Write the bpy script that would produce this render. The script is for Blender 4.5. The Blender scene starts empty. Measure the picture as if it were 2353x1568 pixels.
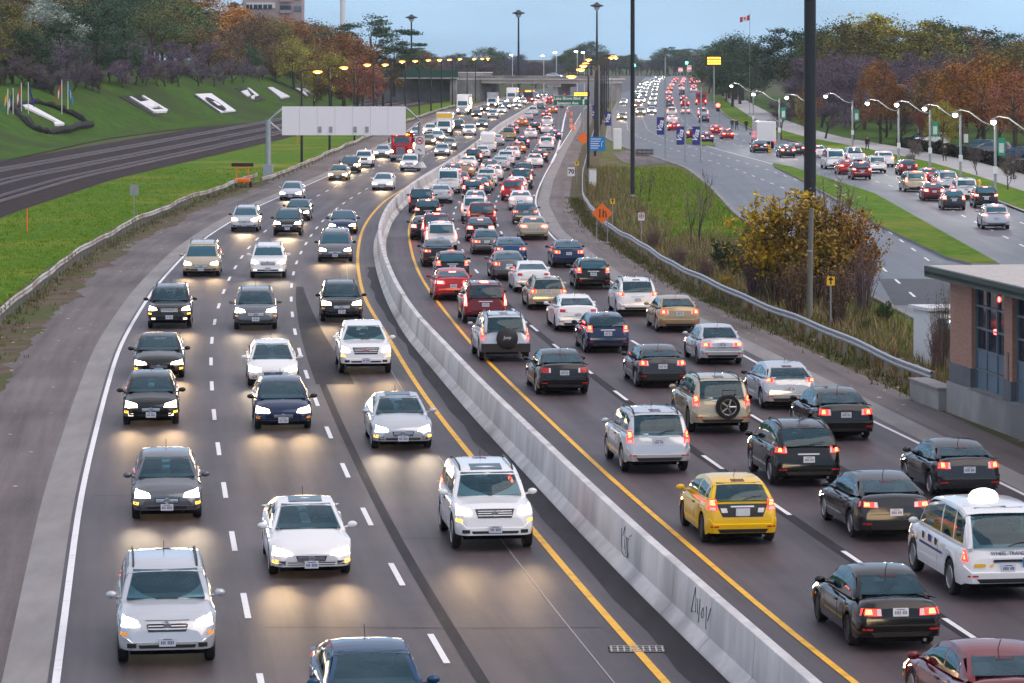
import bpy, bmesh, math, random
from mathutils import Vector, Matrix
from mathutils.bvhtree import BVHTree

R = math.radians
random.seed(7)
S = bpy.context.scene
COL = S.collection

# ------------------------------------------------------------------ camera, sky, sun, exposure
CAM_H, FPX, CXP, HOR = 11.6, 7319.0, 1176.0, 128.0     # eye height; focal length, centre and horizon in photo units (2352 wide)
cam = bpy.data.cameras.new('camera')
cam.sensor_width = 36.0
cam.lens = FPX / 2352.0 * 36.0
cam.shift_y = -(784.0 - HOR) / 2352.0
cam.clip_start, cam.clip_end = 1.0, 20000.0
camo = bpy.data.objects.new('camera', cam)
camo.location = (0, 0, CAM_H)
camo.rotation_euler = (R(90), 0, 0)
COL.objects.link(camo)
S.camera = camo

SUN_EL, SUN_AZ = 50.0, 120.0       # broad soft light through thin evening cloud
world = bpy.data.worlds.new('World')
S.world = world
world.use_nodes = True
wn = world.node_tree.nodes
wl = world.node_tree.links
for n in list(wn):
    wn.remove(n)
wout = wn.new('ShaderNodeOutputWorld')
bg = wn.new('ShaderNodeBackground')
sky = wn.new('ShaderNodeTexSky')
sky.sky_type = 'NISHITA'
sky.sun_disc = False
sky.sun_elevation = R(SUN_EL)
sky.sun_rotation = R(SUN_AZ)
sky.altitude = 0
sky.air_density = 1.0
sky.dust_density = 0.6
sky.ozone_density = 4.0
hs = wn.new('ShaderNodeMix')
hs.data_type = 'RGBA'
hs.blend_type = 'MIX'
hs.inputs[0].default_value = 0.80
# thin cloud veil over the whole dome: blue towards the horizon, paler grey-lilac overhead
wtc = wn.new('ShaderNodeTexCoord')
wsep = wn.new('ShaderNodeSeparateXYZ')
wl.new(wtc.outputs['Generated'], wsep.inputs[0])
wrp = wn.new('ShaderNodeValToRGB')
wrp.color_ramp.interpolation = 'EASE'
wrp.color_ramp.elements[0].position, wrp.color_ramp.elements[0].color = 0.0, (.30, .50, .74, 1)
wrp.color_ramp.elements[1].position, wrp.color_ramp.elements[1].color = 0.45, (.62, .62, .70, 1)
wl.new(wsep.outputs[2], wrp.inputs[0])
wsc = wn.new('ShaderNodeVectorMath')
wsc.operation = 'SCALE'
wsc.inputs['Scale'].default_value = 10.0
wcm = wn.new('ShaderNodeMapping')
wcm.inputs['Scale'].default_value = (1.0, 1.0, 5.0)
wl.new(wtc.outputs['Generated'], wcm.inputs[0])
wcn = wn.new('ShaderNodeTexNoise')
wcn.inputs['Scale'].default_value = 4.2
wcn.inputs['Detail'].default_value = 7.0
wl.new(wcm.outputs[0], wcn.inputs['Vector'])
wcr = wn.new('ShaderNodeMapRange')
wcr.inputs[1].default_value, wcr.inputs[2].default_value = .3, .7
wcr.inputs[3].default_value, wcr.inputs[4].default_value = .70, 1.30
wl.new(wcn.outputs['Fac'], wcr.inputs[0])
wcs = wn.new('ShaderNodeVectorMath')
wcs.operation = 'SCALE'
wl.new(wrp.outputs[0], wcs.inputs[0])
wl.new(wcr.outputs[0], wcs.inputs['Scale'])
wl.new(wcs.outputs[0], wsc.inputs[0])
wl.new(wsc.outputs[0], hs.inputs[7])
wl.new(sky.outputs[0], hs.inputs[6])
wl.new(hs.outputs[2], bg.inputs[0])
bg.inputs[1].default_value = 0.11
wl.new(bg.outputs[0], wout.inputs[0])

sun = bpy.data.lights.new('sun', 'SUN')
sun.energy = 1.2
sun.angle = R(60)
sun.color = (1.0, 0.82, 0.68)
suno = bpy.data.objects.new('sun', sun)
COL.objects.link(suno)
az = R(SUN_AZ)
sdir = Vector((math.sin(az) * math.cos(R(SUN_EL)), math.cos(az) * math.cos(R(SUN_EL)), math.sin(R(SUN_EL))))
suno.rotation_euler = sdir.to_track_quat('Z', 'Y').to_euler()
suno.location = (30, -60, 120)

S.render.engine = 'CYCLES'
S.cycles.use_denoising = True
S.cycles.use_adaptive_sampling = True
S.cycles.adaptive_threshold = 0.045
S.cycles.max_bounces = 4
S.cycles.diffuse_bounces = 2
S.cycles.glossy_bounces = 2
S.cycles.transparent_max_bounces = 6
S.cycles.sample_clamp_indirect = 4.0
S.cycles.caustics_reflective = False
S.cycles.caustics_refractive = False
S.view_settings.view_transform = 'Standard'
S.view_settings.look = 'None'
S.view_settings.exposure = 0.46
S.view_settings.gamma = 1.0
S.view_settings.use_curve_mapping = False

# ------------------------------------------------------------------ helpers
def G(x, y, z=0.0):
    """photo point -> real place at height z"""
    Y = FPX * (CAM_H - z) / (y - HOR)
    return Vector(((x - CXP) * Y / FPX, Y, z))

def tag(o, label=None, cat=None, group=None, kind=None):
    if label: o['label'] = label
    if cat: o['category'] = cat
    if group: o['group'] = group
    if kind: o['kind'] = kind
    return o

def link(o, parent=None):
    COL.objects.link(o)
    if parent is not None: o.parent = parent
    return o

def empty(name, loc=(0, 0, 0), rz=0.0):
    o = bpy.data.objects.new(name, None)
    o.empty_display_size = 0.3
    o.location = loc
    o.rotation_euler = (0, 0, rz)
    return link(o)

def put(name, me, parent=None, loc=None, rot=None, scale=None):
    o = bpy.data.objects.new(name, me)
    if loc is not None: o.location = loc
    if rot is not None: o.rotation_euler = rot
    if scale is not None: o.scale = scale
    return link(o, parent)

class MB:
    def __init__(s): s.v, s.f, s.uv = [], [], None
    def quad(s, a, b, c, d):
        n = len(s.v); s.v += [tuple(a), tuple(b), tuple(c), tuple(d)]; s.f.append((n, n+1, n+2, n+3)); return s
    def poly(s, pts):
        n = len(s.v); s.v += [tuple(p) for p in pts]; s.f.append(tuple(range(n, n+len(pts)))); return s
    def box(s, c, d, rz=0.0, rx=0.0, bev=0.0):
        M = Matrix.Translation(c) @ Matrix.Rotation(rz, 4, 'Z') @ Matrix.Rotation(rx, 4, 'X')
        x, y, z = d[0]/2, d[1]/2, d[2]/2
        n = len(s.v)
        for p in ((-x,-y,-z),(x,-y,-z),(x,y,-z),(-x,y,-z),(-x,-y,z),(x,-y,z),(x,y,z),(-x,y,z)):
            s.v.append(tuple(M @ Vector(p)))
        for q in ((0,3,2,1),(4,5,6,7),(0,1,5,4),(1,2,6,5),(2,3,7,6),(3,0,4,7)):
            s.f.append(tuple(n+i for i in q))
        return s
    def rbox(s, c, d, b=0.05):
        """box with chamfered edges (octagonal sections both ways)"""
        x, y, z = d[0]/2, d[1]/2, d[2]/2
        b = min(b, x*.9, y*.9, z*.9)
        n = len(s.v)
        rings = ((-z, b), (-z+b, 0), (z-b, 0), (z, b))
        for zz, ins in rings:
            X, Y = x-ins, y-ins
            for p in ((X-b,-Y),(X,-Y+b),(X,Y-b),(X-b,Y),(-X+b,Y),(-X,Y-b),(-X,-Y+b),(-X+b,-Y)):
                s.v.append((c[0]+p[0], c[1]+p[1], c[2]+zz))
        for k in range(3):
            for i in range(8):
                j = (i+1) % 8
                s.f.append((n+k*8+i, n+k*8+j, n+k*8+8+j, n+k*8+8+i))
        s.f.append(tuple(n+i for i in range(7, -1, -1)))
        s.f.append(tuple(n+24+i for i in range(8)))
        return s
    def tube(s, pts, rad, n=6, cap=True):
        pts = [Vector(p) for p in pts]
        if not hasattr(rad, '__len__'): rad = [rad]*len(pts)
        b = len(s.v)
        for i, p in enumerate(pts):
            t = (pts[min(i+1, len(pts)-1)] - pts[max(i-1, 0)])
            t = t.normalized() if t.length > 1e-9 else Vector((0, 0, 1))
            u = t.cross(Vector((0, 0, 1)) if abs(t.z) < .9 else Vector((1, 0, 0))).normalized()
            w = t.cross(u)
            for k in range(n):
                a = 2*math.pi*k/n
                s.v.append(tuple(p + (u*math.cos(a) + w*math.sin(a))*rad[i]))
        for i in range(len(pts)-1):
            for k in range(n):
                j = (k+1) % n
                s.f.append((b+i*n+k, b+i*n+j, b+(i+1)*n+j, b+(i+1)*n+k))
        if cap:
            s.f.append(tuple(b+k for k in range(n-1, -1, -1)))
            s.f.append(tuple(b+(len(pts)-1)*n+k for k in range(n)))
        return s
    def lathe(s, prof, n=16, axis='Z', c=(0, 0, 0)):
        """prof: (radius, height) list"""
        b = len(s.v)
        for r, h in prof:
            for k in range(n):
                a = 2*math.pi*k/n
                p = (r*math.cos(a), r*math.sin(a), h)
                if axis == 'X': p = (h, p[0], p[1])
                if axis == 'Y': p = (p[0], h, p[1])
                s.v.append((p[0]+c[0], p[1]+c[1], p[2]+c[2]))
        for i in range(len(prof)-1):
            for k in range(n):
                j = (k+1) % n
                s.f.append((b+i*n+k, b+i*n+j, b+(i+1)*n+j, b+(i+1)*n+k))
        s.f.append(tuple(b+k for k in range(n-1, -1, -1)))
        s.f.append(tuple(b+(len(prof)-1)*n+k for k in range(n)))
        return s
    def sphere(s, c, r, nu=10, nv=6):
        r = r if hasattr(r, '__len__') else (r, r, r)
        b = len(s.v)
        for i in range(nv+1):
            t = math.pi*i/nv
            for k in range(nu):
                a = 2*math.pi*k/nu
                s.v.append((c[0]+r[0]*math.sin(t)*math.cos(a), c[1]+r[1]*math.sin(t)*math.sin(a), c[2]+r[2]*math.cos(t)))
        for i in range(nv):
            for k in range(nu):
                j = (k+1) % nu
                s.f.append((b+i*nu+k, b+(i+1)*nu+k, b+(i+1)*nu+j, b+i*nu+j))
        return s
    def mesh(s, name, mat=None, smooth=0.0, mats=None, uv=None):
        me = bpy.data.meshes.new(name)
        me.from_pydata([tuple(v) for v in s.v], [], s.f)
        if smooth:
            me.polygons.foreach_set('use_smooth', [True]*len(me.polygons))
            me.set_sharp_from_angle(angle=R(smooth))
        if mat is not None: me.materials.append(MAT[mat] if isinstance(mat, str) else mat)
        if uv is not None:
            ul = me.uv_layers.new(name='UVMap')
            for lp in me.loops:
                ul.data[lp.index].uv = uv[lp.vertex_index]
        me.update()
        return me

def solo(name, mb, mat, label, cat, group=None, loc=None, rz=0.0, smooth=0.0):
    o = put(name, mb.mesh(name, mat, smooth), None, loc, (0, 0, rz))
    return tag(o, label, cat, group)

def struct(name, mb, mat, uv=None, smooth=0.0):
    return tag(put(name, mb.mesh(name, mat, smooth, uv=uv)), kind='structure')

def interp(tab, y):
    if y <= tab[0][0]:
        a, b = tab[0], tab[1]
    elif y >= tab[-1][0]:
        a, b = tab[-2], tab[-1]
    else:
        for i in range(len(tab)-1):
            if tab[i][0] <= y <= tab[i+1][0]:
                a, b = tab[i], tab[i+1]
                break
    t = (y-a[0]) / (b[0]-a[0]) if b[0] != a[0] else 0
    return a[1] + (b[1]-a[1])*t

class Line:
    """a road line X = g(Y), smoothed"""
    def __init__(s, pts, extra=(), lo=45, hi=1900, step=4.0, sm=3):
        tab = sorted([(G(*p).y, G(*p).x) for p in pts] + list(extra))
        s.lo, s.step = lo, step
        n = int((hi-lo)/step) + 1
        v = [interp(tab, lo+step*i) for i in range(n)]
        for it in range(sm):
            v = [v[0]] + [(v[i-1]+2*v[i]+v[i+1])/4 for i in range(1, n-1)] + [v[-1]]
        s.v = v
    def __call__(s, y):
        t = (y-s.lo)/s.step
        i = max(0, min(len(s.v)-2, int(math.floor(t))))
        f = t-i
        return s.v[i] + (s.v[i+1]-s.v[i])*f
    def slope(s, y, h=4.0):
        return (s(y+h)-s(y-h))/(2*h)
    def pt(s, y, off=0.0, z=0.0):
        """point at y offset off metres to the right of the line"""
        m = s.slope(y)
        k = 1/math.sqrt(1+m*m)
        return Vector((s(y)+off*k, y-off*m*k, z))
    def heading(s, y):
        return -math.atan(s.slope(y))          # z rotation that turns +Y along the line

def ysteps(a, b, near=4.0, grow=0.012):
    out = [a]
    while out[-1] < b-1e-6:
        out.append(min(b, out[-1] + max(near, out[-1]*grow)))
    return out

def strip(la, lb, ys, z, oa=0.0, ob=0.0, nx=1):
    """sheet between two lines; uv in metres across / along"""
    mb, uv = MB(), []
    for y in ys:
        a, b = la.pt(y, oa, z), lb.pt(y, ob, z)
        for i in range(nx+1):
            p = a.lerp(b, i/nx)
            mb.v.append(tuple(p))
            uv.append(((p-a).length, p.y))
    w = nx+1
    for k in range(len(ys)-1):
        for i in range(nx):
            mb.f.append((k*w+i, k*w+i+1, (k+1)*w+i+1, (k+1)*w+i))
    return mb, uv

FONT = None
def text_mesh(txt, size, mat, depth=0.004, align='CENTER', shear=0.0, bold=0.0):
    cu = bpy.data.curves.new('lettering', 'FONT')
    cu.body = txt
    cu.size = size
    cu.align_x = align
    cu.align_y = 'CENTER'
    cu.extrude = depth
    cu.shear = shear
    cu.offset = bold
    cu.resolution_u = 2
    ob = bpy.data.objects.new('lettering', cu)
    COL.objects.link(ob)
    dg = bpy.context.evaluated_depsgraph_get()
    me = bpy.data.meshes.new_from_object(ob.evaluated_get(dg))
    bpy.data.objects.remove(ob)
    bpy.data.curves.remove(cu)
    me.name = 'lettering'
    me.materials.clear()
    me.materials.append(MAT[mat])
    return me
UPRIGHT = (R(90), 0, 0)            # text facing -Y, towards the camera

# ------------------------------------------------------------------ materials
MAT = {}
def _mat(name):
    m = bpy.data.materials.new(name)
    m.use_nodes = True
    MAT[name] = m
    nt = m.node_tree
    return m, nt.nodes, nt.links, nt.nodes['Principled BSDF']

def flat(name, col, rough=0.6, metal=0.0, spec=0.5, coat=0.0, emit=None, es=0.0):
    m, n, l, p = _mat(name)
    p.inputs['Base Color'].default_value = (*col, 1)
    p.inputs['Roughness'].default_value = rough
    p.inputs['Metallic'].default_value = metal
    p.inputs['Specular IOR Level'].default_value = spec
    p.inputs['Coat Weight'].default_value = coat
    if emit:
        m.cycles.emission_sampling = 'AUTO' if name in ('brake_lamp', 'taxi_sign') else 'NONE'
        p.inputs['Emission Color'].default_value = (*emit, 1)
        p.inputs['Emission Strength'].default_value = es
    return m

def noisy(name, c1, c2, scale=1.0, rough=0.8, detail=6.0, stretch=(1, 1, 1), coord='Object', c3=None, s3=0.1, bump=0.0, bscale=None, spec=0.4, lo=.35, hi=.65, t3=(.45, .62)):
    """two (or three) tone mottled surface in real coordinates"""
    m, n, l, p = _mat(name)
    tc = n.new('ShaderNodeTexCoord')
    mp = n.new('ShaderNodeMapping')
    mp.inputs['Scale'].default_value = stretch
    l.new(tc.outputs[coord], mp.inputs[0])
    nz = n.new('ShaderNodeTexNoise')
    nz.inputs['Scale'].default_value = scale
    nz.inputs['Detail'].default_value = detail
    nz.inputs['Roughness'].default_value = 0.65
    l.new(mp.outputs[0], nz.inputs['Vector'])
    mr = n.new('ShaderNodeMapRange')
    mr.inputs[1].default_value, mr.inputs[2].default_value = lo, hi
    l.new(nz.outputs['Fac'], mr.inputs[0])
    mx = n.new('ShaderNodeMix')
    mx.data_type = 'RGBA'
    mx.inputs[6].default_value = (*c1, 1)
    mx.inputs[7].default_value = (*c2, 1)
    l.new(mr.outputs[0], mx.inputs[0])
    out = mx.outputs[2]
    if c3:
        nz3 = n.new('ShaderNodeTexNoise')
        nz3.inputs['Scale'].default_value = s3
        nz3.inputs['Detail'].default_value = 5
        l.new(mp.outputs[0], nz3.inputs['Vector'])
        mr3 = n.new('ShaderNodeMapRange')
        mr3.inputs[1].default_value, mr3.inputs[2].default_value = t3
        l.new(nz3.outputs['Fac'], mr3.inputs[0])
        mx3 = n.new('ShaderNodeMix')
        mx3.data_type = 'RGBA'
        l.new(mr3.outputs[0], mx3.inputs[0])
        l.new(out, mx3.inputs[6])
        mx3.inputs[7].default_value = (*c3, 1)
        out = mx3.outputs[2]
    l.new(out, p.inputs['Base Color'])
    p.inputs['Roughness'].default_value = rough
    p.inputs['Specular IOR Level'].default_value = spec
    if bump:
        nb = n.new('ShaderNodeTexNoise')
        nb.inputs['Scale'].default_value = bscale or scale*6
        nb.inputs['Detail'].default_value = 4
        l.new(tc.outputs[coord], nb.inputs['Vector'])
        bp = n.new('ShaderNodeBump')
        bp.inputs['Strength'].default_value = bump
        bp.inputs['Distance'].default_value = 0.02
        l.new(nb.outputs['Fac'], bp.inputs['Height'])
        l.new(bp.outputs[0], p.inputs['Normal'])
    return m

def asphalt(name, dark, light, rough, spec=0.35, lanes=False, us=1.0):
    """road surface: fine grain, long wheel streaks along the lane (uv in metres), patches"""
    m, n, l, p = _mat(name)
    tc = n.new('ShaderNodeTexCoord')
    def noise(vec, scale, detail=5, rough_=.6):
        z = n.new('ShaderNodeTexNoise')
        z.inputs['Scale'].default_value = scale
        z.inputs['Detail'].default_value = detail
        z.inputs['Roughness'].default_value = rough_
        l.new(vec, z.inputs['Vector'])
        return z.outputs['Fac']
    mp = n.new('ShaderNodeMapping')
    mp.inputs['Scale'].default_value = (us, 0.035, 1)
    l.new(tc.outputs['UV'], mp.inputs[0])
    streak = noise(mp.outputs[0], 1.6, 6)
    patch = noise(tc.outputs['Object'], 0.09, 5)
    grain = noise(tc.outputs['Object'], 14.0, 4, .8)
    def math_(op, a, b):
        q = n.new('ShaderNodeMath'); q.operation = op
        for i, x in enumerate((a, b)):
            if isinstance(x, (int, float)): q.inputs[i].default_value = x
            else: l.new(x, q.inputs[i])
        return q.outputs[0]
    t = math_('ADD', math_('MULTIPLY', streak, .7), math_('ADD', math_('MULTIPLY', patch, .8), math_('MULTIPLY', grain, .8)))
    if lanes:                # oil-dark lane centres and polished wheel paths: u counts lanes
        sx = n.new('ShaderNodeSeparateXYZ'); l.new(tc.outputs['UV'], sx.inputs[0])
        wv = math_('COSINE', math_('MULTIPLY', math_('ADD', sx.outputs[0], math_('MULTIPLY', patch, .25)), 4*math.pi), 0)
        t = math_('ADD', t, math_('MULTIPLY', wv, -.09))
        blot = noise(tc.outputs['Object'], .45, 6, .7)
        t = math_('ADD', t, math_('MULTIPLY', math_('SUBTRACT', blot, .5), .45))
    mr = n.new('ShaderNodeMapRange')
    mr.inputs[1].default_value, mr.inputs[2].default_value = 0.80, 1.50
    l.new(t, mr.inputs[0])
    mx = n.new('ShaderNodeMix'); mx.data_type = 'RGBA'
    mx.inputs[6].default_value = (*dark, 1)
    mx.inputs[7].default_value = (*light, 1)
    l.new(mr.outputs[0], mx.inputs[0])
    l.new(mx.outputs[2], p.inputs['Base Color'])
    rr = n.new('ShaderNodeMapRange')
    rr.inputs[3].default_value, rr.inputs[4].default_value = rough+.06, rough-.06
    l.new(streak, rr.inputs[0])
    l.new(rr.outputs[0], p.inputs['Roughness'])
    p.inputs['Specular IOR Level'].default_value = spec
    bp = n.new('ShaderNodeBump')
    bp.inputs['Strength'].default_value = .25
    bp.inputs['Distance'].default_value = .01
    l.new(noise(tc.outputs['Object'], 30.0, 2, .7), bp.inputs['Height'])
    l.new(bp.outputs[0], p.inputs['Normal'])
    return m

def obj_colour(name, rough=0.3, coat=0.6, var=0.0, metal_from_alpha=True, spec=0.5, hue=0.0, clump=0.0):
    """colour taken from the object itself; alpha carries the metallic flake amount"""
    m, n, l, p = _mat(name)
    oi = n.new('ShaderNodeObjectInfo')
    out = oi.outputs['Color']
    if var:
        ge = n.new('ShaderNodeNewGeometry')
        hv = n.new('ShaderNodeHueSaturation')
        mr = n.new('ShaderNodeMapRange')
        mr.inputs[3].default_value, mr.inputs[4].default_value = 1-var, 1+var
        l.new(ge.outputs['Random Per Island'], mr.inputs[0])
        l.new(mr.outputs[0], hv.inputs['Value'])
        if hue:
            wn_ = n.new('ShaderNodeTexWhiteNoise'); wn_.noise_dimensions = '1D'
            l.new(ge.outputs['Random Per Island'], wn_.inputs['W'])
            m2 = n.new('ShaderNodeMapRange')
            m2.inputs[3].default_value, m2.inputs[4].default_value = .5-hue, .5+hue
            l.new(wn_.outputs['Value'], m2.inputs[0])
            l.new(m2.outputs[0], hv.inputs['Hue'])
        l.new(out, hv.inputs['Color'])
        out = hv.outputs[0]
    l.new(out, p.inputs['Base Color'])
    if clump:                 # lighter and darker sprays through a crown
        tc = n.new('ShaderNodeTexCoord')
        nz = n.new('ShaderNodeTexNoise'); nz.inputs['Scale'].default_value = clump; nz.inputs['Detail'].default_value = 3
        l.new(tc.outputs['Object'], nz.inputs['Vector'])
        mr2 = n.new('ShaderNodeMapRange')
        mr2.inputs[1].default_value, mr2.inputs[2].default_value = .3, .7
        mr2.inputs[3].default_value, mr2.inputs[4].default_value = .45, 1.6
        l.new(nz.outputs['Fac'], mr2.inputs[0])
        hv2 = n.new('ShaderNodeHueSaturation')
        l.new(mr2.outputs[0], hv2.inputs['Value']); l.new(out, hv2.inputs['Color'])
        mh = n.new('ShaderNodeMapRange'); mh.inputs[3].default_value, mh.inputs[4].default_value = .47, .535
        l.new(nz.outputs['Fac'], mh.inputs[0]); l.new(mh.outputs[0], hv2.inputs['Hue'])
        for lk in list(p.inputs['Base Color'].links): l.remove(lk)
        l.new(hv2.outputs[0], p.inputs['Base Color'])
    if metal_from_alpha: l.new(oi.outputs['Alpha'], p.inputs['Metallic'])
    p.inputs['Roughness'].default_value = rough
    p.inputs['Coat Weight'].default_value = coat
    p.inputs['Coat Roughness'].default_value = 0.08
    p.inputs['Specular IOR Level'].default_value = spec
    return m

asphalt('asphalt', (.026, .021, .026), (.104, .083, .091), .54, .32, True, 3.4)
asphalt('asphalt_old', (.040, .033, .034), (.225, .195, .19), .70, spec=.2)
asphalt('asphalt_boulevard', (.085, .098, .12), (.15, .165, .19), .55)
noisy('tar', (.020, .018, .022), (.036, .032, .038), 2.0, .66, stretch=(1, .2, 1), spec=.12)
noisy('dark_asphalt', (.055, .06, .07), (.08, .086, .098), 1.0, .65, spec=.2)
noisy('patch', (.024, .021, .026), (.042, .037, .043), 1.5, .66, spec=.2)
noisy('concrete_gutter', (.205, .195, .195), (.275, .262, .26), 1.2, .8, stretch=(1, .2, 1))
noisy('concrete', (.46, .45, .46), (.68, .66, .65), 1.1, .7, c3=(.27, .26, .27), s3=.8, bump=.25, stretch=(1, .6, .25), t3=(.50, .80))
noisy('concrete_dark', (.27, .265, .27), (.38, .37, .365), .5, .85, c3=(.20, .20, .20), s3=.2)
noisy('bridge_concrete', (.60, .56, .53), (.74, .69, .66), .3, .85)
noisy('grass', (.034, .105, .003), (.115, .205, .006), 1.2, .95, c3=(.20, .20, .025), s3=.09, bump=.7, bscale=3, spec=.1, t3=(.5, .75))
noisy('bank_grass', (.026, .078, .008), (.072, .135, .014), .5, .95, c3=(.045, .07, .02), s3=.05, spec=.1)
noisy('dirt', (.085, .062, .045), (.15, .115, .085), .8, .95, c3=(.08, .095, .035), s3=.25, bump=.6, bscale=4, spec=.1)
noisy('wild_ground', (.085, .08, .03), (.19, .15, .08), .5, .95, c3=(.08, .15, .02), s3=.13, bump=.6, bscale=3, spec=.1)
noisy('ballast', (.024, .017, .019), (.046, .034, .036), .8, .95, stretch=(1, .5, 1), bump=.4, bscale=6, spec=.15)
noisy('far_ground', (.06, .085, .03), (.10, .10, .05), .02, .95, spec=.1)
noisy('sidewalk', (.30, .30, .31), (.38, .375, .38), .4, .85)
noisy('white_paint', (.42, .41, .42), (.76, .76, .78), 3.0, .6, detail=8, lo=.22, hi=.46)
noisy('yellow_paint', (.50, .27, .02), (.84, .45, .02), 2.0, .55, detail=8, lo=.28, hi=.52)
flat('worn_line', (.42, .40, .39), .7)
obj_colour('car_paint', .12, .3, spec=.35)
flat('car_glass', (.005, .072, .108), .03, 0, .6)
def clear_glass():
    m = bpy.data.materials.new('car_glass_clear'); m.use_nodes = True; MAT['car_glass_clear'] = m
    n, l = m.node_tree.nodes, m.node_tree.links
    n.clear()
    out = n.new('ShaderNodeOutputMaterial')
    tr = n.new('ShaderNodeBsdfTransparent'); tr.inputs[0].default_value = (.46, .70, .76, 1)
    df = n.new('ShaderNodeBsdfDiffuse'); df.inputs[0].default_value = (.008, .10, .15, 1)
    gl = n.new('ShaderNodeBsdfGlossy'); gl.inputs['Roughness'].default_value = .02; gl.inputs[0].default_value = (.85, .95, 1, 1)
    fr = n.new('ShaderNodeFresnel'); fr.inputs[0].default_value = 1.5
    m1 = n.new('ShaderNodeMixShader'); m1.inputs[0].default_value = .24
    m2 = n.new('ShaderNodeMixShader')
    l.new(tr.outputs[0], m1.inputs[1]); l.new(df.outputs[0], m1.inputs[2])
    l.new(fr.outputs[0], m2.inputs[0]); l.new(m1.outputs[0], m2.inputs[1]); l.new(gl.outputs[0], m2.inputs[2])
    l.new(m2.outputs[0], out.inputs[0])
clear_glass()
flat('seat', (.17, .165, .165), .8)
flat('black_trim', (.012, .012, .014), .5)
flat('underbody', (.006, .006, .007), .9, 0, .1)
flat('tyre', (.010, .010, .011), .85)
flat('rim', (.34, .35, .37), .3, .8)
flat('dark_rim', (.04, .04, .045), .4, .5)
flat('chrome', (.6, .6, .62), .2, 1.0)
flat('grille', (.018, .018, .02), .4)
flat('plate_white', (.62, .63, .66), .4)
flat('plate_blue', (.05, .09, .25), .5)
flat('headlamp_warm', (.9, .9, .85), .2, emit=(1.0, .80, .50), es=14)
flat('headlamp_white', (.9, .9, .9), .2, emit=(1.0, .95, .84), es=14)
flat('headlamp_off', (.55, .57, .6), .15, .3)
flat('amber_lamp', (.8, .3, .02), .3, emit=(1.0, .38, .03), es=3.5)
flat('amber_dull', (.6, .2, .02), .3, emit=(1.0, .35, .03), es=.35)
flat('tail_lamp', (.45, .01, .012), .2, emit=(1.0, .045, .03), es=2.0)
flat('brake_lamp', (.6, .02, .02), .2, emit=(1.0, .06, .04), es=22)
flat('tail_dull', (.30, .008, .01), .15, emit=(1.0, .04, .03), es=.1)
flat('stop_off', (.045, .004, .005), .15)
flat('tail_bulb', (.8, .1, .05), .2, emit=(1.0, .13, .045), es=7)
flat('reverse_lamp', (.7, .68, .68), .2)
flat('fog_lamp', (.7, .7, .7), .2, emit=(1, .85, .6), es=1.2)
flat('taxi_sign', (.9, .9, .88), .3, emit=(1, .93, .82), es=2.6)
flat('galvanised', (.42, .44, .47), .42, .75)
flat('galv_dull', (.34, .345, .36), .6, .3)
noisy('rail_old', (.40, .38, .36), (.58, .56, .54), 3, .55, c3=(.26, .19, .14), s3=.4)
flat('black_pole', (.010, .010, .013), .45)
flat('grey_pole', (.30, .31, .32), .5, .3)
noisy('wood_pole', (.13, .13, .11), (.22, .21, .18), 2, .9, stretch=(1, 1, .1))
flat('sodium_lamp', (1, .7, .3), .3, emit=(1.0, .33, .02), es=2.3)
flat('white_lamp', (1, 1, .95), .3, emit=(1.0, .97, .88), es=26)
flat('sign_panel', (.84, .81, .84), .5)
flat('sign_green', (.006, .14, .075), .4)
flat('sign_blue', (.01, .20, .55), .4)
flat('sign_orange', (.85, .16, .01), .5)
flat('sign_yellow', (.85, .48, .01), .5)
flat('sign_white', (.72, .72, .74), .5)
flat('sign_red', (.55, .02, .03), .5)
flat('sign_black', (.012, .012, .012), .6)
flat('letter_white', (.78, .78, .80), .5)
flat('banner_blue', (.03, .035, .20), .7)
flat('banner_green', (.02, .26, .16), .7)
flat('banner_pale', (.55, .62, .58), .7)
flat('led_amber', (.9, .4, .05), .4, emit=(1.0, .40, .03), es=5)
flat('led_green', (.1, .8, .5), .4, emit=(.05, 1.0, .55), es=16)
flat('led_red', (.8, .05, .05), .4, emit=(1.0, .06, .05), es=10)  # signal red, also used for the reflections added on the pump house panes
flat('dark_green_steel', (.012, .075, .055), .5)
flat('steel_rail', (.34, .31, .34), .35, .7)
flat('fascia_green', (.022, .05, .045), .5)
noisy('gravel_roof', (.40, .38, .36), (.52, .49, .47), 6, .9)
flat('window_dark', (.012, .022, .038), .06, 0, .7)
flat('panel_blue', (.11, .165, .22), .5)
flat('mullion', (.13, .17, .19), .5)
noisy('stone_base', (.10, .11, .13), (.16, .165, .18), .8, .85)
noisy('apartment', (.36, .27, .28), (.42, .32, .33), .1, .85)
flat('apartment_white', (.62, .62, .64), .7)
flat('white_metal', (.72, .72, .73), .45)
flat('ink', (.035, .035, .06), .8)
flat('blue_stripe', (.03, .05, .20), .4)
flat('hedge_dark', (.014, .016, .012), .9)
noisy('bark', (.05, .04, .035), (.09, .075, .065), 3, .95, stretch=(1, 1, .2), spec=.1)
obj_colour('leaf', .7, 0.0, var=.45, metal_from_alpha=False, spec=.25, hue=.02, clump=.55)
obj_colour('twig', .85, 0.0, var=.3, metal_from_alpha=False, spec=.15)
obj_colour('cloth', .85, 0.0, metal_from_alpha=False, spec=.2)
flat('skin', (.45, .27, .19), .6)

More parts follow.
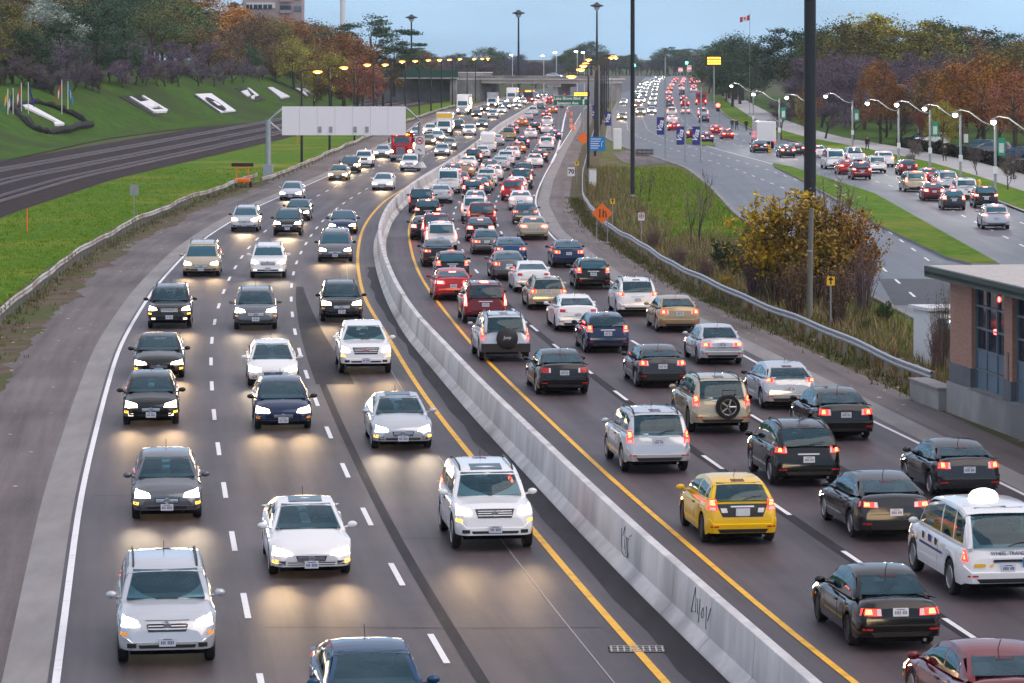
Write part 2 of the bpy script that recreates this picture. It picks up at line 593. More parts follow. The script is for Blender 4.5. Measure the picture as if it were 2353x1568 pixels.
def brick_material():
    m, n, l, p = _mat('brick_wall')
    tc = n.new('ShaderNodeTexCoord')
    b = n.new('ShaderNodeTexBrick')
    b.inputs['Color1'].default_value = (.34, .165, .115, 1)
    b.inputs['Color2'].default_value = (.42, .215, .155, 1)
    b.inputs['Mortar'].default_value = (.34, .25, .2, 1)
    b.inputs['Scale'].default_value = 1.0
    b.inputs['Brick Width'].default_value = .22
    b.inputs['Row Height'].default_value = .075
    b.inputs['Mortar Size'].default_value = .008
    l.new(tc.outputs['UV'], b.inputs['Vector'])
    l.new(b.outputs[0], p.inputs['Base Color'])
    p.inputs['Roughness'].default_value = .85
brick_material()
HAZE = True
# ------------------------------------------------------------------ road lines (traced from the photograph, real metres)
EL = Line([(131,1548),(151,1398),(166,1278),(179,1173),(194,1098),(235,931),(253,865),(274,796),(313,727),(351,667),(373,641),(427,582),(480,540),(528,510),(589,475),(642,452),(754,404)],
          [(340,-17.3),(379,-16.9),(466,-15.6),(508,-14.9),(592,-12.9),(676,-10.4),(760,-6.8),(844,-3.0),(1000,5.5),(1200,18),(1900,66)])
L1 = Line([(564,1390),(534,1240),(515,1122),(501,1030),(491,955),(486,888),(484,833),(485,788),(490,750),(498,715),(507,687),(517,660),(528,636),(539,616),(551,596),(564,577),(578,561),(592,547),(607,533),(620,520),(710,460),(727,451),(744,442),(760,434),(776,425),(793,418),(831,401),(853,390),(871,380),(885,372)],
          [(424,-12.4),(508,-11.0),(592,-9.0),(676,-6.2),(760,-2.5),(844,1.5),(1000,10),(1200,22.5),(1900,70.5)])
L2 = Line([(1006,1488),(906,1315),(838,1180),(790,1075),(752,988),(724,918),(703,859),(688,810),(678,769),(672,732),(669,700),(668,671),(670,646),(674,625),(680,604),(688,585),(697,569),(707,552),(716,538),(725,526),(735,514),(746,502),(757,492),(769,482),(781,473),(795,462),(809,453),(824,445),(838,436),(907,396),(917,392)],
          [(424,-8.8),(508,-7.0),(592,-4.8),(676,-1.8),(760,2.0),(844,6.2),(1000,14.7),(1200,27),(1900,75)])
YL = Line([(1526,1566),(1451,1484),(1381,1401),(1311,1324),(1231,1226),(1081,1046),(1033,989),(976,911),(943,863),(888,769),(837,689),(825,638),(820,593),(824,561),(831,529),(848,500),(869,475),(893,454)],
          [(300,-8.6),(350,-7.0),(424,-4.9),(508,-2.9),(592,-.3),(676,2.9),(760,6.6),(844,10.9),(1000,19.4),(1200,31.5),(1900,79.5)])
BF = Line([(1674,1566),(1566,1460),(1484,1383),(1414,1311),(1351,1244),(1299,1190),(1249,1137),(1204,1085),(1102,977),(1054,923),(1006,863),(930,775),(885,690),(863,620),(857,580)],
          [(200,-8.7),(224,-9.15),(240,-9.1),(260,-8.8),(282,-8.1),(308,-7.2),(350,-5.8),(398,-4.6),(501,-2.2),(580,.4),(660,3.1),(760,7.6),(844,11.9),(1000,20.4),(1200,32.5),(1900,80.5)])
YR = Line([(1958,1565),(1796,1439),(1694,1351),(1626,1291),(1546,1218),(1489,1176),(1354,1055),(1280,983),(1213,920),(1153,863),(1087,796),(1037,734),(992,677),(962,629),(947,587),(938,539),(941,515),(947,498),(989,444)],
          [(308,-5.3),(350,-3.9),(398,-2.7),(501,-.3),(580,2.3),(660,5.0),(760,9.4),(844,13.7),(1000,22.2),(1200,34.3),(1900,82.3)])
ER = Line([(2351,1135),(2287,1103),(2111,1019),(2039,985),(1988,958),(1858,898),(1750,840),(1702,814),(1416,657),(1286,561),(1256,531),(1229,467),(1232,446),(1240,425),(1253,398),(1267,374),(1280,347),(1289,313),(1295,277),(1304,245)],
          [(844,17.5+5),(1000,31.5),(1200,43.6),(1900,91.6)])
R2 = Line([(1735,960),(1463,790),(1302,687),(1160,548),(1145,524),(1141,512),(1138,497),(1136,480),(1137,470),(1140,461),(1144,453),(1148,444),(1154,435),(1160,425),(1174,407),(1180,398),(1201,375),(1211,362),(1223,347),(1229,339),(1235,329),(1240,323)],
          [(62,12.6),(80,10.4),(501,6.0),(580,7.4),(660,8.9),(760,12.6),(844,17.8),(1000,28.3),(1200,40.5),(1900,88.5)])
R1 = Line([(2213,1450),(1958,1282),(1790,1166),(1626,1056),(1423,907),(1352,852),(1283,801),(1234,761),(1192,724),(1109,642),(1091,619),(1077,600),(1066,581),(1057,565),(1050,550),(1045,537),(1042,524),(1039,512),(1040,501),(1042,491),(1045,480),(1049,471),(1055,461)],
          [(308,-2.6),(350,-1.2),(398,.1),(501,2.9),(580,4.9),(660,7.0),(760,11.0),(844,15.8),(1000,25.2),(1200,37.4),(1900,85.4)])
RM = Line([], [(45,16.2+2.2),(84,13.5),(160,5.3),(211,2.3),(250,1.8),(300,2.9),(345,4.3),(388,5.6),(514,9.8),(702,15.8),(900,26),(1200,45),(1900,93)])
SL = Line([], [(45,23),(100,19.5),(150,17.5),(190,16.8),(231,16.5),(285,17.8),(330,18.2),(366,16.4),(400,14.4),(449,13.4),(600,18.5),(758,24.9),(1000,34),(1267,44),(1900,70)])
SM = Line([], [(45,21.2),(120,24.4),(180,26.9),(266,30.5),(330,29.3),(400,26.2),(450,24.6),(500,24.6),(600,27.8),(760,35),(1000,46.5),(1132,53),(1900,90)])
SR = Line([], [(45,30),(120,33.2),(180,35.6),(234,37.8),(300,40),(345,40.9),(400,39.4),(450,37.2),(500,37.4),(600,40.5),(760,48),(1000,60),(1132,66),(1900,103)])

FAR = 1850
mb = MB().quad((-6000,-50,-.12),(6000,-50,-.12),(6000,9000,-.12),(-6000,9000,-.12))
struct('ground', mb, 'far_ground')

def left_edge(y):                       # paved shoulder width beyond the edge line, oncoming side
    return -4.5 if y < 275 else max(-4.5, -4.5 + (y-275)/25*1.7) if y < 300 else -2.8
class Off(Line):
    def __init__(s, base, f):
        s.lo, s.step = 45, 4.0
        s.v = [base.pt(45+4*i, f(45+4*i) if callable(f) else f).x for i in range(len(base.v))]
SHL = Off(EL, left_edge)
SHR = Off(RM, 2.7)
def lane_sheet(lines, ys, z, sub=4):
    mb, uv = MB(), []
    for y in ys:
        xs = [l_(y) for l_ in lines]
        for i in range(1, len(xs)): xs[i] = max(xs[i], xs[i-1]+.01)
        for i in range(len(xs)-1):
            for k in range(sub): mb.v.append((xs[i]+(xs[i+1]-xs[i])*k/sub, y, z)); uv.append((i+k/sub, y))
        mb.v.append((xs[-1], y, z)); uv.append((len(xs)-1, y))
    w = (len(lines)-1)*sub+1
    for k in range(len(ys)-1):
        for i in range(w-1): mb.f.append((k*w+i, k*w+i+1, (k+1)*w+i+1, (k+1)*w+i))
    return mb, uv
mb, uv = lane_sheet([SHL, EL, L1, L2, YL, BF, YR, R1, R2, ER, RM, SHR], ysteps(48, FAR), 0.0)
highway = struct('highway', mb, 'asphalt', uv)
mb, uv = strip(EL, EL, ysteps(48, 700), .004, -4.35, -.98)
o = struct('shoulder_oncoming', mb, 'asphalt_old', uv)
mb, uv = strip(RM, RM, ysteps(60, 700), .004, 1.0, 2.65)
struct('shoulder_outbound', mb, 'asphalt_old', uv)
mb, uv = strip(EL, EL, ysteps(48, 600), .008, -1.0, -.16)
struct('gutter_oncoming', mb, 'concrete_gutter')
mb, uv = strip(RM, RM, ysteps(60, 600), .008, .14, 1.05)
struct('gutter_outbound', mb, 'concrete_gutter')
# verges
mb, uv = strip(SHL, SHL, ysteps(48, 700), -.02, -2.2, .05)
struct('dirt_verge_oncoming', mb, 'dirt')
mb = MB(); rr_ = random.Random(8); ys = [60+.8*i for i in range(290)]; jj = 0
for y in ys:
    jj = jj*.8+rr_.gauss(0,.16)
    mb.v += [tuple(EL.pt(y,-4.6,.012)), tuple(EL.pt(y,-3.75+jj,.012))]
for i in range(len(ys)-1): mb.f.append((2*i,2*i+1,2*i+3,2*i+2))
struct('dirt_edge', mb, 'dirt')
TRK = Line([], [(45,-28),(234,-37.0),(301,-37.6),(420,-33),(560,-28),(700,-24),(900,-12),(1900,48)])
mb, uv = strip(TRK, SHL, ysteps(48, 900), -.05, 0, -1.5, nx=4)
struct('grass_strip', mb, 'grass')
mb, uv = strip(SHR, SHR, ysteps(60, 700), -.02, -.05, 2.4)
struct('dirt_verge_outbound', mb, 'dirt')
mb, uv = strip(SHR, SL, ysteps(48, 900), -.04, 1.6, -.05, nx=4)
struct('wild_verge', mb, 'wild_ground')
mb, uv = strip(SL, SR, ysteps(60, FAR), -.01, 0, 0, nx=8)
boulevard = struct('boulevard', mb, 'asphalt_boulevard', uv)

def paint(parent, name, line, ys, off, w, z=.012, mat='white_paint'):
    mb, uv = strip(line, line, ys, z, off-w/2, off+w/2)
    return put(name, mb.mesh(name, mat), parent)
paint(highway, 'edge_line', EL, ysteps(48, 900), 0, .15)
paint(highway, 'edge_line', ER, ysteps(60, 345), 0, .13)
paint(highway, 'edge_line', ER, ysteps(345, 800), 0, .28)
paint(highway, 'edge_line', RM, ysteps(380, 760), 0, .14)
paint(highway, 'yellow_line', YL, ysteps(48, 800), 0, .17, mat='yellow_paint')
paint(highway, 'yellow_line', YR, ysteps(48, 800), 0, .15, mat='yellow_paint')
paint(highway, 'seam_line', YL, [49+1.5*i for i in range(30)] , -.95, .022, mat='worn_line')
paint(highway, 'seam_line', YL, ysteps(98, 200), -.62, .02, mat='worn_line')
DASH = MB().quad((-.065,-1.55,0),(.065,-1.55,0),(.065,1.55,0),(-.065,1.55,0)).mesh('lane_dash', 'white_paint')
def dashes(parent, line, y0, period, y1, z=.012, skip=()):
    y = y0
    while y < y1:
        put('lane_dash', DASH, parent, line.pt(y, 0, z), (0, 0, line.heading(y)))
        y += period/math.sqrt(1+line.slope(y)**2)
YD = lambda y: FPX*CAM_H/(y-HOR)
dashes(highway, L1, YD(1390)-9, 9.0, 560)
dashes(highway, L2, YD(1488)-9, 9.0, 560)
dashes(highway, R1, YD(1450)-9, 9.0, 560)
dashes(highway, R2, YD(960)-36.3, 9.0, 600)
# dark sealed strips along the joints
def band(line, ys, f0, f1, z=.006, name='tar_strip'):
    mb = MB()
    for y in ys:
        mb.v.append(tuple(line.pt(y, f0(y), z))); mb.v.append(tuple(line.pt(y, f1(y), z)))
    for k in range(len(ys)-1):
        mb.f.append((2*k, 2*k+1, 2*k+3, 2*k+2))
    put(name, mb.mesh(name, 'tar'), highway)
band(L2, ysteps(48, 112.5), lambda y: .34, lambda y: .58)
band(L2, ysteps(112.5, 160), lambda y: .22, lambda y: .22+1.35*max(.12, min(1, (176-y)/60)))
band(R1, ysteps(48, 160), lambda y: -.22, lambda y: .10)
band(R2, ysteps(60, 110), lambda y: -.2, lambda y: .12)
band(YL, ysteps(48, 175), lambda y: .50+.08*math.sin(y*.7), lambda y: BF(y)-YL(y)+.1)
# transverse joints
for y, a, b in ((64.6, L1, YL), (76.5, L2, YL), (97, L1, L2), (99.5, L2, YL), (84, EL, L1), (128, L1, L2)):
    mb = MB()
    for i in range(9):
        t = i/8
        x = a(y)+.3 + (b(y)-a(y)-.6)*t
        yy = y + .05*math.sin(5*t+y)
        mb.v += [(x, yy, .007), (x, yy+.035, .007)]
    for i in range(8): mb.f.append((2*i, 2*i+2, 2*i+3, 2*i+1))
    put('joint', mb.mesh('joint', 'tar'), highway)
# boulevard markings
for k, (dx, a, b) in enumerate(((3.1, 150, 900), (6.2, 185, 900))):
    dashes(boulevard, Off(SM, dx+.6), a, 9.0, b, z=.0)
for dx in (-3.3, -6.4):
    dashes(boulevard, Off(SM, dx), 128, 9.0, 640, z=.0)
paint(boulevard, 'edge_line', Off(SM, -.8), ysteps(270, 420), 0, .14, z=0)
pt_ = MB().poly([G(2018,640,-.004), G(2192,640,-.004), G(2200,700,-.004), G(2052,700,-.004)])
put('dark_patch', pt_.mesh('dark_patch', 'dark_asphalt'), boulevard)

rg = random.Random(3)
for line, off, y0, y1 in ((L1,-2.0,110,150),(R2,1.3,100,130)):
    mb = MB(); ys = []; y = y0
    while y < y1: ys.append(y); y += rg.uniform(.5,1.6)
    o_ = off
    for y in ys:
        o_ += rg.gauss(0,.07); w_ = rg.uniform(.006,.022)
        mb.v += [tuple(line.pt(y,o_-w_,.0065)), tuple(line.pt(y,o_+w_,.0065))]
    for i in range(len(ys)-1): mb.f.append((2*i,2*i+1,2*i+3,2*i+2))
    put('sealed_crack', mb.mesh('sealed_crack','tar'), highway)
# drain grate on the oncoming yellow line
gr = empty('drain_grate', G(1463, 1490, .013))
mb = MB().box((0,0,-.008), (1.12,.62,.004)); put('pit', mb.mesh('pit', 'underbody'), gr)
for i in range(9): put('grate_bar', MB().box((-.5+i*.125,0,.004), (.03,.6,.012)).mesh('grate_bar','worn_line'), gr)
for i in range(4): put('grate_bar', MB().box((0,-.27+i*.18,.006), (1.08,.03,.012)).mesh('grate_bar','worn_line'), gr)
tag(gr, 'rectangular iron drain grate lying on the yellow line beside the barrier', 'drain grate')

# ------------------------------------------------------------------ concrete median barrier, section by section
bar = empty('median_barrier', (0, 0, 0))
tag(bar, 'long curving pale concrete median barrier between the two highway carriageways', 'barrier')
PROF = [(0,0),(.01,.06),(.22,.275),(.278,1.03),(.292,1.05),(.485,1.05),(.50,1.03),(.55,.275),(.76,.06),(.77,0)]
BY = []
y = 50.0
while y < 920:
    BY.append(y); y += 4.0 if y < 420 else 8.0
for k in range(len(BY)-1):
    y0, y1 = BY[k]+.014, BY[k+1]-.014
    ys = [y0, (y0+y1)/2, y1]
    mb = MB()
    for yy in ys:
        w = 1.0
        if 262 < yy < 312: w = 1.0 + .9*math.sin((yy-262)/50*math.pi)
        for u, z in PROF:
            mb.v.append(tuple(BF.pt(yy, .385+(u-.385)*w, z)))
    n = len(PROF)
    for i in range(2):
        for j in range(n-1):
            mb.f.append((i*n+j, i*n+j+1, (i+1)*n+j+1, (i+1)*n+j))
    mb.f.append(tuple(range(n))); mb.f.append(tuple(range(3*n-1, 2*n-1, -1)))
    put('barrier_section', mb.mesh('barrier_section', 'concrete', 35), bar)
def scrawl(yc, strokes, sc):
    """spray-paint strokes on the oncoming face of the barrier"""
    mb = MB()
    for st in strokes:
        pts = []
        for s_, z in st:
            zz = .30 + z*.72
            u = .22 + (zz-.275)/.755*.058
            pts.append(BF.pt(yc - s_*sc, u-.008, zz))
        mb.tube(pts, .0075, 4)
    return mb
st1 = [[(0,.75),(.05,.3),(.1,.15)],[(.1,.55),(.2,.9),(.25,.2)],[(.28,.6),(.5,.62)],[(.33,.6),(.36,.1)],[(.42,.6),(.46,.05),(.52,.2)],[(.5,.7),(.62,.8),(.55,.75)],[(.05,.1),(.2,-.0),(.4,.02),(.55,.08)]]
st2 = [[(0,.2),(.12,.95),(.2,.3),(.02,.25)],[(.22,.7),(.3,.3)],[(.36,.75),(.36,.1)],[(.45,.4),(.52,.6),(.58,.4),(.5,.3),(.45,.4)],[(.66,.7),(.7,.1)],[(.85,.75),(.75,.35)]]
put('graffiti', scrawl(72.6, st1, 2.2).mesh('graffiti', 'ink'), bar)
put('graffiti', scrawl(63.9, st2, 2.2).mesh('graffiti', 'ink'), bar)

# ------------------------------------------------------------------ guardrails
def guardrail(line, off, y0, y1, side, mat, label, post_gap=2.0, post='wood_pole', dip=0):
    """side +1: rail faces left (towards smaller x)"""
    g = empty('guardrail', line.pt(y0, off, 0))
    base = g.location.copy()
    tag(g, label, 'guardrail', 'steel guardrails along the highway')
    prof = [(0,.42),(-.05,.46),(-.05,.52),(0,.56),(0,.60),(-.05,.64),(-.05,.70),(0,.74),(.015,.74),(.015,.42)]
    ys = ysteps(y0, y1, 2.0, .012)
    mb = MB()
    for yy in ys:
        zz = .04*math.sin(yy*.21)+.03*math.sin(yy*.53)
        for u, z in prof:
            mb.v.append(tuple(line.pt(yy, off+u*side+dip*math.sin(yy*.17)*.12, z+zz)-base))
    n = len(prof)
    for i in range(len(ys)-1):
        for j in range(n):
            k = (j+1) % n
            mb.f.append((i*n+j, i*n+k, (i+1)*n+k, (i+1)*n+j))
    put('rail', mb.mesh('rail', mat, 30), g)
    pm = MB().box((0,0,.35), (.16,.2,.74)).mesh('post', post)
    y = y0+.3
    cnt = 0
    while y < y1 and cnt < 110:
        put('post', pm, g, line.pt(y, off+.12*side, -.03)-base, (0,0,line.heading(y)))
        y += post_gap*(1 if y < 250 else 2); cnt += 1
    return g
guardrail(EL, -5.6, 100, 296, -1, 'rail_old', 'weathered wavy guardrail between the grass and the oncoming shoulder, before the gantry', 2.0, dip=1)
guardrail(EL, -3.9, 285, 730, -1, 'rail_old', 'guardrail running past the gantry post along the row of black lamp poles', 2.5, dip=1)
guardrail(RM, 3.75, 109.5, 340, 1, 'galvanised', 'steel guardrail between the outbound shoulder and the weedy verge', 2.4)
guardrail(RM, 3.75, 345, 700, 1, 'galvanised', 'guardrail beside the exit ramp beyond the speed limit sign', 4.0)

# ------------------------------------------------------------------ railway
mb, uv = strip(TRK, TRK, ysteps(48, 1000), -.03, -21, 0, nx=4)
rail_bed = struct('railway_bed', mb, 'ballast', uv)
for k, off in enumerate((-4.2, -9.2, -15.0)):
    t = empty('railway_track', TRK.pt(230, off, 0))
    tag(t, ('steel railway track', 'second steel railway track', 'third steel railway track')[k] + ' from the grass strip on the dark ballast bed', 'railway track', 'railway tracks')
    for s in (-.72, .72):
        mb = MB()
        ys = ysteps(150, 980, 6, .015)
        for yy in ys:
            for u, z in ((-.03,-.03),(-.03,.17),(.03,.17),(.03,-.03)):
                mb.v.append(tuple(TRK.pt(yy, off+s+u, z)-t.location))
        for i in range(len(ys)-1):
            for j in range(3): mb.f.append((i*4+j, i*4+j+1, i*4+j+5, i*4+j+4))
        put('rail', mb.mesh('rail', 'steel_rail'), t)

# ------------------------------------------------------------------ grassy bank and wooded hill beyond the railway
BANK = [(150,-60),(358,-58.5),(449,-59),(514,-54),(558,-47),(620,-44),(700,-41),(780,-39.5),(900,-37),(1100,-30)]
def bank_base(y): return interp(BANK, y)
def bank_h(x, y):
    d = bank_base(y) - x
    if d <= 0: return -.03 + 0*d
    t = min(1.0, d/20.0)
    h = 7.0*(t*t*(3-2*t))
    if d > 20: h += (d-20)*.085
    h *= max(0.0, min(1.0, (1040-y)/160.0))
    return h + .25*math.sin(x*.31)*math.sin(y*.17)*min(1, d/8)
mb = MB()
xs = [-260+ (i*8 if i < 14 else 112+(i-14)*3) for i in range(14+44)]
ysb = [150+8*i for i in range(118)]
for yy in ysb:
    for xx in xs:
        X = bank_base(yy)+2.0 + (xx-xs[-1])
        mb.v.append((X, yy, bank_h(X, yy)))
w = len(xs)
for i in range(len(ysb)-1):
    for j in range(w-1):
        mb.f.append((i*w+j, i*w+j+1, (i+1)*w+j+1, (i+1)*w+j))
struct('hillside', mb, 'bank_grass', smooth=80)

# ------------------------------------------------------------------ boulevard islands, sidewalk, lawn
def kerbed(name, pts, z, top, kerb=.16):
    c = sum((Vector(p) for p in pts), Vector())/len(pts)
    mb = MB(); n = len(pts)
    for p in pts: mb.v.append((p[0], p[1], -.06))
    for p in pts: mb.v.append((p[0], p[1], z))
    for i in range(n): mb.f.append((i, (i+1)%n, n+(i+1)%n, n+i))
    mb.f.append(tuple(range(n, 2*n)))
    o = struct(name, mb, 'concrete_gutter')
    mb = MB()
    mb.poly([Vector((p[0], p[1], z+.006)).lerp(Vector((c.x, c.y, z+.006)), .0) + (Vector((c.x-p[0], c.y-p[1], 0)).normalized()*kerb*1.6) for p in pts])
    put('lawn', mb.mesh('lawn', top), o)
    return o
kerbed('grass_island', [(SM.pt(176,0).x+.2,176,0),(SM.pt(220,0).x,220,0),(SM.pt(266,0).x,266,0),(SM.pt(300,0).x-.2,300,0),(29.0,330,0),(28.0,342,0),(27.2,330,0),(26.9,300,0),(26.0,260,0),(24.9,214,0),(24.8,182,0),(25.4,176,0)], .14, 'grass')
isl = [G(1557,326), G(1600,334), G(1643,336), G(1648,332), G(1600,322), G(1565,319)]
kerbed('traffic_island', [(p.x, p.y, 0) for p in isl], .14, 'grass')
ky = ysteps(100, 900)
mb, _ = strip(SR, SR, ky, .12, 0, .35); o = struct('kerb', mb, 'concrete_gutter')
mb, _ = strip(SR, SR, ky, .124, .3, 4.6); struct('verge_lawn', mb, 'grass')
mb, _ = strip(SR, SR, ky, .13, 4.4, 9.4); struct('sidewalk', mb, 'sidewalk')
mb, _ = strip(SR, SR, ky, .11, 9.3, 60, nx=4); struct('park_lawn', mb, 'bank_grass')
lot = MB().poly([(52,250,.125),(60,270,.125),(62,420,.125),(53.5,420,.125),(52,340,.125)])
mb, _ = strip(SR, SR, ysteps(230, 380), .128, 11.5, 30); struct('car_park', mb, 'asphalt_boulevard', _)
mb, _ = strip(SL, SL, ysteps(120, 900), .0, -.3, .02)
kk = MB()
ys = ysteps(120, 900)
for yy in ys:
    for u, z in ((-.32,-.05),(-.30,.10),(0,.11),(.03,-.03)): kk.v.append(tuple(SL.pt(yy,u,z)))
for i in range(len(ys)-1):
    for j in range(3): kk.f.append((i*4+j,i*4+j+1,i*4+j+5,i*4+j+4))
struct('kerb_inner', kk, 'concrete_gutter')
mb = MB().poly([(SL(392)-.2,392,.002),(SL(372)-.2,372,.002),(SL(345)-.2,345,.002),(13.2,336,.002),(12.0,350,.002),(12.0,380,.002)])
struct('paved_apron', mb, 'asphalt_old', uv=[(v[0], v[1]) for v in mb.v])
# ------------------------------------------------------------------ vehicles (local +Y is forward, origin on the ground at mid length)
TYPES = {
 'sedan': dict(L=4.7, W=1.80, H=1.45, r=.33, fa=1.42, ra=-1.33, sill=.24,
   top=[(2.35,.58),(2.30,.68),(2.05,.79),(1.5,.87),(1.0,.95),(-1.0,.99),(-1.75,1.05),(-2.20,1.06),(-2.31,1.02),(-2.35,.90)],
   cab=[(1.15,.93),(.35,1.36),(-.2,1.445),(-.7,1.435),(-1.15,1.35),(-1.9,1.05)],
   hl=(.48,.92,.53,.69), gr=(.36,.44,.57), tl=(.50,.93,.78,.98), plate=(.80,.37), win=[.62,-.42,-1.22], name='sedan', cat='car', word='sedan'),
 'coupe': dict(L=4.45, W=1.76, H=1.40, r=.33, fa=1.32, ra=-1.30, sill=.24,
   top=[(2.22,.58),(2.17,.67),(1.9,.78),(1.4,.85),(.95,.92),(-1.0,.97),(-1.6,1.03),(-2.08,1.05),(-2.19,1.0),(-2.22,.88)],
   cab=[(1.05,.90),(.25,1.31),(-.25,1.395),(-.7,1.38),(-1.2,1.27),(-1.85,1.03)],
   hl=(.48,.92,.52,.67), gr=(.36,.43,.56), tl=(.55,.95,.80,.99), plate=(.78,.36), win=[.55,-.75,-1.15], name='coupe', cat='car', word='coupe'),
 'hatch': dict(L=4.2, W=1.76, H=1.50, r=.33, fa=1.28, ra=-1.30, sill=.24,
   top=[(2.1,.60),(2.05,.70),(1.8,.82),(1.4,.90),(1.1,.97),(-1.0,1.02),(-1.85,1.05),(-2.05,1.0),(-2.1,.80)],
   cab=[(1.25,.95),(.45,1.38),(-.1,1.49),(-.9,1.50),(-1.6,1.42),(-2.03,1.02)],
   hl=(.46,.93,.56,.74), gr=(.36,.46,.59), tl=(.66,.96,.82,1.10), plate=(.78,.37), win=[.62,-.42,-1.35], name='hatchback', cat='car', word='hatchback'),
 'suv': dict(L=4.7, W=1.88, H=1.72, r=.37, fa=1.40, ra=-1.36, sill=.32,
   top=[(2.35,.72),(2.30,.86),(2.05,.98),(1.5,1.05),(1.1,1.10),(-1.5,1.14),(-2.15,1.15),(-2.31,1.06),(-2.35,.80)],
   cab=[(1.2,1.08),(.5,1.57),(0,1.68),(-1.0,1.72),(-1.9,1.66),(-2.29,1.12)],
   hl=(.55,.94,.76,.93), gr=(.44,.70,.90), tl=(.74,.97,.86,1.22), plate=(.90,.52), win=[.60,-.42,-1.30], name='suv', cat='car', word='SUV'),
 'minivan': dict(L=5.0, W=1.96, H=1.75, r=.35, fa=1.55, ra=-1.45, sill=.26,
   top=[(2.5,.64),(2.45,.76),(2.2,.89),(1.8,.98),(1.5,1.03),(-1.5,1.08),(-2.3,1.10),(-2.46,1.0),(-2.5,.78)],
   cab=[(1.7,1.0),(.8,1.58),(.2,1.71),(-1.0,1.75),(-2.1,1.70),(-2.45,1.08)],
   hl=(.50,.93,.60,.78), gr=(.42,.50,.63), tl=(.78,.97,.85,1.25), plate=(.85,.40), win=[.75,-.45,-1.5], name='minivan', cat='car', word='minivan'),
 'wagon': dict(L=4.6, W=1.80, H=1.48, r=.33, fa=1.40, ra=-1.33, sill=.24,
   top=[(2.3,.60),(2.25,.70),(2.0,.80),(1.5,.88),(1.0,.95),(-1.2,.99),(-2.1,1.0),(-2.26,.94),(-2.3,.78)],
   cab=[(1.1,.93),(.3,1.36),(-.2,1.455),(-1.0,1.47),(-1.85,1.41),(-2.22,.98)],
   hl=(.48,.92,.54,.69), gr=(.36,.45,.58), tl=(.58,.95,.78,.96), plate=(.86,.37), win=[.58,-.45,-1.3], name='station_wagon', cat='car', word='station wagon'),
 'pickup': dict(L=5.3, W=1.92, H=1.80, r=.38, fa=1.70, ra=-1.45, sill=.38,
   top=[(2.65,.82),(2.61,.98),(2.3,1.08),(1.6,1.13),(1.2,1.16),(-.9,1.16),(-2.4,1.17),(-2.62,1.15),(-2.65,.95)],
   cab=[(1.35,1.14),(.75,1.62),(.3,1.77),(-.55,1.78),(-.85,1.70),(-1.05,1.16)],
   hl=(.60,.95,.80,1.0), gr=(.50,.76,1.0), tl=(.82,.98,.75,1.05), plate=(.62,.55), win=[.60,-.15,-.62], name='pickup_truck', cat='truck', word='pickup truck'),
 'van': dict(L=5.5, W=2.02, H=2.08, r=.36, fa=1.75, ra=-1.65, sill=.34,
   top=[(2.75,.78),(2.70,.95),(2.45,1.06),(2.1,1.13),(1.9,1.16),(-2.4,1.2),(-2.6,1.2),(-2.71,1.1),(-2.75,.9)],
   cab=[(2.1,1.12),(1.25,1.88),(.8,2.04),(-1.0,2.08),(-2.45,2.05),(-2.70,1.18)],
   hl=(.62,.94,.78,.95), gr=(.52,.74,.94), tl=(.86,.98,.85,1.20), plate=(.72,.55), win=[1.05,-.5,-1.6], name='passenger_van', cat='van', word='van'),
 'cargo': dict(L=5.6, W=2.02, H=2.5, r=.36, fa=1.8, ra=-1.65, sill=.34,
   top=[(2.8,.78),(2.75,.95),(2.5,1.06),(2.2,1.13),(2.0,1.16),(-2.4,1.2),(-2.65,1.2),(-2.76,1.1),(-2.8,.9)],
   cab=[(2.2,1.12),(1.4,2.2),(.9,2.46),(-1.0,2.5),(-2.6,2.48),(-2.76,1.18)],
   hl=(.62,.94,.78,.95), gr=(.52,.74,.94), tl=(.88,.98,.85,1.25), plate=(.66,.55), win=[1.1], name='cargo_van', cat='van', word='high-roofed cargo van'),
 'taxi': dict(L=5.1, W=2.02, H=1.93, r=.38, fa=1.72, ra=-1.40, sill=.34,
   top=[(2.55,.82),(2.51,.98),(2.3,1.06),(1.8,1.12),(1.5,1.15),(-2.2,1.16),(-2.42,1.16),(-2.51,1.06),(-2.55,.9)],
   cab=[(1.6,1.13),(1.0,1.70),(.5,1.88),(-.8,1.93),(-2.1,1.90),(-2.47,1.14)],
   hl=(.62,.94,.78,.96), gr=(.5,.74,.96), tl=(.83,.98,.84,1.10), plate=(.72,.55), win=[.55,-.45,-1.45], name='taxi_van', cat='van', word='taxi van'),
}

def variant(k, **kw):
    d = dict(TYPES[k]); d.update(kw); d['base'] = k; return d
TYPES['sedan_b'] = variant('sedan', L=4.85, W=1.84, H=1.46, top=[(2.42,.54),(2.36,.64),(2.1,.77),(1.5,.86),(.95,.95),(-1.0,1.0),(-1.7,1.07),(-2.25,1.08),(-2.39,1.02),(-2.42,.86)],
   cab=[(1.25,.92),(.30,1.36),(-.25,1.455),(-.75,1.44),(-1.25,1.34),(-2.05,1.07)], hl=(.46,.96,.50,.65), gr=(.38,.41,.53), tl=(.46,.97,.82,.97), plate=(.72,.34), fa=1.47, ra=-1.38)
TYPES['sedan_c'] = variant('sedan', L=4.5, W=1.72, H=1.42, top=[(2.25,.62),(2.21,.70),(1.95,.77),(1.4,.83),(.95,.91),(-1.0,.94),(-1.6,.98),(-2.1,.97),(-2.22,.93),(-2.25,.82)],
   cab=[(1.0,.89),(.35,1.33),(-.15,1.42),(-.75,1.41),(-1.1,1.33),(-1.7,.98)], hl=(.50,.94,.55,.68), gr=(.40,.49,.60), tl=(.42,.94,.70,.86), plate=(.78,.38), fa=1.36, ra=-1.28, r=.30)
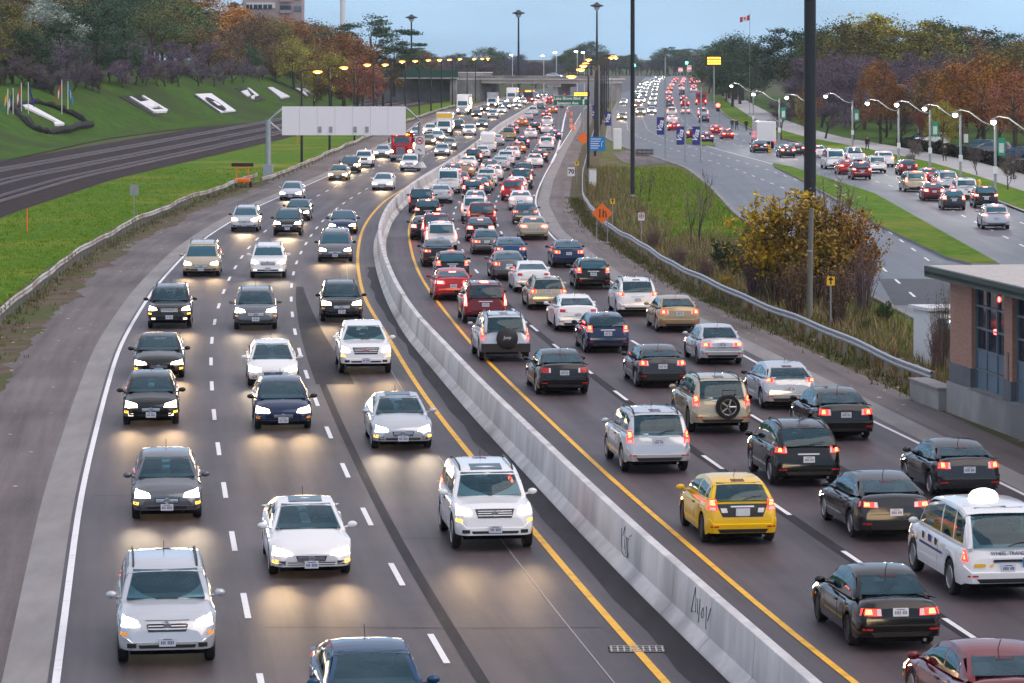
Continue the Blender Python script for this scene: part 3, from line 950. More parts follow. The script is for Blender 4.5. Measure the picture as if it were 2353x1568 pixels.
TYPES['suv_b'] = variant('suv', L=4.6, W=1.92, H=1.78, r=.39, sill=.36, top=[(2.3,.80),(2.27,.98),(2.08,1.06),(1.5,1.10),(1.15,1.14),(-1.5,1.17),(-2.12,1.17),(-2.26,1.10),(-2.3,.86)],
   cab=[(1.2,1.12),(.65,1.64),(.2,1.75),(-1.0,1.78),(-1.95,1.74),(-2.25,1.15)], hl=(.56,.95,.84,1.02), gr=(.48,.80,1.0), tl=(.82,.98,.80,1.30), plate=(.85,.55), win=[.60,-.35,-1.2])
TYPES['suv_c'] = variant('suv', L=4.5, W=1.84, H=1.66, r=.35, sill=.28, top=[(2.25,.66),(2.20,.80),(1.95,.94),(1.5,1.0),(1.15,1.06),(-1.5,1.12),(-2.0,1.14),(-2.2,1.04),(-2.25,.76)],
   cab=[(1.35,1.03),(.5,1.52),(0,1.63),(-.9,1.66),(-1.65,1.56),(-2.16,1.12)], hl=(.48,.96,.72,.90), gr=(.42,.60,.74), tl=(.62,.98,.92,1.10), plate=(.76,.48), fa=1.34, ra=-1.30)
TYPES['hatch_b'] = variant('hatch', L=4.3, W=1.78, H=1.46, top=[(2.15,.56),(2.10,.66),(1.85,.79),(1.4,.88),(1.1,.95),(-1.0,1.03),(-1.8,1.08),(-2.08,1.0),(-2.15,.80)],
   cab=[(1.4,.92),(.45,1.36),(-.1,1.455),(-.8,1.45),(-1.5,1.33),(-2.05,1.06)], hl=(.46,.97,.52,.70), gr=(.38,.40,.53), tl=(.56,.97,.90,1.05), plate=(.70,.34), fa=1.32, ra=-1.32)

def plate_chars(y, z):
    m = MB()
    for q in range(8):
        if q == 4: continue
        m.box((-.108+q*.031, y, z-.008), (.017, .006, .062))
    return m.box((0, y, z+.055), (.16, .006, .014))
def build_type(k):
    T = TYPES[k]
    L, W, H, r = T['L'], T['W']/2, T['H'], T['r']
    yf, yr = L/2, -L/2
    sill = T['sill']
    def top(y): return interp(sorted(T['top']), max(yr, min(yf, y)))
    ys = {yf, yf-.05, yf-.14, yf-.3, yf-.55, yf-.9, yr, yr+.05, yr+.14, yr+.3, yr+.55, 0, .5, -.5, 1.0}
    ra_ = r+.075
    for a in (T['fa'], T['ra']):
        for q in range(0, 9):
            ys.add(round(a+ra_*math.cos(math.pi*q/8), 4))
    ys = sorted(y for y in ys if yr <= y <= yf)
    ys = [y for i, y in enumerate(ys) if i == 0 or y-ys[i-1] > .012]
    ys[-1] = yf
    def zb(y):
        z = sill + (.06 if y < yr+.3 else 0) + (.05 if y > yf-.5 else 0)
        for a in (T['fa'], T['ra']):
            d = abs(y-a)
            if d < ra_: z = max(z, r+math.sqrt(max(0, ra_*ra_-d*d)) if d < ra_*.999 else z)
        return z
    fpl = [(0,.70),(.05,.81),(.14,.89),(.3,.945),(.55,.975),(.9,1.0),(9,1.0)]
    rpl = [(0,.80),(.05,.89),(.14,.945),(.3,.975),(.55,.99),(.9,1.0),(9,1.0)]
    def hw(y): return W*min(interp(fpl, yf-y), interp(rpl, y-yr))
    def warp(y, z, mid=9):
        d = yf-y
        if d < .9:
            b = (1-d/.9)
            y -= b*(.22*max(0, z-.52)+.22*max(0, .42-z)) + (.03 if z > mid else 0)*b
        d = y-yr
        if d < .6:
            b = (1-d/.6)
            y += b*(.16*max(0, z-.62)+.20*max(0, .45-z)) + (.045 if z > mid else 0)*b
        return y
    rd = 1.0 if T.get('base', k) in ('sedan', 'coupe', 'hatch', 'wagon') else .35
    sh = .055+.045*rd
    mb = MB()
    secs = []
    for y in ys:
        w, b, t = hw(y), zb(y), top(y)
        s_ = max(b+.06, t-sh)
        rows = [(w*.975, b), (w*1.0, b+.22*(s_-b)), (w*1.005, b+.52*(s_-b)), (w*.992, b+.57*(s_-b)), (w*.985, b+.84*(s_-b)), (w*(.955-.02*rd), s_), (w*(.90-.08*rd), t-.012-.012*rd), (w*.60, t+.018), (0, t+.03+.01*rd)]
        sec = []
        md = b+.545*(s_-b)
        for x, z in rows: sec.append((x, warp(y, z, md), z))
        for x, z in reversed(rows[:-1]): sec.append((-x, warp(y, z, md), z))
        secs.append(len(mb.v)); mb.v += sec
    n = 17
    for i in range(len(ys)-1):
        for j in range(n-1):
            mb.f.append((secs[i]+j, secs[i]+j+1, secs[i+1]+j+1, secs[i+1]+j))
    for s0, flip in ((secs[0], 0), (secs[-1], 1)):
        for j in range(8):
            q = (s0+j, s0+n-1-j, s0+n-2-j, s0+j+1) if j < 7 else (s0+7, s0+9, s0+8)
            mb.f.append(q if flip else tuple(reversed(q)))
    body_bvh = BVHTree.FromPolygons([Vector(v) for v in mb.v], mb.f)
    parts = []       # (name, mesh, level, child-of)
    parts.append(('body', mb.mesh('body', 'car_paint', 38), 0, None))
    # cabin
    cab = T['cab']
    cs = sorted(cab)
    A, D = cab[0], cab[-1]
    cy = sorted({c[0] for c in cab} | {(cab[i][0]*(1-f)+cab[i+1][0]*f) for i in range(len(cab)-1) for f in (.33, .66)})
    # round the roof line a little
    def prof(y):
        e = .16
        return (interp(cs, max(cs[0][0], min(cs[-1][0], y-e)))+2*interp(cs, y)+interp(cs, max(cs[0][0], min(cs[-1][0], y+e))))/4 if cs[0][0]+.1 < y < cs[-1][0]-.1 else interp(cs, y)
    mc = MB(); secs = []
    boxy = T.get('base', k) in ('van', 'cargo', 'taxi', 'suv', 'minivan')
    k = T.get('base', k)
    wr = W*(.82 if k in ('van', 'cargo') else .80 if k == 'taxi' else .765 if boxy else .70)
    for y in cy:
        base = top(y)-.04
        rz = max(prof(y), base+.015)
        t = min(1, (rz-base)/(H-base))
        wb = min(W*.915, hw(y)*.915)
        wt = wb+(wr-wb)*t
        rows = [(wb, base), (wb+(wt-wb)*.5+.012*t, base+(rz-base)*.5), (wt, rz-.075*t), (wt*.955, rz-.022*t), (wt*.6, rz+.008*t), (0, rz+.016*t)]
        def cw(x, y, z):
            q = (x/W)**2
            b = max(-1, min(1, (y-(A[0]+D[0])/2)/((A[0]-D[0])/2)))
            return (x, y-.16*q*(b if b > 0 else b*.6)*abs(b), z)
        sec = [cw(x, y, z) for x, z in rows] + [cw(-x, y, z) for x, z in reversed(rows[:-1])]
        secs.append(len(mc.v)); mc.v += sec
    n = 11
    for i in range(len(cy)-1):
        for j in range(n-1):
            mc.f.append((secs[i]+j, secs[i]+j+1, secs[i+1]+j+1, secs[i+1]+j))
    for s0, flip in ((secs[0], 0), (secs[-1], 1)):
        for j in range(5):
            q = (s0+j, s0+n-1-j, s0+n-2-j, s0+j+1) if j < 4 else (s0+4, s0+6, s0+5)
            mc.f.append(q if flip else tuple(reversed(q)))
    cab_bvh = BVHTree.FromPolygons([Vector(v) for v in mc.v], mc.f)
    parts.append(('cabin', mc.mesh('cabin', 'car_paint', 42), 0, None))

    def panel(bvh, quad, frm, off=.008, nu=7, nv=5, depth=.02):
        """quad: 4 corners (u,v); frm: 'F','B','L','R' projection side; conformed thin shell"""
        sgn = {'F': Vector((0,-1,0)), 'B': Vector((0,1,0)), 'R': Vector((-1,0,0)), 'L': Vector((1,0,0))}[frm]
        m = MB(); ok = True
        front, back = [], []
        for j in range(nv+1):
            for i in range(nu+1):
                a, b = i/nu, j/nv
                u = (quad[0][0]*(1-a)+quad[1][0]*a)*(1-b)+(quad[3][0]*(1-a)+quad[2][0]*a)*b
                v = (quad[0][1]*(1-a)+quad[1][1]*a)*(1-b)+(quad[3][1]*(1-a)+quad[2][1]*a)*b
                o = Vector((u, 0, v)) if frm in 'FB' else Vector((0, u, v))
                o -= sgn*6
                hit, nor, _, _ = bvh.ray_cast(o, sgn)
                if hit is None:
                    hit = front[-1]+sgn*(-off) if front else o+sgn*(6+(-W if frm in 'LR' else 0)); nor = -sgn
                if nor.dot(sgn) > 0: nor = -nor
                front.append(hit+nor*off)
                back.append(hit-nor*depth)
        w_ = nu+1; N = len(front)
        m.v = [tuple(p) for p in front+back]
        for j in range(nv):
            for i in range(nu):
                q = (j*w_+i, j*w_+i+1, (j+1)*w_+i+1, (j+1)*w_+i)
                m.f.append(q)
        rim = [(i, i+1) for i in range(nu)] + [(nu+j*w_, nu+(j+1)*w_) for j in range(nv)] + [(nv*w_+i+1, nv*w_+i) for i in range(nu)] + [((j+1)*w_, j*w_) for j in range(nv)]
        for a, b in rim: m.f.append((b, a, a+N, b+N))
        f0 = m.f[len(m.f)//2 if 0 else 0]
        q = [Vector(m.v[i]) for i in f0]
        if (q[1]-q[0]).cross(q[2]-q[0]).dot(sgn) > 0: m.f = [tuple(reversed(f)) for f in m.f]
        return m
    zA, zB, zC, zD = A[1], cab[1][1], cab[-2][1], D[1]
    tA, tD = top(A[0]), top(D[0])
    h = cab[1][1]-tA
    wsb, wst = W*.80, wr*.86
    parts.append(('windshield', panel(cab_bvh, [(-wsb, tA+.05), (wsb, tA+.05), (wst, cab[1][1]+.02), (-wst, cab[1][1]+.02)], 'F').mesh('windshield', 'car_glass', 60), 0, None))
    if k != 'cargo':
        rb, rt = W*(.76 if not boxy else .74), wr*(.86 if not boxy else .88)
        parts.append(('rear_window', panel(cab_bvh, [(-rb, tD+.05), (rb, tD+.05), (rt, zC+.0), (-rt, zC+.0)], 'B').mesh('rear_window', 'car_glass', 60), 0, None))
    # side windows
    cuts = T['win']
    y0b, y0t = A[0]-.30, cab[1][0]-.02
    yEb, yEt = D[0]+(.30 if boxy or k in ('hatch','wagon') else .62), cab[-2][0]+(.05 if not boxy else -.02)
    segs = []
    pb, pt = y0b, y0t
    for c in cuts[1:] if len(cuts) > 1 else []:
        segs.append((pb, pt, c+.05, c+.05)); pb = pt = c-.05
    if k in ('cargo',): segs = [(y0b, y0t, .55, .55)]
    elif k == 'pickup': segs = [(y0b, y0t, -.10, -.10), (-.20, -.20, -.72, -.66)]
    else: segs.append((pb, pt, yEb, yEt))
    for sgnx, frm in ((1, 'R'), (-1, 'L')):
        for (a, at, b, bt) in segs:
            za, zb_ = top(a)+.05, top(b)+.05
            zt1, zt2 = prof(at)-.105, prof(bt)-.105
            if zt1 < za+.06: zt1 = za+.06
            if zt2 < zb_+.06: zt2 = zb_+.06
            parts.append(('side_window', panel(cab_bvh, [(b, zb_), (a, za), (at, zt1), (bt, zt2)], frm, .006, 6, 3).mesh('side_window', 'car_glass', 60), 0, None))
    for frm in ('R', 'L'):
        for c in ([y0b-.02] + [q for q in cuts[1:]] if len(cuts) > 1 else [y0b, .55]):
            if abs(c-T['ra']) < r+.12: continue
            parts.append(('door_seam', panel(body_bvh, [(c-.007, sill+.10), (c+.007, sill+.10), (c+.007, top(c)-.03), (c-.007, top(c)-.03)], frm, .003, 1, 6).mesh('door_seam', 'black_trim'), 2, None))
            if c < y0b-.1: parts.append(('door_handle', panel(body_bvh, [(c+.06, top(c)-.20), (c+.22, top(c)-.20), (c+.22, top(c)-.165), (c+.06, top(c)-.165)], frm, .025, 2, 1).mesh('door_handle', 'black_trim'), 2, None))
    # open cabin for near cars: roof skin, pillars and frames, see-through glass, seats
    if k not in ('cargo',):
        oc = MB(); iB, iC = cab[1][0], cab[-2][0]
        for i in range(len(cy)-1):
            if cy[i] < iC-.02 or cy[i+1] > iB+.02: continue
            for j in range(2, n-3):
                oc.f.append((secs[i]+j, secs[i]+j+1, secs[i+1]+j+1, secs[i+1]+j))
        oc.v = list(mc.v)
        def add(p):
            b0 = len(oc.v); oc.v += p.v; oc.f.extend(tuple(q+b0 for q in f) for f in p.f)
        zf0, zf1 = tA+.05, cab[1][1]+.02
        for s in (-1, 1):
            add(panel(cab_bvh, [(s*wsb*.985, zf0-.07), (s*W*.90, zf0-.07), (s*wr*.985, zf1-.02), (s*wst*.985, zf1)], 'F', .005, 3, 6))
            if k != 'cargo': add(panel(cab_bvh, [(s*rb*.985, tD-.02), (s*W*.90, tD-.02), (s*wr*.985, zC-.02), (s*rt*.985, zC)], 'B', .005, 3, 6))
        zt_ = prof(iB-.22)
        add(panel(cab_bvh, [(-wr*.97, zf1-.012), (wr*.97, zf1-.012), (wr*.95, max(zf1+.02, zt_-.015)), (-wr*.95, max(zf1+.02, zt_-.015))], 'F', .004, 8, 3))
        zr_ = prof(iC+.22)
        add(panel(cab_bvh, [(-wr*.97, zC-.012), (wr*.97, zC-.012), (wr*.95, max(zC+.02, zr_-.015)), (-wr*.95, max(zC+.02, zr_-.015))], 'B', .004, 8, 3))
        for frm in ('R', 'L'):
            ed = [(A[0]+.02, iB+.16)] + [e for (a, at, b, bt) in segs for e in ((a+.01, at+.01), (b-.01, bt-.01))] + [(D[0]-.0, iC-.06)]
            for q in range(0, len(ed), 2):
                (fb, ft), (bb, bt2) = ed[q], ed[q+1]
                def zz_(yy): return max(top(yy)+.0, prof(yy)-.05)
                add(panel(cab_bvh, [(bb, top(bb)-.02), (fb, top(fb)-.02), (ft, zz_(ft)), (bt2, zz_(bt2))], frm, .004, 3, 5))
            for (a, at, b, bt) in segs:
                add(panel(cab_bvh, [(bt, prof(bt)-.125), (at, prof(at)-.125), (at, prof(at)-.045), (bt, prof(bt)-.045)], frm, .004, 4, 1))
                add(panel(cab_bvh, [(b, top(b)-.02), (a, top(a)-.02), (a, top(a)+.06), (b, top(b)+.06)], frm, .004, 4, 1))
        T['cabin_open'] = oc.mesh('cabin', 'car_paint', 42)
        inter = []
        fy_, ry_ = (A[0]+iB)/2-1.05, iC+.35 if k == 'pickup' else max(D[0]+.75, (A[0]+iB)/2-2.0)
        bz = top(fy_)
        for yy2, xs2 in ((fy_, (-.36, .36)), (ry_, (-.36, .36))):
            hz_ = min(bz+.30, prof(yy2)-.19)
            for x2 in xs2:
                st_ = MB()
                for q, (w2, z2, d2) in enumerate(((.24, bz-.26, .09), (.25, hz_-.22, .08), (.22, hz_-.12, .06), (.13, hz_-.07, .05), (.13, hz_+.08, .04), (.09, hz_+.10, .03))):
                    st_.v += [(x2-w2, yy2-d2, z2), (x2+w2, yy2-d2, z2), (x2+w2, yy2+d2, z2), (x2-w2, yy2+d2, z2)]
                    if q:
                        b0 = q*4
                        st_.f += [(b0-4+e, b0-4+(e+1) % 4, b0+(e+1) % 4, b0+e) for e in range(4)]
                st_.f.append((20, 21, 22, 23))
                inter.append(('seat', st_.mesh('seat', 'seat', 50)))
        inter.append(('dashboard', MB().rbox((0, A[0]-.42, top(A[0]-.4)-.03), (W*1.6, .5, .16), .05).mesh('dashboard', 'seat', 40)))
        inter.append(('steering_wheel', MB().tube([(-.36+.18*math.cos(q*math.pi/6), A[0]-.72, bz+.02+.18*math.sin(q*math.pi/6)) for q in range(13)], .018, 5).mesh('steering_wheel', 'black_trim')))
        inter.append(('inside_mirror', MB().rbox((0, iB-.0, cab[1][1]-.13), (.22, .04, .07), .015).mesh('inside_mirror', 'black_trim')))
        T['inter'] = inter
        T['driver'] = (-.36, fy_+.16, min(bz, prof(fy_+.16)-.62))
        dk = MB()
        ylist = [D[0]+.25+(A[0]-.12-D[0]-.25)*q/8 for q in range(9)]
        for q in range(8):
            y0_, y1_ = ylist[q], ylist[q+1]
            dk.quad((-W*.80, y0_, top(y0_)+.036), (W*.80, y0_, top(y0_)+.036), (W*.80, y1_, top(y1_)+.036), (-W*.80, y1_, top(y1_)+.036))
        T['deck'] = dk.mesh('cabin_floor', 'underbody')
    # front lamps, grille, bumper opening
    x0, x1, z0, z1 = T['hl']
    for s in (-1, 1):
        parts.append(('headlight', panel(body_bvh, [(s*W*x0, z0+.045), (s*W*x1*.97, z0+.025), (s*W*x1*.94, z1+.035), (s*W*x0*1.10, z1-.035)], 'F', .012, 6, 4).mesh('headlight', 'headlamp_warm', 60), 0, None))
        parts.append(('turn_signal', panel(body_bvh, [(s*W*.80, z0-.13), (s*W*.93, z0-.13), (s*W*.93, z0-.07), (s*W*.80, z0-.07)], 'F', .012, 2, 1).mesh('turn_signal', 'amber_dull'), 1, None))
        parts.append(('fog_light', panel(body_bvh, [(s*W*.62, sill+.10), (s*W*.80, sill+.10), (s*W*.80, sill+.18), (s*W*.62, sill+.18)], 'F', .01, 2, 1).mesh('fog_light', 'black_trim'), 1, None))
    gx, g0, g1 = T['gr']
    g = panel(body_bvh, [(-W*gx*.86, g0), (W*gx*.86, g0), (W*gx, g1), (-W*gx, g1)], 'F', .008, 6, 2)
    parts.append(('grille', g.mesh('grille', 'grille'), 0, None))
    gm = MB()
    for q in range(3):
        zz = g0+(g1-g0)*(.25+.25*q)
        p = panel(body_bvh, [(-W*gx*.86, zz-.010), (W*gx*.86, zz-.010), (W*gx*.88, zz+.010), (-W*gx*.88, zz+.010)], 'F', .02, 6, 1)
        b0 = len(gm.v); gm.v += p.v; gm.f += [tuple(i+b0 for i in f) for f in p.f]
    parts.append(('grille_bar', gm.mesh('grille_bar', 'chrome'), 1, 'grille'))
    bm_ = MB().lathe([(.04, 0), (.075, .006), (.078, .016), (.055, .018), (.05, .008)], 12, 'Y')
    hit = body_bvh.ray_cast(Vector((0.001, 6, (g0+g1)/2)), Vector((0,-1,0)))[0]
    yy = hit.y if hit else yf
    bmv = MB(); bmv.v = [(v[0], v[1]+yy+.02, v[2]+(g0+g1)/2) for v in bm_.v]; bmv.f = bm_.f
    parts.append(('badge', bmv.mesh('badge', 'chrome'), 1, 'grille'))
    parts.append(('lower_intake', panel(body_bvh, [(-W*.52, sill+.03), (W*.52, sill+.03), (W*.58, sill+.15), (-W*.58, sill+.15)], 'F', .008, 6, 2).mesh('lower_intake', 'black_trim'), 0, None))
    pz = T['plate'][1]
    hit = body_bvh.ray_cast(Vector((0.001, 6, pz)), Vector((0,-1,0)))[0]
    fy = (hit.y if hit else yf)
    parts.append(('front_plate', MB().box((0, fy+.02, pz), (.31, .03, .16)).mesh('front_plate', 'plate_white'), 1, None))
    parts.append(('plate_print', plate_chars(fy+.037, pz).mesh('plate_print', 'plate_blue'), 1, 'front_plate'))
    # rear lamps etc
    x0, x1, z0, z1 = T['tl']
    ALLB = BVHTree.FromPolygons([Vector(v) for v in mb.v+mc.v], mb.f+[tuple(i+len(mb.v) for i in f) for f in mc.f])
    for s in (-1, 1):
        parts.append(('taillight', panel(body_bvh if z1 < top(yr+.2)+.02 else BVHTree.FromPolygons([Vector(v) for v in mb.v+mc.v], mb.f+[tuple(i+len(mb.v) for i in f) for f in mc.f]),
                     [(s*W*(x0+.02), z0+.01), (s*W*x1*.97, z0+.02), (s*W*x1*.93, z1-.01), (s*W*(x0+.02)*1.03, z1-.02)], 'B', .012, 4, 4).mesh('taillight', 'tail_lamp', 60), 0, None))
        if z1-z0 > .27: bq = [(x0+.25*(x1-x0), z0+.45*(z1-z0)), (x0+.75*(x1-x0), z0+.85*(z1-z0))]; rq = [(x0+.2*(x1-x0), z0+.06*(z1-z0)), (x0+.8*(x1-x0), z0+.28*(z1-z0))]
        else: bq = [(x0+.45*(x1-x0), z0+.25*(z1-z0)), (x0+.80*(x1-x0), z0+.80*(z1-z0))]; rq = [(x0+.05*(x1-x0), z0+.12*(z1-z0)), (x0+.28*(x1-x0), z0+.85*(z1-z0))]
        for nm_, (q0, q1), mt_ in (('bulb', bq, 'tail_bulb'), ('reverse_light', rq, 'reverse_lamp')):
            parts.append((nm_, panel(ALLB, [(s*W*q0[0], q0[1]), (s*W*q1[0]*.97, q0[1]), (s*W*q1[0]*.95, q1[1]), (s*W*q0[0]*1.02, q1[1])], 'B', .022, 3, 2).mesh(nm_, mt_, 60), 1, 'taillight'))
        parts.append(('reflector', panel(body_bvh, [(s*W*.66, sill+.20), (s*W*.88, sill+.20), (s*W*.88, sill+.235), (s*W*.66, sill+.235)], 'B', .01, 2, 1).mesh('reflector', 'tail_dull'), 1, None))
    pz = T['plate'][0]
    hit = body_bvh.ray_cast(Vector((0.001, -6, pz)), Vector((0,1,0)))[0]
    ry = (hit.y if hit else yr)
    parts.append(('rear_plate', MB().box((0, ry-.02, pz), (.31, .03, .16)).mesh('rear_plate', 'plate_white'), 0, None))
    parts.append(('plate_print', plate_chars(ry-.037, pz).mesh('plate_print', 'plate_blue'), 1, 'rear_plate'))
    if boxy or k in ('hatch', 'wagon'):
        parts.append(('tailgate_trim', panel(body_bvh, [(-W*.32, pz+.12), (W*.32, pz+.12), (W*.32, pz+.155), (-W*.32, pz+.155)], 'B', .012, 3, 1).mesh('tailgate_trim', 'chrome'), 1, None))
        parts.append(('rear_wiper', MB().tube([(0, D[0]-.03, tD+.07), (.2, D[0]+.02, tD+.13), (.45, D[0]+.04, tD+.16)], .012, 4).mesh('rear_wiper', 'black_trim'), 1, None))
    else:
        parts.append(('trunk_seam', panel(body_bvh, [(-W*.70, .66), (W*.70, .66), (W*.70, .672), (-W*.70, .672)], 'B', .006, 6, 1).mesh('trunk_seam', 'black_trim'), 1, None))
    parts.append(('rear_valance', panel(body_bvh, [(-W*.62, sill+.07), (W*.62, sill+.07), (W*.70, sill+.16), (-W*.70, sill+.16)], 'B', .008, 6, 2).mesh('rear_valance', 'black_trim'), 1, None))
    parts.append(('exhaust_pipe', MB().tube([(W*.55, yr+.25, sill+.02), (W*.55, yr+.02, sill+.0)], .035, 8).mesh('exhaust_pipe', 'chrome'), 1, None))
    hz = zC+.035 if (boxy or k in ('hatch', 'wagon')) else zC-.02
    parts.append(('stop_lamp', panel(cab_bvh, [(-.16, hz-.02), (.16, hz-.02), (.16, hz+.015), (-.16, hz+.015)], 'B', .012, 3, 1).mesh('stop_lamp', 'tail_dull'), 0, None))
    # mirrors, underbody, wheels, aerial, roof rails
    for s in (-1, 1):
        m = MB().sphere((s*(W+.10), A[0]-.42, tA+.09), (.115, .065, .075), 10, 6)
        m.tube([(s*W*.88, A[0]-.42, tA+.02), (s*(W+.05), A[0]-.42, tA+.06)], .025, 5)
        parts.append(('mirror', m.mesh('mirror', 'car_paint', 60), 0, None))
    ub = MB()
    ub.box((0, 0, (sill-.07+.58)/2), (W*1.48, L-.5, .58-sill+.07))
    ub.box((0, 0, sill-.02), (W*1.6, T['fa']-T['ra']-2*r-.25, .14))
    parts.append(('underbody', ub.mesh('underbody', 'underbody'), 0, None))
    tw = .20
    ty = MB().lathe([(r*.62, -tw/2+.02), (r*.93, -tw/2), (r, -tw/2+.03), (r, tw/2-.03), (r*.93, tw/2), (r*.62, tw/2-.02)], 18, 'X').mesh('tyre', 'tyre', 40)
    rm = MB().lathe([(r*.30, tw/2-.055), (r*.56, tw/2-.06), (r*.64, tw/2+.004), (r*.66, tw/2-.015)], 16, 'X')
    for q in range(5):
        a = 2*math.pi*q/5
        c_, s_ = math.cos(a), math.sin(a)
        p = [(r*.10*-s_+r*.05*c_, r*.10*c_+r*.05*s_), (-r*.10*-s_+r*.05*c_, -r*.10*c_+r*.05*s_), (-r*.075*-s_+r*.60*c_, -r*.075*c_+r*.60*s_), (r*.075*-s_+r*.60*c_, r*.075*c_+r*.60*s_)]
        rm.quad(*[(tw/2-.012, u, v) for u, v in p])
    rim = rm.mesh('rim', 'rim', 40)
    parts.append(('WHEEL', (ty, rim, r, W-.115), 0, None))
    if k in ('suv', 'minivan', 'wagon'):
        for s in (-1, 1):
            pts = [(s*wr*.86, yy2, prof(yy2)+(.045 if .02 < q < .98 else -.02)) for q, yy2 in ((i/8, cab[1][0]-.25+(cab[-2][0]+.1-cab[1][0]+.25)*i/8) for i in range(9))]
            parts.append(('roof_rail', MB().tube(pts, .022, 5).mesh('roof_rail', 'black_trim', 50), 1, None))
    ay = -.9 if boxy or k in ('hatch', 'wagon') else -.95
    ay = max(ay, cab[-2][0]+.15)
    parts.append(('aerial', MB().tube([(.0, ay, prof(ay)), (0, ay-.18, prof(ay)+.20)], .008, 4).mesh('aerial', 'black_trim'), 1, None))
    if k == 'pickup':
        parts.append(('load_bed', MB().box((0, -1.82, 1.205), (1.56, 1.42, .012)).mesh('load_bed', 'underbody'), 0, None))
        parts.append(('tailgate_handle', MB().box((0, yr-.012+.10, 1.02), (.22, .03, .07)).mesh('tailgate_handle', 'black_trim'), 1, None))
    sr = MB()
    yA, yB = cab[1][0]-.22, cab[1][0]-.75
    sr.quad((-.38, yB, prof(yB)+.030), (.38, yB, prof(yB)+.030), (.38, yA, prof(yA)+.030), (-.38, yA, prof(yA)+.030))
    T['sunroof'] = sr.mesh('sunroof', 'car_glass')
    T['parts'] = parts
    T['lamp_pos'] = ((T['hl'][0]+T['hl'][1])/2*W, yf+.10, (T['hl'][2]+T['hl'][3])/2)
    T['fns'] = (prof, top, body_bvh, cab_bvh, panel)
    return T

CARC = {'white': (.74,.74,.75,0), 'silver': (.50,.52,.55,.35), 'grey': (.13,.14,.155,.4), 'dark grey': (.032,.034,.040,.3), 'black': (.005,.005,.006,.05),
        'dark blue': (.012,.028,.075,.3), 'blue': (.012,.055,.13,.3), 'red': (.42,.012,.018,.1), 'dark red': (.15,.010,.016,.2), 'yellow': (.78,.47,.010,0),
        'beige': (.42,.36,.26,.3), 'gold': (.40,.29,.16,.4), 'teal': (.06,.15,.17,.3), 'orange': (.50,.16,.03,.2), 'purple': (.05,.035,.10,.3)}

SPOT = {}
def spot_data(kind):
    if kind not in SPOT:
        d = bpy.data.lights.new('headlight_beam', 'SPOT')
        d.spot_size = R(44); d.spot_blend = 1.0
        d.shadow_soft_size = .5
        e, c = {'near': (125, (1.0, .66, .34)), 'white': (110, (1.0, .78, .52)), 'far': (420, (1.0, .68, .36)), 'vfar': (1100, (1.0, .74, .45)), 'out': (90, (1.0, .68, .34))}[kind]
        d.energy, d.color = e, c
        SPOT[kind] = d
    return SPOT[kind]

MESHVAR = {}
def with_mat(me, mat):
    """copy of a shared mesh carrying another material"""
    key = (me.name, mat)
    if key not in MESHVAR:
        c = me.copy(); c.materials.clear(); c.materials.append(MAT[mat]); c.name = me.name.split('.')[0]
        MESHVAR[key] = c
    return MESHVAR[key]

def make_car(kind, colour, loc, rz, lod, oncoming, lamps, rim='rim', extra=()):
    T = TYPES[kind]
    if 'parts' not in T: build_type(kind)
    car = empty(T['name'], loc, rz)
    col = CARC[colour]
    made = {}
    for name, me, lev, par in T['parts']:
        if name == 'WHEEL':
            ty, rm, r, x = me
            for s in (-1, 1):
                for yw in (T['fa'], T['ra']):
                    w = put('wheel', ty, car, (s*x, yw, r), (0, 0, 0 if s > 0 else math.pi))
                    if lod > 0: put('rim', rm if rim == 'rim' else with_mat(rm, rim), w)
            continue
        if lev > lod: continue
        if lod == 1 and lev == 1 and ((oncoming and name in ('reflector', 'rear_wiper', 'trunk_seam', 'rear_valance', 'exhaust_pipe', 'tailgate_trim', 'rear_plate')) or (not oncoming and name in ('turn_signal', 'fog_light', 'grille_bar', 'badge', 'front_plate'))): continue
        if par and par not in made: continue
        if name == 'plate_print' and oncoming != (par == 'front_plate'): continue
        if name == 'rear_plate' and oncoming: continue
        if lod == 0 and name in ('lower_intake', 'grille') and not oncoming: continue
        if lod >= 2 and 'cabin_open' in T:
            if name == 'cabin': me = T['cabin_open']
            elif name in ('windshield', 'rear_window', 'side_window'): me = with_mat(me, 'car_glass_clear')
        if name == 'headlight': me = with_mat(me, lamps[0])
        elif name == 'taillight': me = with_mat(me, lamps[1])
        elif name == 'stop_lamp': me = with_mat(me, 'brake_lamp' if lamps[1] == 'brake_lamp' else 'stop_off')
        elif name == 'bulb':
            if lamps[1] == 'tail_dull': continue
            me = with_mat(me, 'brake_lamp' if lamps[1] == 'brake_lamp' else 'tail_bulb')
        elif name == 'turn_signal' and 'amber' in extra: me = with_mat(me, 'amber_lamp')
        elif name == 'fog_light' and 'fog' in extra: me = with_mat(me, 'fog_lamp')
        o = put(name, me, made.get(par, car))
        if name in ('body', 'cabin', 'mirror'):
            o.color = col if not (name == 'mirror' and 'blackmirror' in extra) else (.01,.01,.01,0)
        made[name] = o
    if lod >= 2 and 'cabin_open' in T:
        for nm_, me_ in T['inter']: put(nm_, me_, car)
        put('cabin_floor', T['deck'], car)
    if 'sunroof' in extra: put('sunroof', T['sunroof'], car)
    lx, ly, lz = T['lamp_pos']
    if lamps[2]:
        for s in ((-1, 1) if lamps[2] in ('near', 'white') else (0,)):
            lo = bpy.data.objects.new('headlight_beam', spot_data(lamps[2]))
            lo.location = (s*lx, ly, lz)
            lo.rotation_euler = (R(87), 0, 0)        # spot points along local -Z: turn it forward and a little down
            link(lo, car)
    return car
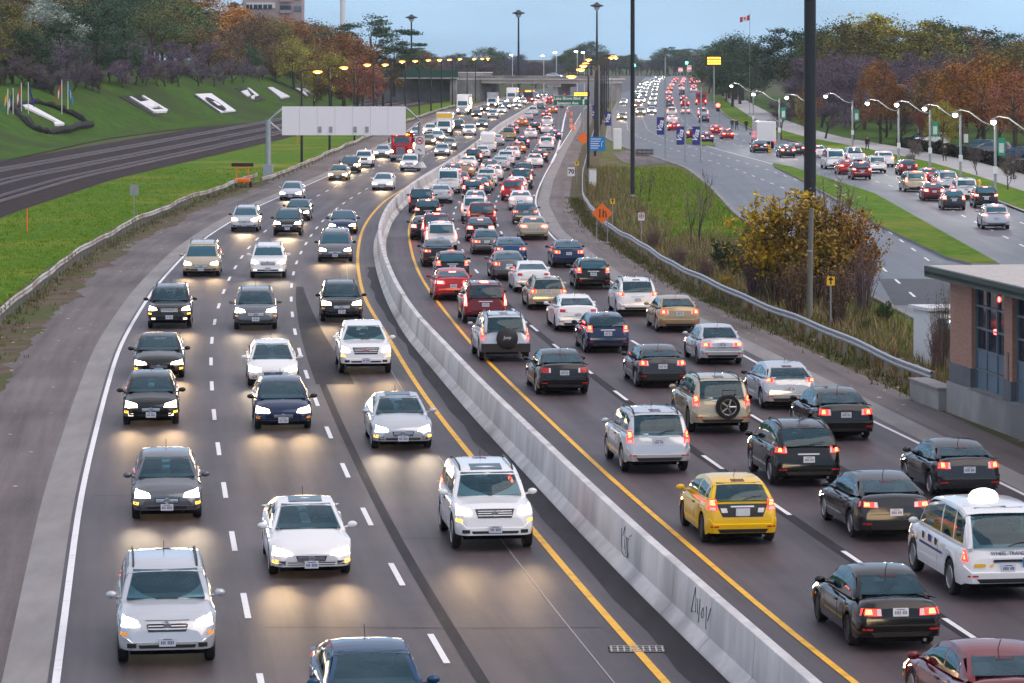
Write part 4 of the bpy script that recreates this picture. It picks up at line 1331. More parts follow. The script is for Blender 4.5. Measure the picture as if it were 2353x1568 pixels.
# ------------------------------------------------------------------ trucks and buses
def chamfer_extrude(prof, hw, ins=.06):
    """prof: closed (y,z) loop, extruded across x with chamfered sides"""
    mb = MB(); n = len(prof)
    cy = sum(p[0] for p in prof)/n; cz = sum(p[1] for p in prof)/n
    def sh(p):
        d = math.hypot(p[0]-cy, p[1]-cz) or 1
        return (p[0]-(p[0]-cy)/d*ins, p[1]-(p[1]-cz)/d*ins)
    for x, f in ((-hw, 1), (-hw+ins, 0), (hw-ins, 0), (hw, 1)):
        for p in prof:
            q = sh(p) if f else p
            mb.v.append((x, q[0], q[1]))
    for k in range(3):
        for i in range(n):
            j = (i+1) % n
            mb.f.append((k*n+i, k*n+j, (k+1)*n+j, (k+1)*n+i))
    mb.f.append(tuple(range(n-1, -1, -1))); mb.f.append(tuple(3*n+i for i in range(n)))
    return mb
WHEEL_T = MB().lathe([(.28, -.12), (.47, -.14), (.5, -.1), (.5, .1), (.47, .14), (.28, .12)], 16, 'X').mesh('wheel', 'tyre', 40)
RIM_T = MB().lathe([(.08, .10), (.22, .06), (.30, .13), (.31, .11)], 14, 'X').mesh('rim', 'rim', 40)
def truck_wheels(t, axles, x):
    for yw in axles:
        for s in (-1, 1):
            w = put('wheel', WHEEL_T, t, (s*x, yw, .5), (0, 0, 0 if s > 0 else math.pi))
            put('rim', RIM_T, w)
def painted(name, mb, t, c, sm=40):
    o = put(name, mb.mesh(name, 'car_paint', sm), t); o.color = c; return o
def make_truck(kind, loc, rz, colour, box, oncoming, lamps):
    c = CARC[colour]; b = CARC[box]
    names = {'box': 'box_truck', 'semi': 'semi_truck', 'dump': 'dump_truck', 'bus': 'bus'}
    t = empty(names[kind], loc, rz)
    hlm, tlm = lamps[0], lamps[1]
    if kind == 'box':
        L = 7.0; yf = 3.5
        painted('cab', chamfer_extrude([(3.5,.5),(3.5,1.15),(3.1,1.3),(2.55,2.2),(1.5,2.25),(1.5,.5)], 1.05), t, c)
        painted('cargo_box', MB().rbox((0,-1.05,2.15), (2.4,4.9,2.5), .05), t, b)
        put('windshield', MB().quad((-.88,3.06,1.38),(.88,3.06,1.38),(.82,2.62,2.12),(-.82,2.62,2.12)).mesh('windshield','car_glass'), t, (0,.02,.01))
        put('grille', MB().box((0,3.51,.85),(1.2,.04,.3)).mesh('grille','grille'), t)
        put('bumper', MB().rbox((0,3.52,.52),(2.1,.2,.24),.04).mesh('bumper','black_trim'), t)
        for s in (-1,1):
            put('headlight', MB().rbox((s*.82,3.51,.88),(.34,.06,.22),.02).mesh('headlight',hlm), t)
            put('mirror', MB().rbox((s*1.28,2.7,1.75),(.16,.1,.36),.03).mesh('mirror','black_trim'), t)
            put('taillight', MB().box((s*1.02,-3.51,.85),(.16,.04,.24)).mesh('taillight',tlm), t)
        put('rear_door', MB().box((0,-3.515,2.15),(2.2,.03,2.3)).mesh('rear_door','white_metal'), t)
        put('chassis', MB().box((0,-.6,.72),(1.0,5.6,.36)).mesh('chassis','underbody'), t)
        truck_wheels(t, (2.55,-2.1), .95); lp = (0, 3.7, .9)
        if box == 'white':
            put('cargo_stripe', MB().box((0,1.42,2.9),(2.2,.02,.55)).mesh('cargo_stripe','sign_yellow'), t)
    elif kind == 'semi':
        painted('cab', chamfer_extrude([(4.2,.6),(4.2,1.5),(2.7,1.72),(2.35,2.75),(1.6,3.75),(.6,3.85),(.6,.6)], 1.12), t, c)
        painted('trailer', MB().rbox((0,-4.6,2.55), (2.55,9.6,2.75), .04), t, b)
        put('windshield', MB().quad((-.95,2.66,1.80),(.95,2.66,1.80),(.88,2.38,2.66),(-.88,2.38,2.66)).mesh('windshield','car_glass'), t, (0,.03,.01))
        put('grille', MB().box((0,4.21,1.05),(.95,.04,.75)).mesh('grille','chrome'), t)
        put('bumper', MB().rbox((0,4.22,.55),(2.3,.22,.32),.05).mesh('bumper','chrome'), t)
        for s in (-1,1):
            put('headlight', MB().rbox((s*.86,4.2,.95),(.36,.08,.26),.03).mesh('headlight',hlm), t)
            put('mirror', MB().rbox((s*1.36,2.7,2.1),(.18,.12,.6),.03).mesh('mirror','black_trim'), t)
        put('chassis', MB().box((0,-2.5,.85),(.9,12.5,.36)).mesh('chassis','underbody'), t)
        truck_wheels(t, (3.1,-.6,-1.7,-8,-9.1), 1.0); lp = (0, 4.4, 1.0)
    elif kind == 'dump':
        painted('cab', chamfer_extrude([(1.7,.8),(1.7,1.95),(1.35,2.75),(.2,2.8),(.2,.8)], 1.08), t, c)
        painted('hood', chamfer_extrude([(3.5,.75),(3.5,1.72),(1.7,1.95),(1.7,.75)], .82), t, c)
        db = MB()
        for y0, y1, z0, z1 in ((-.05,.1,1.25,3.2), (-3.4,-3.25,1.25,2.85)):
            db.box((0,(y0+y1)/2,(z0+z1)/2), (2.44,y1-y0,z1-z0))
        for s in (-1,1): db.box((s*1.18,-1.65,2.05),(.08,3.2,1.6))
        db.box((0,-1.65,1.3),(2.3,3.2,.12)); db.box((0,.55,3.12),(2.44,1.2,.1)); db.box((0,1.12,2.98),(2.44,.06,.30))
        painted('dump_bed', db, t, c)
        for q in range(9):
            put('lettering', MB().box((-.8+q*.2,1.158,2.93+.10*math.cos((q-4)*.38)),(.11,.015,.15 if q % 3 else .10)).mesh('lettering','led_amber'), t)
        put('windshield', MB().quad((-.86,1.66,2.02),(.86,1.66,2.02),(.8,1.40,2.66),(-.8,1.40,2.66)).mesh('windshield','car_glass'), t, (0,.03,.01))
        gr = put('grille', MB().box((0,3.51,1.22),(.9,.05,.75)).mesh('grille','chrome'), t)
        for q in range(5): put('grille_bar', MB().box((0,3.545,.95+q*.13),(.84,.02,.05)).mesh('grille_bar','grille'), gr)
        put('bumper', MB().rbox((0,3.6,.62),(2.4,.25,.34),.05).mesh('bumper','chrome'), t)
        for s in (-1,1):
            put('headlight', MB().rbox((s*.98,3.2,1.15),(.32,.2,.26),.05).mesh('headlight',hlm), t)
            painted('fender', MB().rbox((s*1.0,2.6,.98),(.42,1.25,.32),.1), t, c)
            put('mirror', MB().rbox((s*1.38,1.6,2.3),(.16,.1,.55),.03).mesh('mirror','black_trim'), t)
            put('marker_lamp', MB().box((s*.55,1.36,2.83),(.12,.08,.06)).mesh('marker_lamp','amber_lamp'), t)
        put('chassis', MB().box((0,0,.85),(.9,6.6,.36)).mesh('chassis','underbody'), t)
        truck_wheels(t, (2.6,-1.3,-2.5), 1.0); lp = (0, 3.6, 1.1)
    else:
        painted('body', chamfer_extrude([(5.5,.4),(5.5,2.6),(5.3,3.0),(-5.3,3.0),(-5.5,2.7),(-5.5,.4)], 1.25, .09), t, c)
        painted('lower_skirt', MB().box((0,0,.72),(2.52,10.8,.5)), t, b)
        for s in (-1,1):
            for q in range(7): put('side_window', MB().box((s*1.255,-4.4+q*1.45,1.95),(.02,1.3,.9)).mesh('side_window','car_glass'), t)
            put('taillight', MB().box((s*1.05,-5.52,1.0),(.24,.05,.4)).mesh('taillight',tlm), t)
            put('headlight', MB().box((s*.95,5.52,.8),(.3,.05,.2)).mesh('headlight',hlm), t)
        put('rear_window', MB().box((0,-5.5,2.2),(1.9,.03,.75)).mesh('rear_window','car_glass'), t)
        put('windshield', MB().box((0,5.5,1.9),(2.2,.03,1.3)).mesh('windshield','car_glass'), t)
        put('route_sign', MB().box((0,5.46,2.74),(1.5,.12,.22)).mesh('route_sign','led_amber'), t)
        truck_wheels(t, (3.2,-2.9), 1.08); lp = (0, 5.7, .8)
    if lamps[2]:
        lo = bpy.data.objects.new('headlight_beam', spot_data(lamps[2]))
        lo.location = lp; lo.rotation_euler = (R(85.5),0,0); link(lo, t)
    return t

# ------------------------------------------------------------------ the traffic: (photo x, photo y of the nearest axle, kind, colour, extras)
ONC = [  # oncoming carriageway
 (382,1516,'suv','silver','near'),(710,1316,'sedan','white','sunroof,amber'),(866,1716,'sedan','blue',''),(383,1188,'hatch','grey','amber'),
 (347,973,'hatch','black','amber,fog,blackmirror'),(649,983,'hatch','dark blue','blackmirror'),(921,1027,'sedan','silver','sunroof,amber'),(1128,1256,'suv','white','sunroof,amber'),
 (365,866,'sedan','black','amber,blackmirror'),(626,884,'hatch','white',''),(838,856,'pickup','white','amber'),(390,752,'suv','black','fog,amber,blackmirror'),
 (587,755,'suv','grey',''),(784,737,'suv','black','blackmirror'),(463,633,'minivan','beige',''),(616,637,'suv','white','fog'),(770,600,'minivan','grey','blackmirror'),
 (563,531,'suv','silver','blackmirror'),(661,540,'suv','black',''),(684,506,'sedan','dark grey',''),(787,536,'sedan','dark blue','amber'),(669,459,'sedan','silver',''),
 (879,436,'sedan','white',''),(777,414,'sedan','gold','amber'),(803,397,'suv','black','amber'),(835,384,'suv','white',''),(878,362,'sedan','silver',''),
 (941,393,'suv','white',''),(1015,358,'sedan','silver',''),(1032,343,'sedan','beige',''),(984,333,'sedan','gold','amber'),(957,316,'suv','silver',''),
 (988,309,'suv','white',''),(1004,324,'sedan','silver',''),(1078,311,'suv','white',''),(1052,299,'suv','dark grey',''),(1107,293,'sedan','grey',''),
 (1094,269,'sedan','dark grey',''),(1132,272,'suv','silver',''),(1152,260,'sedan','white',''),(1113,256,'hatch','black',''),(1162,251,'suv','grey',''),
 (1187,247,'sedan','silver',''),(1150,244,'sedan','white',''),(1200,240,'suv','white',''),(1166,238,'sedan','beige',''),(1213,233,'sedan','silver',''),(1190,231,'hatch','dark grey',''),
 (1229,227,'suv','silver',''),(1208,225,'sedan','white',''),(1250,222,'sedan','grey',''),
]
ONT = [(921,371,'dump','red','red'),(1020,312,'box','white','white'),(1062,263,'semi','white','white'),(1130,248,'box','white','silver'),(1174,239,'semi','white','white'),(1214,234,'bus','red','white')]
OUT = [  # outbound carriageway
 (2042,1478,'sedan','black',''),(2308,1690,'sedan','dark red',''),(2283,1362,'taxi','white','taxi'),(2036,1231,'sedan','dark grey',''),(1692,1242,'hatch','yellow',''),
 (1842,1110,'suv','black','bright'),(2207,1137,'coupe','dark grey',''),(1501,1080,'suv','silver',''),(1647,990,'suv','beige','spare'),(1928,1005,'sedan','black',''),
 (1806,936,'hatch','silver','blackmirror'),(1514,887,'coupe','dark grey','bright'),(1650,834,'sedan','silver','bright'),(1289,903,'sedan','black','dull'),(1156,826,'suv','silver','cover'),
 (1391,808,'hatch','dark blue','bright'),(1322,758,'sedan','white','dull'),(1554,760,'sedan','gold',''),(1460,724,'suv','white','blackmirror'),(1112,741,'suv','dark red','brake,blackmirror'),
 (1256,709,'wagon','beige','bright'),(1360,663,'hatch','black',''),(1221,669,'sedan','white','dull'),(1304,613,'sedan','dark blue',''),(1167,642,'sedan','grey',''),
 (1172,606,'sedan','blue','bright'),(1039,688,'sedan','red','brake'),(1038,645,'hatch','black',''),(1007,611,'sedan','black','amber'),(1013,578,'suv','white','brake'),
 (1003,556,'suv','dark red',''),(974,549,'sedan','dark grey',''),(983,512,'suv','black','amber'),(968,488,'suv','dark grey',''),(1013,466,'sedan','silver','dull'),
 (1031,443,'van','white','dull'),(1054,431,'sedan','dark red','brake'),(1068,408,'sedan','gold',''),(1075,391,'sedan','white','brake'),(1088,378,'suv','black','bright'),(1040,410,'sedan','dark grey','bright'),
 (1108,363,'sedan','white','dull'),(1120,349,'cargo','white','dull'),(1141,334,'sedan','silver',''),(1168,322,'pickup','gold','dull'),(1178,306,'sedan','blue',''),
 (1117,583,'sedan','grey',''),(1103,553,'sedan','black','bright'),(1106,524,'minivan','dark red',''),(1090,508,'suv','white','brake'),(1092,481,'sedan','silver','brake'),
 (1086,456,'hatch','black','brake'),(1101,446,'sedan','teal',''),(1111,438,'sedan','beige','bright'),(1118,427,'suv','white','dull'),(1133,414,'sedan','white',''),
 (1125,399,'sedan','teal',''),(1149,391,'sedan','silver','dull'),(1162,380,'suv','white','dull'),(1176,366,'sedan','white',''),(1191,352,'sedan','orange',''),(1200,340,'hatch','dark blue','brake'),
 (1225,550,'sedan','beige',''),(1207,513,'wagon','grey',''),(1196,482,'sedan','white','brake'),(1178,460,'suv','red','brake'),(1186,445,'sedan','white',''),(1198,433,'minivan','dark grey',''),
 (1203,414,'suv','black',''),(1228,384,'sedan','white','brake'),(1240,372,'sedan','dark grey',''),(1255,344,'suv','white',''),(1260,331,'sedan','teal',''),(1274,321,'sedan','blue','brake'),
 (1256,307,'sedan','white',''),(1219,318,'sedan','white',''),(1229,306,'suv','black','brake'),(1199,290,'sedan','orange',''),(1213,276,'sedan','silver',''),(1224,264,'minivan','white','dull'),
 (1257,289,'suv','white',''),(1255,270,'sedan','dark grey',''),(1270,260,'sedan','orange',''),(1241,251,'sedan','teal','dull'),(1236,243,'sedan','white','brake'),(1262,240,'suv','red','brake'),
 (1285,248,'sedan','dark red',''),(1288,238,'sedan','black',''),(1254,234,'sedan','white','brake'),(1273,230,'hatch','dark grey','brake'),(1296,231,'suv','silver',''),
]
BOU = [  # boulevard, away from the camera
 (2286,526,'suv','silver',''),(2190,482,'hatch','dark grey','bright'),(2263,477,'suv','black','bright'),(2217,458,'minivan','white','dull'),(2144,461,'sedan','dark red','brake'),
 (2102,440,'minivan','beige',''),(2174,437,'suv','silver',''),(2135,421,'sedan','red','brake'),(2086,402,'hatch','dark red',''),(1978,412,'suv','dark red','bright'),(1946,400,'sedan','red','brake'),
 (2013,397,'suv','white','dull'),(2032,383,'suv','white',''),(1917,388,'van','white','dull'),(1964,375,'pickup','silver','brake'),(1808,361,'sedan','dark grey',''),(1831,356,'sedan','dark grey','brake'),
 (1880,362,'sedan','white',''),(1747,350,'sedan','black','bright'),(1671,319,'sedan','red','brake'),(1645,309,'sedan','red','brake'),(1623,327,'sedan','purple','bright'),
 (1592,319,'hatch','dark red',''),(1617,281,'sedan','dark blue',''),(1615,269,'suv','silver','brake'),(1548,300,'sedan','red','brake'),(1544,283,'sedan','white','brake'),(1543,266,'suv','white','brake'),
 (1575,262,'sedan','silver','brake'),(1573,246,'suv','red','brake'),(1537,246,'minivan','grey',''),(1538,232,'sedan','teal',''),(1570,232,'sedan','blue','brake'),(1567,219,'suv','dark blue',''),
 (1536,218,'sedan','silver','brake'),(1539,208,'sedan','orange','brake'),(1566,208,'sedan','white','brake'),(1593,212,'suv','white','brake'),(1543,199,'sedan','white','brake'),(1564,199,'hatch','teal','brake'),
 (1594,202,'sedan','teal','brake'),(1548,191,'suv','silver','brake'),(1568,191,'sedan','white','brake'),(1590,193,'suv','dark blue','brake'),(1604,191,'sedan','white','brake'),(1553,185,'sedan','red','brake'),(1571,185,'sedan','white','brake'),(1590,185,'sedan','grey','brake'),
]
BON = [  # boulevard, oncoming
 (1428,276,'sedan','gold',''),(1432,240,'sedan','white',''),(1471,265,'suv','beige',''),(1497,261,'sedan','white',''),(1466,248,'sedan','orange',''),(1498,245,'suv','white',''),(1473,236,'sedan','white',''),
 (1500,231,'sedan','beige',''),(1478,225,'suv','silver',''),(1503,221,'sedan','white',''),(1461,228,'hatch','grey',''),(1480,215,'sedan','white',''),(1504,211,'suv','beige',''),(1484,207,'sedan','white',''),(1506,203,'sedan','white',''),
 (1465,214,'sedan','silver',''),(1488,199,'suv','white',''),(1508,196,'sedan','silver',''),(1470,204,'sedan','white',''),(1474,196,'sedan','beige',''),(1492,192,'sedan','white',''),(1511,190,'sedan','white',''),(1480,190,'suv','white',''),(1497,186,'sedan','white',''),(1514,185,'suv','white',''),(1485,185,'sedan','silver',''),
]
BON += [(1490+i*3 if i % 2 else 1479+i*2, 193-i*1.1, ('sedan','suv')[i % 2], ('white','silver','beige')[i % 3], '') for i in range(13)]
ORD = ['first','second','third','fourth','fifth','sixth','seventh','eighth','ninth','tenth'] + ['%dth' % i for i in range(11, 21)] + ['%d%s' % (i, {1:'st',2:'nd',3:'rd'}.get(i % 10, 'th')) for i in range(21, 100)]
QUEUE = []
def locate(x, y, front_axle, rear_axle, oncoming, line):
    p = G(x, y)
    h = line.heading(p.y)
    fwd = Vector((-math.sin(h), math.cos(h), 0))
    if oncoming: return p + fwd*front_axle, h+math.pi
    return p - fwd*rear_axle, h
def lane_of(x, y, road):
    if road == 'on':
        return 'shoulder-side' if x < L1(y) else 'middle' if x < L2(y) else 'barrier-side'
    if road == 'out':
        return 'barrier-side' if x < R1(y) else 'middle' if x < R2(y) else 'shoulder-side'
    if road == 'bo':
        d = x-SM(y)
        return 'island-side' if d < 3.7 else 'middle' if d < 6.9 else 'sidewalk-side'
    d = SM(y)-x
    return 'median-side' if d < 3.4 else 'middle' if d < 6.5 else 'outer'
ROADN = {'on': 'oncoming highway', 'out': 'outbound highway', 'bo': 'outbound boulevard', 'bi': 'oncoming boulevard'}
GRP = {'on': 'vehicles driving towards the bridge on the highway', 'out': 'vehicles queuing away along the highway', 'bo': 'vehicles driving away along the boulevard', 'bi': 'vehicles driving towards us on the boulevard'}
SPECIAL = {}
PICK = {('on',0): 'suv', ('on',1): 'sedan_b', ('on',2): 'sedan_b', ('on',3): 'hatch', ('on',4): 'hatch', ('on',5): 'hatch_b', ('on',6): 'sedan', ('on',7): 'suv_b', ('on',8): 'sedan_b', ('on',9): 'hatch_b', ('on',11): 'suv', ('on',12): 'suv_c', ('on',13): 'suv_c',
        ('out',0): 'sedan_c', ('out',1): 'sedan_b', ('out',3): 'sedan_b', ('out',4): 'hatch', ('out',5): 'suv_c', ('out',7): 'suv', ('out',8): 'suv', ('out',9): 'sedan', ('out',10): 'hatch_b', ('out',12): 'sedan_c', ('out',13): 'sedan', ('out',14): 'suv_b', ('out',15): 'hatch', ('out',16): 'sedan_b', ('out',17): 'sedan', ('out',18): 'suv_c', ('out',19): 'suv_b', ('bo',0): 'suv_c'}
def spawn(lst, road):
    onc = road in ('on', 'bi')
    for i, (x, y, kind, colour, ex) in enumerate(lst):
        kind0 = kind
        alts = {'sedan': ('sedan', 'sedan_b', 'sedan_c', 'sedan_b'), 'suv': ('suv', 'suv_c', 'suv_b', 'suv_c'), 'hatch': ('hatch', 'hatch_b')}.get(kind, (kind,))
        kind = PICK.get((road, i)) or alts[(i*5+len(colour)) % len(alts)]
        T = TYPES[kind]
        line = {'on': L2, 'out': R1, 'bo': SM, 'bi': SM}[road]
        loc, rz = locate(x, y, T['fa'], T['ra'], onc, line)
        d = loc.y
        lod = 2 if d < 150 else 1 if d < 330 else 0
        e = [q for q in ex.split(',') if q]
        warm = 'headlamp_warm' if (i*7) % 3 else 'headlamp_white'
        tail = 'brake_lamp' if 'brake' in e else 'tail_dull' if 'dull' in e else 'tail_lamp'
        if not onc and d > 190 and tail == 'tail_lamp' and (i*3) % 5 < 4: tail = 'brake_lamp'
        beam = None
        if onc: beam = ('near' if warm == 'headlamp_warm' else 'white') if d < 190 else ('far' if d < 760 else 'vfar')
        elif d < 330 and road == 'out': beam = 'out'
        car = make_car(kind, colour, loc, rz, lod, onc, (warm, tail, beam), 'rim' if i % 4 else 'dark_rim', e)
        QUEUE.append((car, road, lane_of(loc.x, loc.y, road), loc.y, colour, T['word'], T['cat'], e))
        SPECIAL[(road, i)] = car
    return
spawn(ONC, 'on'); spawn(OUT, 'out'); spawn(BOU, 'bo'); spawn(BON, 'bi')
for x, y, kind, c, b in ONT:
    fa = {'box': 2.55, 'semi': 3.1, 'dump': 2.6, 'bus': 3.2}[kind]
    loc, rz = locate(x, y, fa, -2, True, L2)
    t = make_truck(kind, loc, rz, c, b, True, ('headlamp_warm', 'tail_dull', 'far'))
    QUEUE.append((t, 'on', lane_of(loc.x, loc.y, 'on'), loc.y, c, {'box': 'box truck', 'semi': 'semi truck', 'dump': 'dump truck with raised bed shield', 'bus': 'bus'}[kind], 'bus' if kind == 'bus' else 'truck', []))
loc, rz = locate(1752, 345, 2.5, -2.1, False, SM)
t = make_truck('box', loc+Vector((.9, 8, 0)), rz, 'white', 'white', False, ('headlamp_off', 'tail_lamp', None))
QUEUE.append((t, 'bo', lane_of(loc.x, loc.y, 'bo'), loc.y, 'white', 'box truck', 'truck', []))
loc, rz = locate(1610, 241, 3, -2.9, False, SM)
t = make_truck('bus', loc, rz, 'red', 'white', False, ('headlamp_off', 'brake_lamp', None))
QUEUE.append((t, 'bo', lane_of(loc.x, loc.y, 'bo'), loc.y, 'red', 'bus', 'bus', []))

byl = {}
for q in QUEUE: byl.setdefault((q[1], q[2]), []).append(q)
for key, v in byl.items():
    v.sort(key=lambda q: q[3])
    for n, q in enumerate(v):
        extra = {'spare': ' with a spare wheel on its tailgate', 'cover': ' with a black spare wheel cover', 'taxi': ' with a roof light'}
        ex = next((extra[e] for e in q[7] if e in extra), '')
        lab = '%s %s%s, %s up the %s lane of the %s' % (q[4], q[5], ex, ORD[n], q[2], ROADN[q[1]])
        if len(lab.split()) > 16: lab = '%s %s, %s up the %s lane of the %s' % (q[4], q[5], ORD[n], q[2], ROADN[q[1]])
        tag(q[0], lab, q[6], GRP[q[1]])

# ---- details of single near vehicles
def rear_y(T, z):
    h = T['fns'][2].ray_cast(Vector((.001, -6, z)), Vector((0, 1, 0)))[0]
    return h.y if h else -T['L']/2
car = SPECIAL[('out', 2)]; T = TYPES['taxi']                 # white accessible taxi van
prof, top = T['fns'][0], T['fns'][1]
mb = MB()
for q, (r_, z_) in enumerate(((.34,0),(.33,.09),(.25,.18),(.10,.23))):
    for kx in range(12):
        a = 2*math.pi*kx/12
        mb.v.append((r_*math.cos(a)*1.0, r_*math.sin(a)*.55-.55, prof(-.55)+z_))
for q in range(3):
    for kx in range(12): mb.f.append((q*12+kx, q*12+(kx+1)%12, (q+1)*12+(kx+1)%12, (q+1)*12+kx))
mb.f.append(tuple(36+i for i in range(12)))
put('roof_light', mb.mesh('roof_light', 'taxi_sign', 60), car)
def side_x(T, y, z, bv=2):
    h = T['fns'][bv].ray_cast(Vector((-6, y, z)), Vector((1, 0, 0)))[0]
    return h.x if h else -T['W']/2
m = MB()
pts = [(side_x(T, yy, .80)-.012, yy) for yy in (1.05,.5,0,-.5,-.85)]
for i in range(4): m.quad((pts[i+1][0],pts[i+1][1],.775),(pts[i][0],pts[i][1],.775),(pts[i][0],pts[i][1],.83),(pts[i+1][0],pts[i+1][1],.83))
put('side_stripe', m.mesh('side_stripe', 'blue_stripe'), car)
for yy, w_, mt in ((.75,.14,'sign_black'), (.2,.26,'banner_blue'), (-.3,.16,'sign_black')):
    x = side_x(T, yy, .95)-.012
    put('side_emblem', MB().quad((x,yy-w_/2,.90),(x,yy+w_/2,.90),(x,yy+w_/2,1.06),(x,yy-w_/2,1.06)).mesh('side_emblem', mt), car)
put('lettering', text_mesh('WHEEL-TRANS', .11, 'blue_stripe', .004), car, (0, rear_y(T,1.02)-.02, 1.02), (R(90),0,0))
x = rear_y(T,.72)-.02
put('decal', MB().box((-.62,x,.78),(.24,.01,.07)).mesh('decal','sign_yellow'), car)
put('decal', MB().box((-.36,x,.78),(.06,.01,.06)).mesh('decal','amber_dull'), car)
put('handicap_sign', MB().box((.42,x,.84),(.2,.01,.2)).mesh('handicap_sign','sign_blue'), car)
put('tailgate_handle', MB().box((0,rear_y(T,.88)-.02,.87),(.62,.04,.05)).mesh('tailgate_handle','black_trim'), car)
car = SPECIAL[('out', 8)]; T = TYPES['suv']                  # spare wheel on the tailgate
sw = put('spare_wheel', MB().lathe([(.24,-.09),(.34,-.10),(.37,-.07),(.37,.07),(.34,.10),(.24,.09)], 20, 'Y').mesh('spare_wheel','tyre',40), car, (.16, rear_y(T,.95)-.13, .86))
put('rim', MB().lathe([(.06,-.07),(.2,-.06),(.25,-.11),(.26,-.09)], 16, 'Y').mesh('rim','rim',40), sw)
for q in range(5):
    a = 2*math.pi*q/5
    put('spoke', MB().tube([(.03*math.cos(a),-.085,.03*math.sin(a)),(.24*math.cos(a),-.085,.24*math.sin(a))],.035,5).mesh('spoke','rim'), sw)
put('spare_bracket', MB().tube([(-.18,-.10,.30),(-.2,-.12,.52),(.2,-.12,.52),(.18,-.10,.30)],.018,5).mesh('spare_bracket','black_trim'), sw)
T = TYPES['suv_b']; car = SPECIAL[('out', 14)]                                    # black spare wheel cover with lettering
cv = put('spare_cover', MB().lathe([(.40,.12),(.41,-.08),(.37,-.12),(.05,-.125)], 24, 'Y').mesh('spare_cover','black_trim',50), car, (.05, rear_y(T,.95)-.12, .90))
put('lettering', text_mesh('Jeep', .17, 'plate_white', .003), cv, (0,-.132,.04), (R(90),0,0))
m = MB().box((0,-2.24,.54),(1.86,.26,.32)); put('bumper_cladding', m.mesh('bumper_cladding','black_trim'), car)
car = SPECIAL[('on', 10)]                                     # pickup lettering on the grille
T = TYPES['pickup']
hit = T['fns'][2].ray_cast(Vector((.001,6,.88)), Vector((0,-1,0)))[0]
put('lettering', text_mesh('GMC', .17, 'sign_red', .004), car, (0, hit.y+.035, .88), (R(90),0,math.pi))
car = SPECIAL[('out', 4)]; T = TYPES['hatch']                # black tailgate insert of the yellow hatchback
prof, top, bb, cb, panel = T['fns']
put('tailgate_panel', panel(bb, [(-.48,.68),(.48,.68),(.62,.98),(-.62,.98)], 'B', .010, 8, 4).mesh('tailgate_panel','black_trim',50), car)
for s in (-1,1): put('reverse_light', panel(bb, [(s*.36,.78),(s*.5,.78),(s*.53,.88),(s*.38,.88)], 'B', .018, 2, 2).mesh('reverse_light','reverse_lamp'), car)
p_ = put('rear_plate', MB().box((0, rear_y(T,.78)-.035, .80),(.34,.03,.17)).mesh('rear_plate','plate_white'), car)
# soft-top edge and roof spoiler on the black round hatchback
car = SPECIAL[('on', 4)]
# dark shades on white-roofed spare-cover SUV's roof
# ------------------------------------------------------------------ lamps
def lamp_light(parent, loc, energy, col, r=.15):
    d = SPOT.setdefault(('lamp', energy), None)
    if d is None:
        d = bpy.data.lights.new('lamp_light', 'POINT'); d.energy = energy; d.color = col; d.shadow_soft_size = r
        SPOT[('lamp', energy)] = d
    o = bpy.data.objects.new('lamp_light', d); o.location = loc; link(o, parent)
POLE10 = MB().tube([(0,0,0),(0,0,10)], [.15,.10], 8).mesh('pole', 'black_pole', 40)
ARM10 = MB().tube([(0,0,9.85),(.15,0,10.05),(.6,0,10.12),(1.2,0,10.1)], .065, 6).mesh('arm', 'black_pole', 40)
HEAD10 = MB().rbox((1.65,0,10.06),(.95,.36,.16),.07).mesh('lamp_head','black_pole')
LENS10 = MB().sphere((1.70,0,9.90),(.52,.34,.18),12,6).mesh('lamp_lens','sodium_lamp',60)
def street_lamp(loc, rz, label, group, h=10.0):
    o = empty('street_lamp', loc, rz)
    o.scale = (1,1,h/10)
    put('pole', POLE10, o); put('arm', ARM10, o)
    hd = put('lamp_head', HEAD10, o); put('lamp_lens', LENS10, hd)
    lamp_light(o, (1.7,0,9.7), 900, (1.0,.55,.18), .3)
    tag(o, label, 'street lamp', group)
PX = [(693,340,10.0),(757,379,10.3),(814,424,10.5),(858,466,10.4),(899,508,10.8),(931,550,10.8),(963,592,10.9),(990,634,10.9),(1014,676,10.9),(1039,718,11),(1073,760,11),(1092,802,11),(1106,844,11)]
for i,(x,Y,h) in enumerate(PX):
    street_lamp(((x-CXP)*Y/FPX, Y, 0), 0, 'black pole lamp with a glowing orange head, %s along the guardrail by the railway' % ORD[i], 'orange lamps beside the oncoming lanes', h)
PX = [(1351,321,9.6,1),(1367,370,10.1,1),(1370,412,10.4,1),(1373,454,10.6,1),(1377,496,11.1,1),(1381,538,11.4,1),(1385,580,11.6,1),(1389,622,11.7,1),(1393,664,11.5,1),(1397,706,11.2,1)]
for i,(x,Y,h,_) in enumerate(PX):
    street_lamp(((x-CXP)*Y/FPX, Y, 0), math.pi if i < 5 else 0, 'black pole lamp with an orange head, %s along the outbound exit lane' % ORD[i], 'orange lamps beside the outbound lanes', h)
